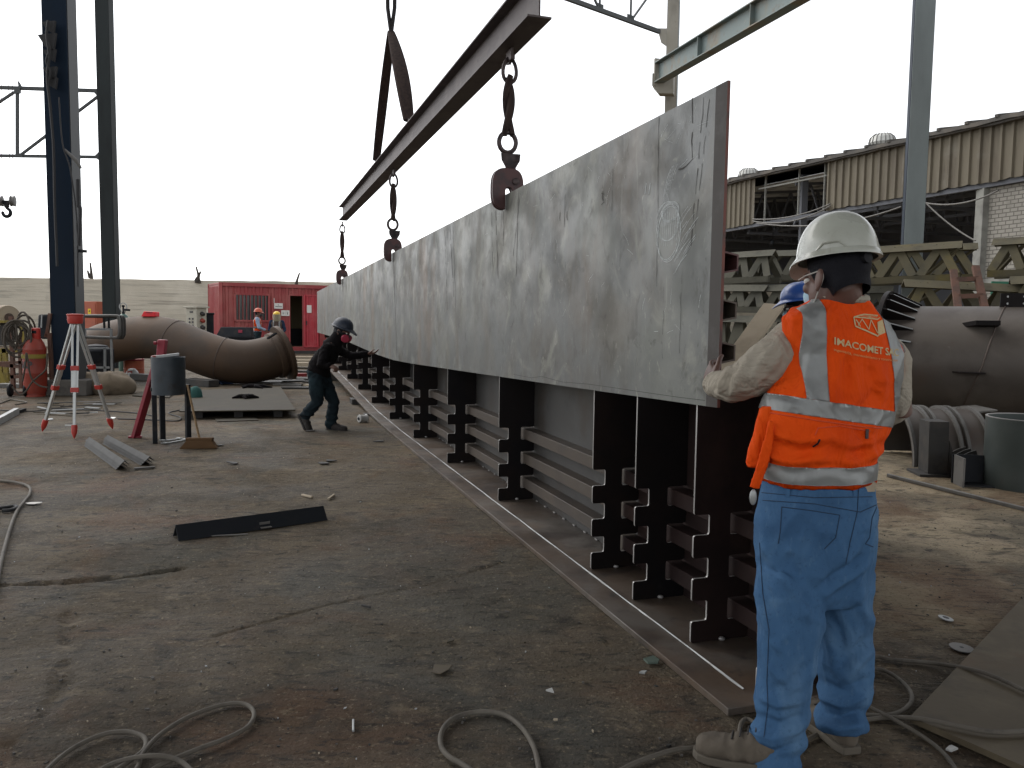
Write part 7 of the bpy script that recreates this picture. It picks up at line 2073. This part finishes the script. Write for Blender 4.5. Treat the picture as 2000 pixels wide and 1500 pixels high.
# ---------------- generic smaller figures
def figure(label, J, facing, up=(0, 0, 1), s=1.0, vox=.012, top='cloth_black', legs='denim_dark', boots='boot_dark', skin='skin', vest=None, vest_strip=False, sleeve_mt=None, helm=None, hvis=.05, ridges=0, boot_dirs=None, hands=None, headC=None, htilt=0, R=1.0, strips=()):
    root = thing('person', label, 'person', (J['pelvis'].x, J['pelvis'].y, 0))
    b = MB()
    C = headC or J['head']
    f, l, u = add_head(b, C, facing, up, s)
    b.limb([C - u * .05 * s - f * .015 * s, J['neck']], [.055 * s, .062 * s])
    b.limb([J['neck'], J['chest'], J['belly'], J['pelvis']], [.06 * s, .12 * s, .12 * s, .12 * s], 18)
    for sd in 'LR':
        b.limb([J['sh' + sd], J['el' + sd], J['wr' + sd]], [.045 * s, .038 * s, .027 * s])
        b.limb([J['hip' + sd], J['kn' + sd], J['an' + sd]], [.08 * s, .055 * s, .04 * s])
        b.limb([J['neck'], J['sh' + sd]], [.045 * s, .035 * s])
        d = (J['wr' + sd] - J['el' + sd]).normalized(); hd = (hands or {}).get(sd)
        pn = hd[1] if hd else V((0, .3, -1)); dd = hd[0] if hd else d
        th = hd[2] if hd else V((0, -.3, 1))
        add_hand(b, J['wr' + sd], dd, pn, th, s, .6 if not hd else hd[3], 6)
    place(remesh(b, min(vox, .007), 2), 'body', skin, root)
    hair_cap(root, C, f, l, u, s * .999); face_parts(root, C, f, l, u, s)
    t = MB()
    sx = (J['shR'] - J['shL']); sw = sx.length / 2; sx.normalize()
    ax = (J['chest'] - J['pelvis']).normalized(); dp = ax.cross(sx).normalized()
    hx_ = (J['hipR'] - J['hipL']).normalized()
    def torso(k, lo):
        return [(J['neck'] + ax * .01 * s, sx * .065 * s * k, dp * .062 * s * k), (J['neck'] - ax * .03 * s, sx * sw * .75 * k, dp * .085 * s * k), ((J['shL'] + J['shR']) / 2 - ax * .05 * s, sx * (sw + .025 * s) * k, dp * .115 * s * k),
                (J['chest'], sx * (sw * .92) * k, dp * .128 * s * R * k), (J['belly'], sx * (sw * .84) * k, dp * .125 * s * R * k), (lo, hx_ * sw * .86 * k, dp * .128 * s * R * k)]
    t.loft(torso(1.0, J['pelvis'] + ax * .02 * s), 26, 2.3)
    if not sleeve_mt or sleeve_mt == top:
        for sd in 'LR':
            w = J['wr' + sd]; e = J['el' + sd]
            t.limb([J['sh' + sd], e, e.lerp(w, .93)], [.068 * s, .056 * s, .041 * s], 16)
    me = remesh(t, vox, 3); displace(me, folds(1.2, 1.0, sw * 9)); place(me, 'shirt', top, root)
    if sleeve_mt and sleeve_mt != top:
        for sd in 'LR':
            t = MB(); w = J['wr' + sd]; e = J['el' + sd]
            t.limb([J['sh' + sd], e, e.lerp(w, .93)], [.066 * s, .055 * s, .040 * s], 16); me = remesh(t, vox, 3); displace(me, folds(1.2, 1.0, 3)); place(me, 'sleeve', sleeve_mt, root)
    t = MB(); t.loft([(J['pelvis'] + ax * .06 * s, hx_ * sw * .82, dp * .122 * s), (J['pelvis'], hx_ * sw * .88, dp * .130 * s), ((J['hipL'] + J['hipR']) / 2 - ZU * .06 * s, hx_ * sw * .85, dp * .120 * s)], 24, 2.3)
    for sd in 'LR':
        k, a = J['kn' + sd], J['an' + sd]
        t.limb([J['hip' + sd], J['hip' + sd].lerp(k, .5), k, k.lerp(a, .5), a], [.098 * s, .092 * s, .076 * s, .072 * s, .066 * s], 18)
    me = remesh(t, vox, 3); displace(me, folds(1.0, 1.2, 2.2, [(J['an' + sd], (J['kn' + sd] - J['an' + sd]).normalized(), .2, .012, 85) for sd in 'LR'])); place(me, 'trousers', legs, root)
    if vest:
        t = MB(); t.loft(torso(1.10, J['pelvis'] + ax * .05 * s), 28, 2.3); me = remesh(t, vox, 2); displace(me, folds(1.0, .8, 6))
        sc_ = me.copy(); vo = place(me, 'vest', vest, root)
        for co, no, co2, no2 in strips: shell_from(sc_, [(co, no), (co2, no2)], .004, 'reflective_strip', 'reflective', vo)
    for i, sd in enumerate('LR'):
        a = J['an' + sd]; bd_ = (boot_dirs or {}).get(sd, (facing, 0.0))
        d = V((bd_[0][0], bd_[0][1], 0)).normalized()
        d2 = (d * math.cos(bd_[1]) - ZU * math.sin(bd_[1])); u2 = (ZU * math.cos(bd_[1]) + d * math.sin(bd_[1]))
        hl = a - d2 * .055 * s - u2 * .085 * s
        boot(root, hl, d, s, boots, bd_[1], 'boot_dark', vox)
    hb = None
    if helm: hb = helmet(root, C + u * .006 * s, f, l, u, helm, s * 1.001, hvis, ridges, tilt=htilt)
    return root, C, f, l, u, hb
def stand(P, yaw, s=1.0, arms=None):
    f = V((math.cos(yaw), math.sin(yaw), 0)); l = V((-f.y, f.x, 0))
    q = lambda a, b, z: V(P) + f * a * s + l * b * s + ZU * z * s
    J = dict(head=q(.03, 0, 1.56), neck=q(0, 0, 1.42), chest=q(0, 0, 1.22), belly=q(.01, 0, 1.06), pelvis=q(0, 0, .92), shL=q(0, .18, 1.36), shR=q(0, -.18, 1.36), elL=q(.02, .24, 1.08), elR=q(.02, -.24, 1.08), wrL=q(.18, .2, .92), wrR=q(.18, -.2, .92),
             hipL=q(0, .09, .88), hipR=q(0, -.09, .88), knL=q(.03, .10, .48), knR=q(.02, -.10, .48), anL=q(-.02, .10, .09), anR=q(-.02, -.10, .09))
    return J, f, l, q
# crouching worker with the navy helmet
Yc = 10.25
c_ = lambda u, v, dy=0.0: at(u, v, Yc + dy)
J = dict(head=c_(668, 647), neck=c_(654, 668), chest=c_(640, 692, .02), belly=c_(624, 714, .02), pelvis=c_(622, 732, .02), shL=c_(653, 678, .20), shR=c_(636, 682, -.18), elL=c_(684, 696, .22), wrL=c_(717, 691, .24), elR=c_(627, 714, -.30), wrR=c_(644, 714, -.28),
         hipL=c_(632, 742, .10), hipR=c_(618, 742, -.08), knL=c_(652, 785, .10), anL=c_(646, 829, .10), knR=c_(620, 785, -.06), anR=c_(596, 812, .06))
rw = figure('crouching worker in black with navy hard hat and pink respirator, reaching under the plate', J, V((.93, -.25, -.32)), (.25, 0, 1), 1.0, .010, 'cloth_black', 'denim_dark', 'boot_dark', 'skin', helm='helmet_navy', hvis=.06,
            boot_dirs={'L': ((.95, -.3), 0.0), 'R': ((.8, -.35), 1.0)}, hands={'L': (V((1, .1, .1)), V((0, .2, 1)), V((0, -1, 0)), .35), 'R': (V((.8, -.2, -.3)), V((0, .3, -1)), V((.2, .9, .4)), 1.0)}, R=1.05)
root, C, f, l, u, hb = rw
for s_ in (-1, 1):
    m = MB(); m.lathe([(.01, 0), (.05, 0), (.052, .025), (.045, .034), (.01, .036)], C + f * .085 - u * .06 + l * s_ * .035, (f * .55 + l * s_ * .8 - u * .3), 18); m.build('filter_disc', 'mask_pink', root)
m = MB(); m.ball(C + f * .085 - u * .05, .045, .042, .05, f, l, u, 16, 10); m.build('respirator', 'mask_dark', root)
m = MB(); m.limb([C - u * .045 - f * .012, J['neck'] - (J['neck'] - C) * .1, J['neck'] + (J['chest'] - J['neck']) * .35], [.084, .092, .13], 16); m.build('hood', 'cloth_black', root)
m = MB(); m.lathe([(.088, -.02), (.092, -.005), (.088, .01), (.083, -.005)], C + f * .0 - u * .01, u, 24, close=False, x=f, sx=1.1); m.build('head_strap', 'strap_black', root)
# orange helmet worker behind the curved pipe
P = at(503, 640, 26.5); P.z = 0.02
J, f0, l0, q = stand(P, .25, .97)
J['elR'] = q(.06, -.24, 1.08); J['wrR'] = q(.24, -.10, 1.0); J['wrL'] = q(.25, .12, 1.0)
zs_ = lambda z: V(P) + ZU * z * .97
st_ = [(zs_(1.12), ZU, zs_(1.06), -ZU), (V(P) + l0 * .13, l0, V(P) + l0 * .08, -l0), (V(P) - l0 * .08, l0, V(P) - l0 * .13, -l0)]
root, C, f, l, u, hb = figure('worker in orange hard hat and orange vest with reflective bands behind the curved pipe', J, f0 + V((0, 0, -.1)), (0, 0, 1), .97, .016, 'shirt_blue', 'denim_dark', 'boot_dark', 'skin', vest='vest_orange', helm='helmet_orange', strips=st_, sleeve_mt=None)
m = MB(); m.ball(C + f * .075 - u * .045, .055, .06, .06, f, l, u, 16, 10); m.build('face_mask', 'mask_dark', root)
# yellow face-shield worker
P = at(541, 640, 27.2); P.z = -.06
J, f0, l0, q = stand(P, -1.45, .97)
J['elL'] = q(.05, .27, 1.08); J['wrL'] = q(.26, .18, .96); J['elR'] = q(.05, -.26, 1.08); J['wrR'] = q(.25, -.05, 1.0)
st_ = [(V(P) + l0 * .12, l0, V(P) + l0 * .07, -l0), (V(P) - l0 * .07, l0, V(P) - l0 * .12, -l0)]
root, C, f, l, u, hb = figure('worker in brown jacket with a yellow-topped face shield facing the camera behind the flange', J, f0 + V((0, 0, -.15)), (0, 0, 1), .97, .016, 'cloth_navy', 'denim_dark', 'boot_dark', 'skin', vest='cloth_brown', helm=None, strips=st_)
m = MB(); m.ball(C + u * .06 - f * .002, .125, .115, .095, f, l, u, 22, 14); m.build('shield_crown', 'helmet_yellow', root)
m = MB(); n = 13; vs = []
for i in range(n):
    a = lerp(-1.35, 1.35, i / (n - 1))
    for z, r in ((.07, .135), (-.03, .142), (-.16, .130)): vs.append(C + f * math.cos(a) * r + l * math.sin(a) * r * .95 + u * z)
for v in vs[:]: vs.append(v + (C - v).normalized() * .003)
k = 3 * n
m.add(vs, [(3 * i + j, 3 * i + 3 + j, 3 * i + 4 + j, 3 * i + 1 + j) for i in range(n - 1) for j in range(2)] + [(k + 3 * i + j, k + 3 * i + 1 + j, k + 3 * i + 4 + j, k + 3 * i + 3 + j) for i in range(n - 1) for j in range(2)])
m.build('face_shield', 'visor', root, recalc=False)
# blue helmet worker beyond the girder
P = at(1570, 640, 5.7); P.z = 0
J, f0, l0, q = stand(P, 2.75, .985)
J['elL'] = q(.16, .26, 1.12); J['wrL'] = q(.40, .22, 1.05); J['elR'] = q(.1, -.26, 1.1); J['wrR'] = q(.3, -.15, 1.02)
root, C, f, l, u, hb = figure('worker in bright blue ribbed hard hat, mostly hidden behind the man in the white helmet', J, f0 + V((0, 0, -.15)), (0, 0, 1), .985, .010, 'cloth_navy', 'denim_dark', 'boot_dark', 'skin', helm='helmet_blue', ridges=1, hvis=.045)
m = MB(); m.tube([C + l * .08 + f * .0 + u * .012, C + l * .07 + f * .10 + u * .008], .004, 6); m.tube([C + l * .05 + f * .105 + u * .0, C - l * .05 + f * .105 + u * .0], .006, 6); m.build('glasses', 'strap_black', root)
m = MB(); m.ball(C + f * .078 - u * .05, .045, .052, .045, f, l, u, 18, 12); m.build('face_mask', 'mask_blue', root)
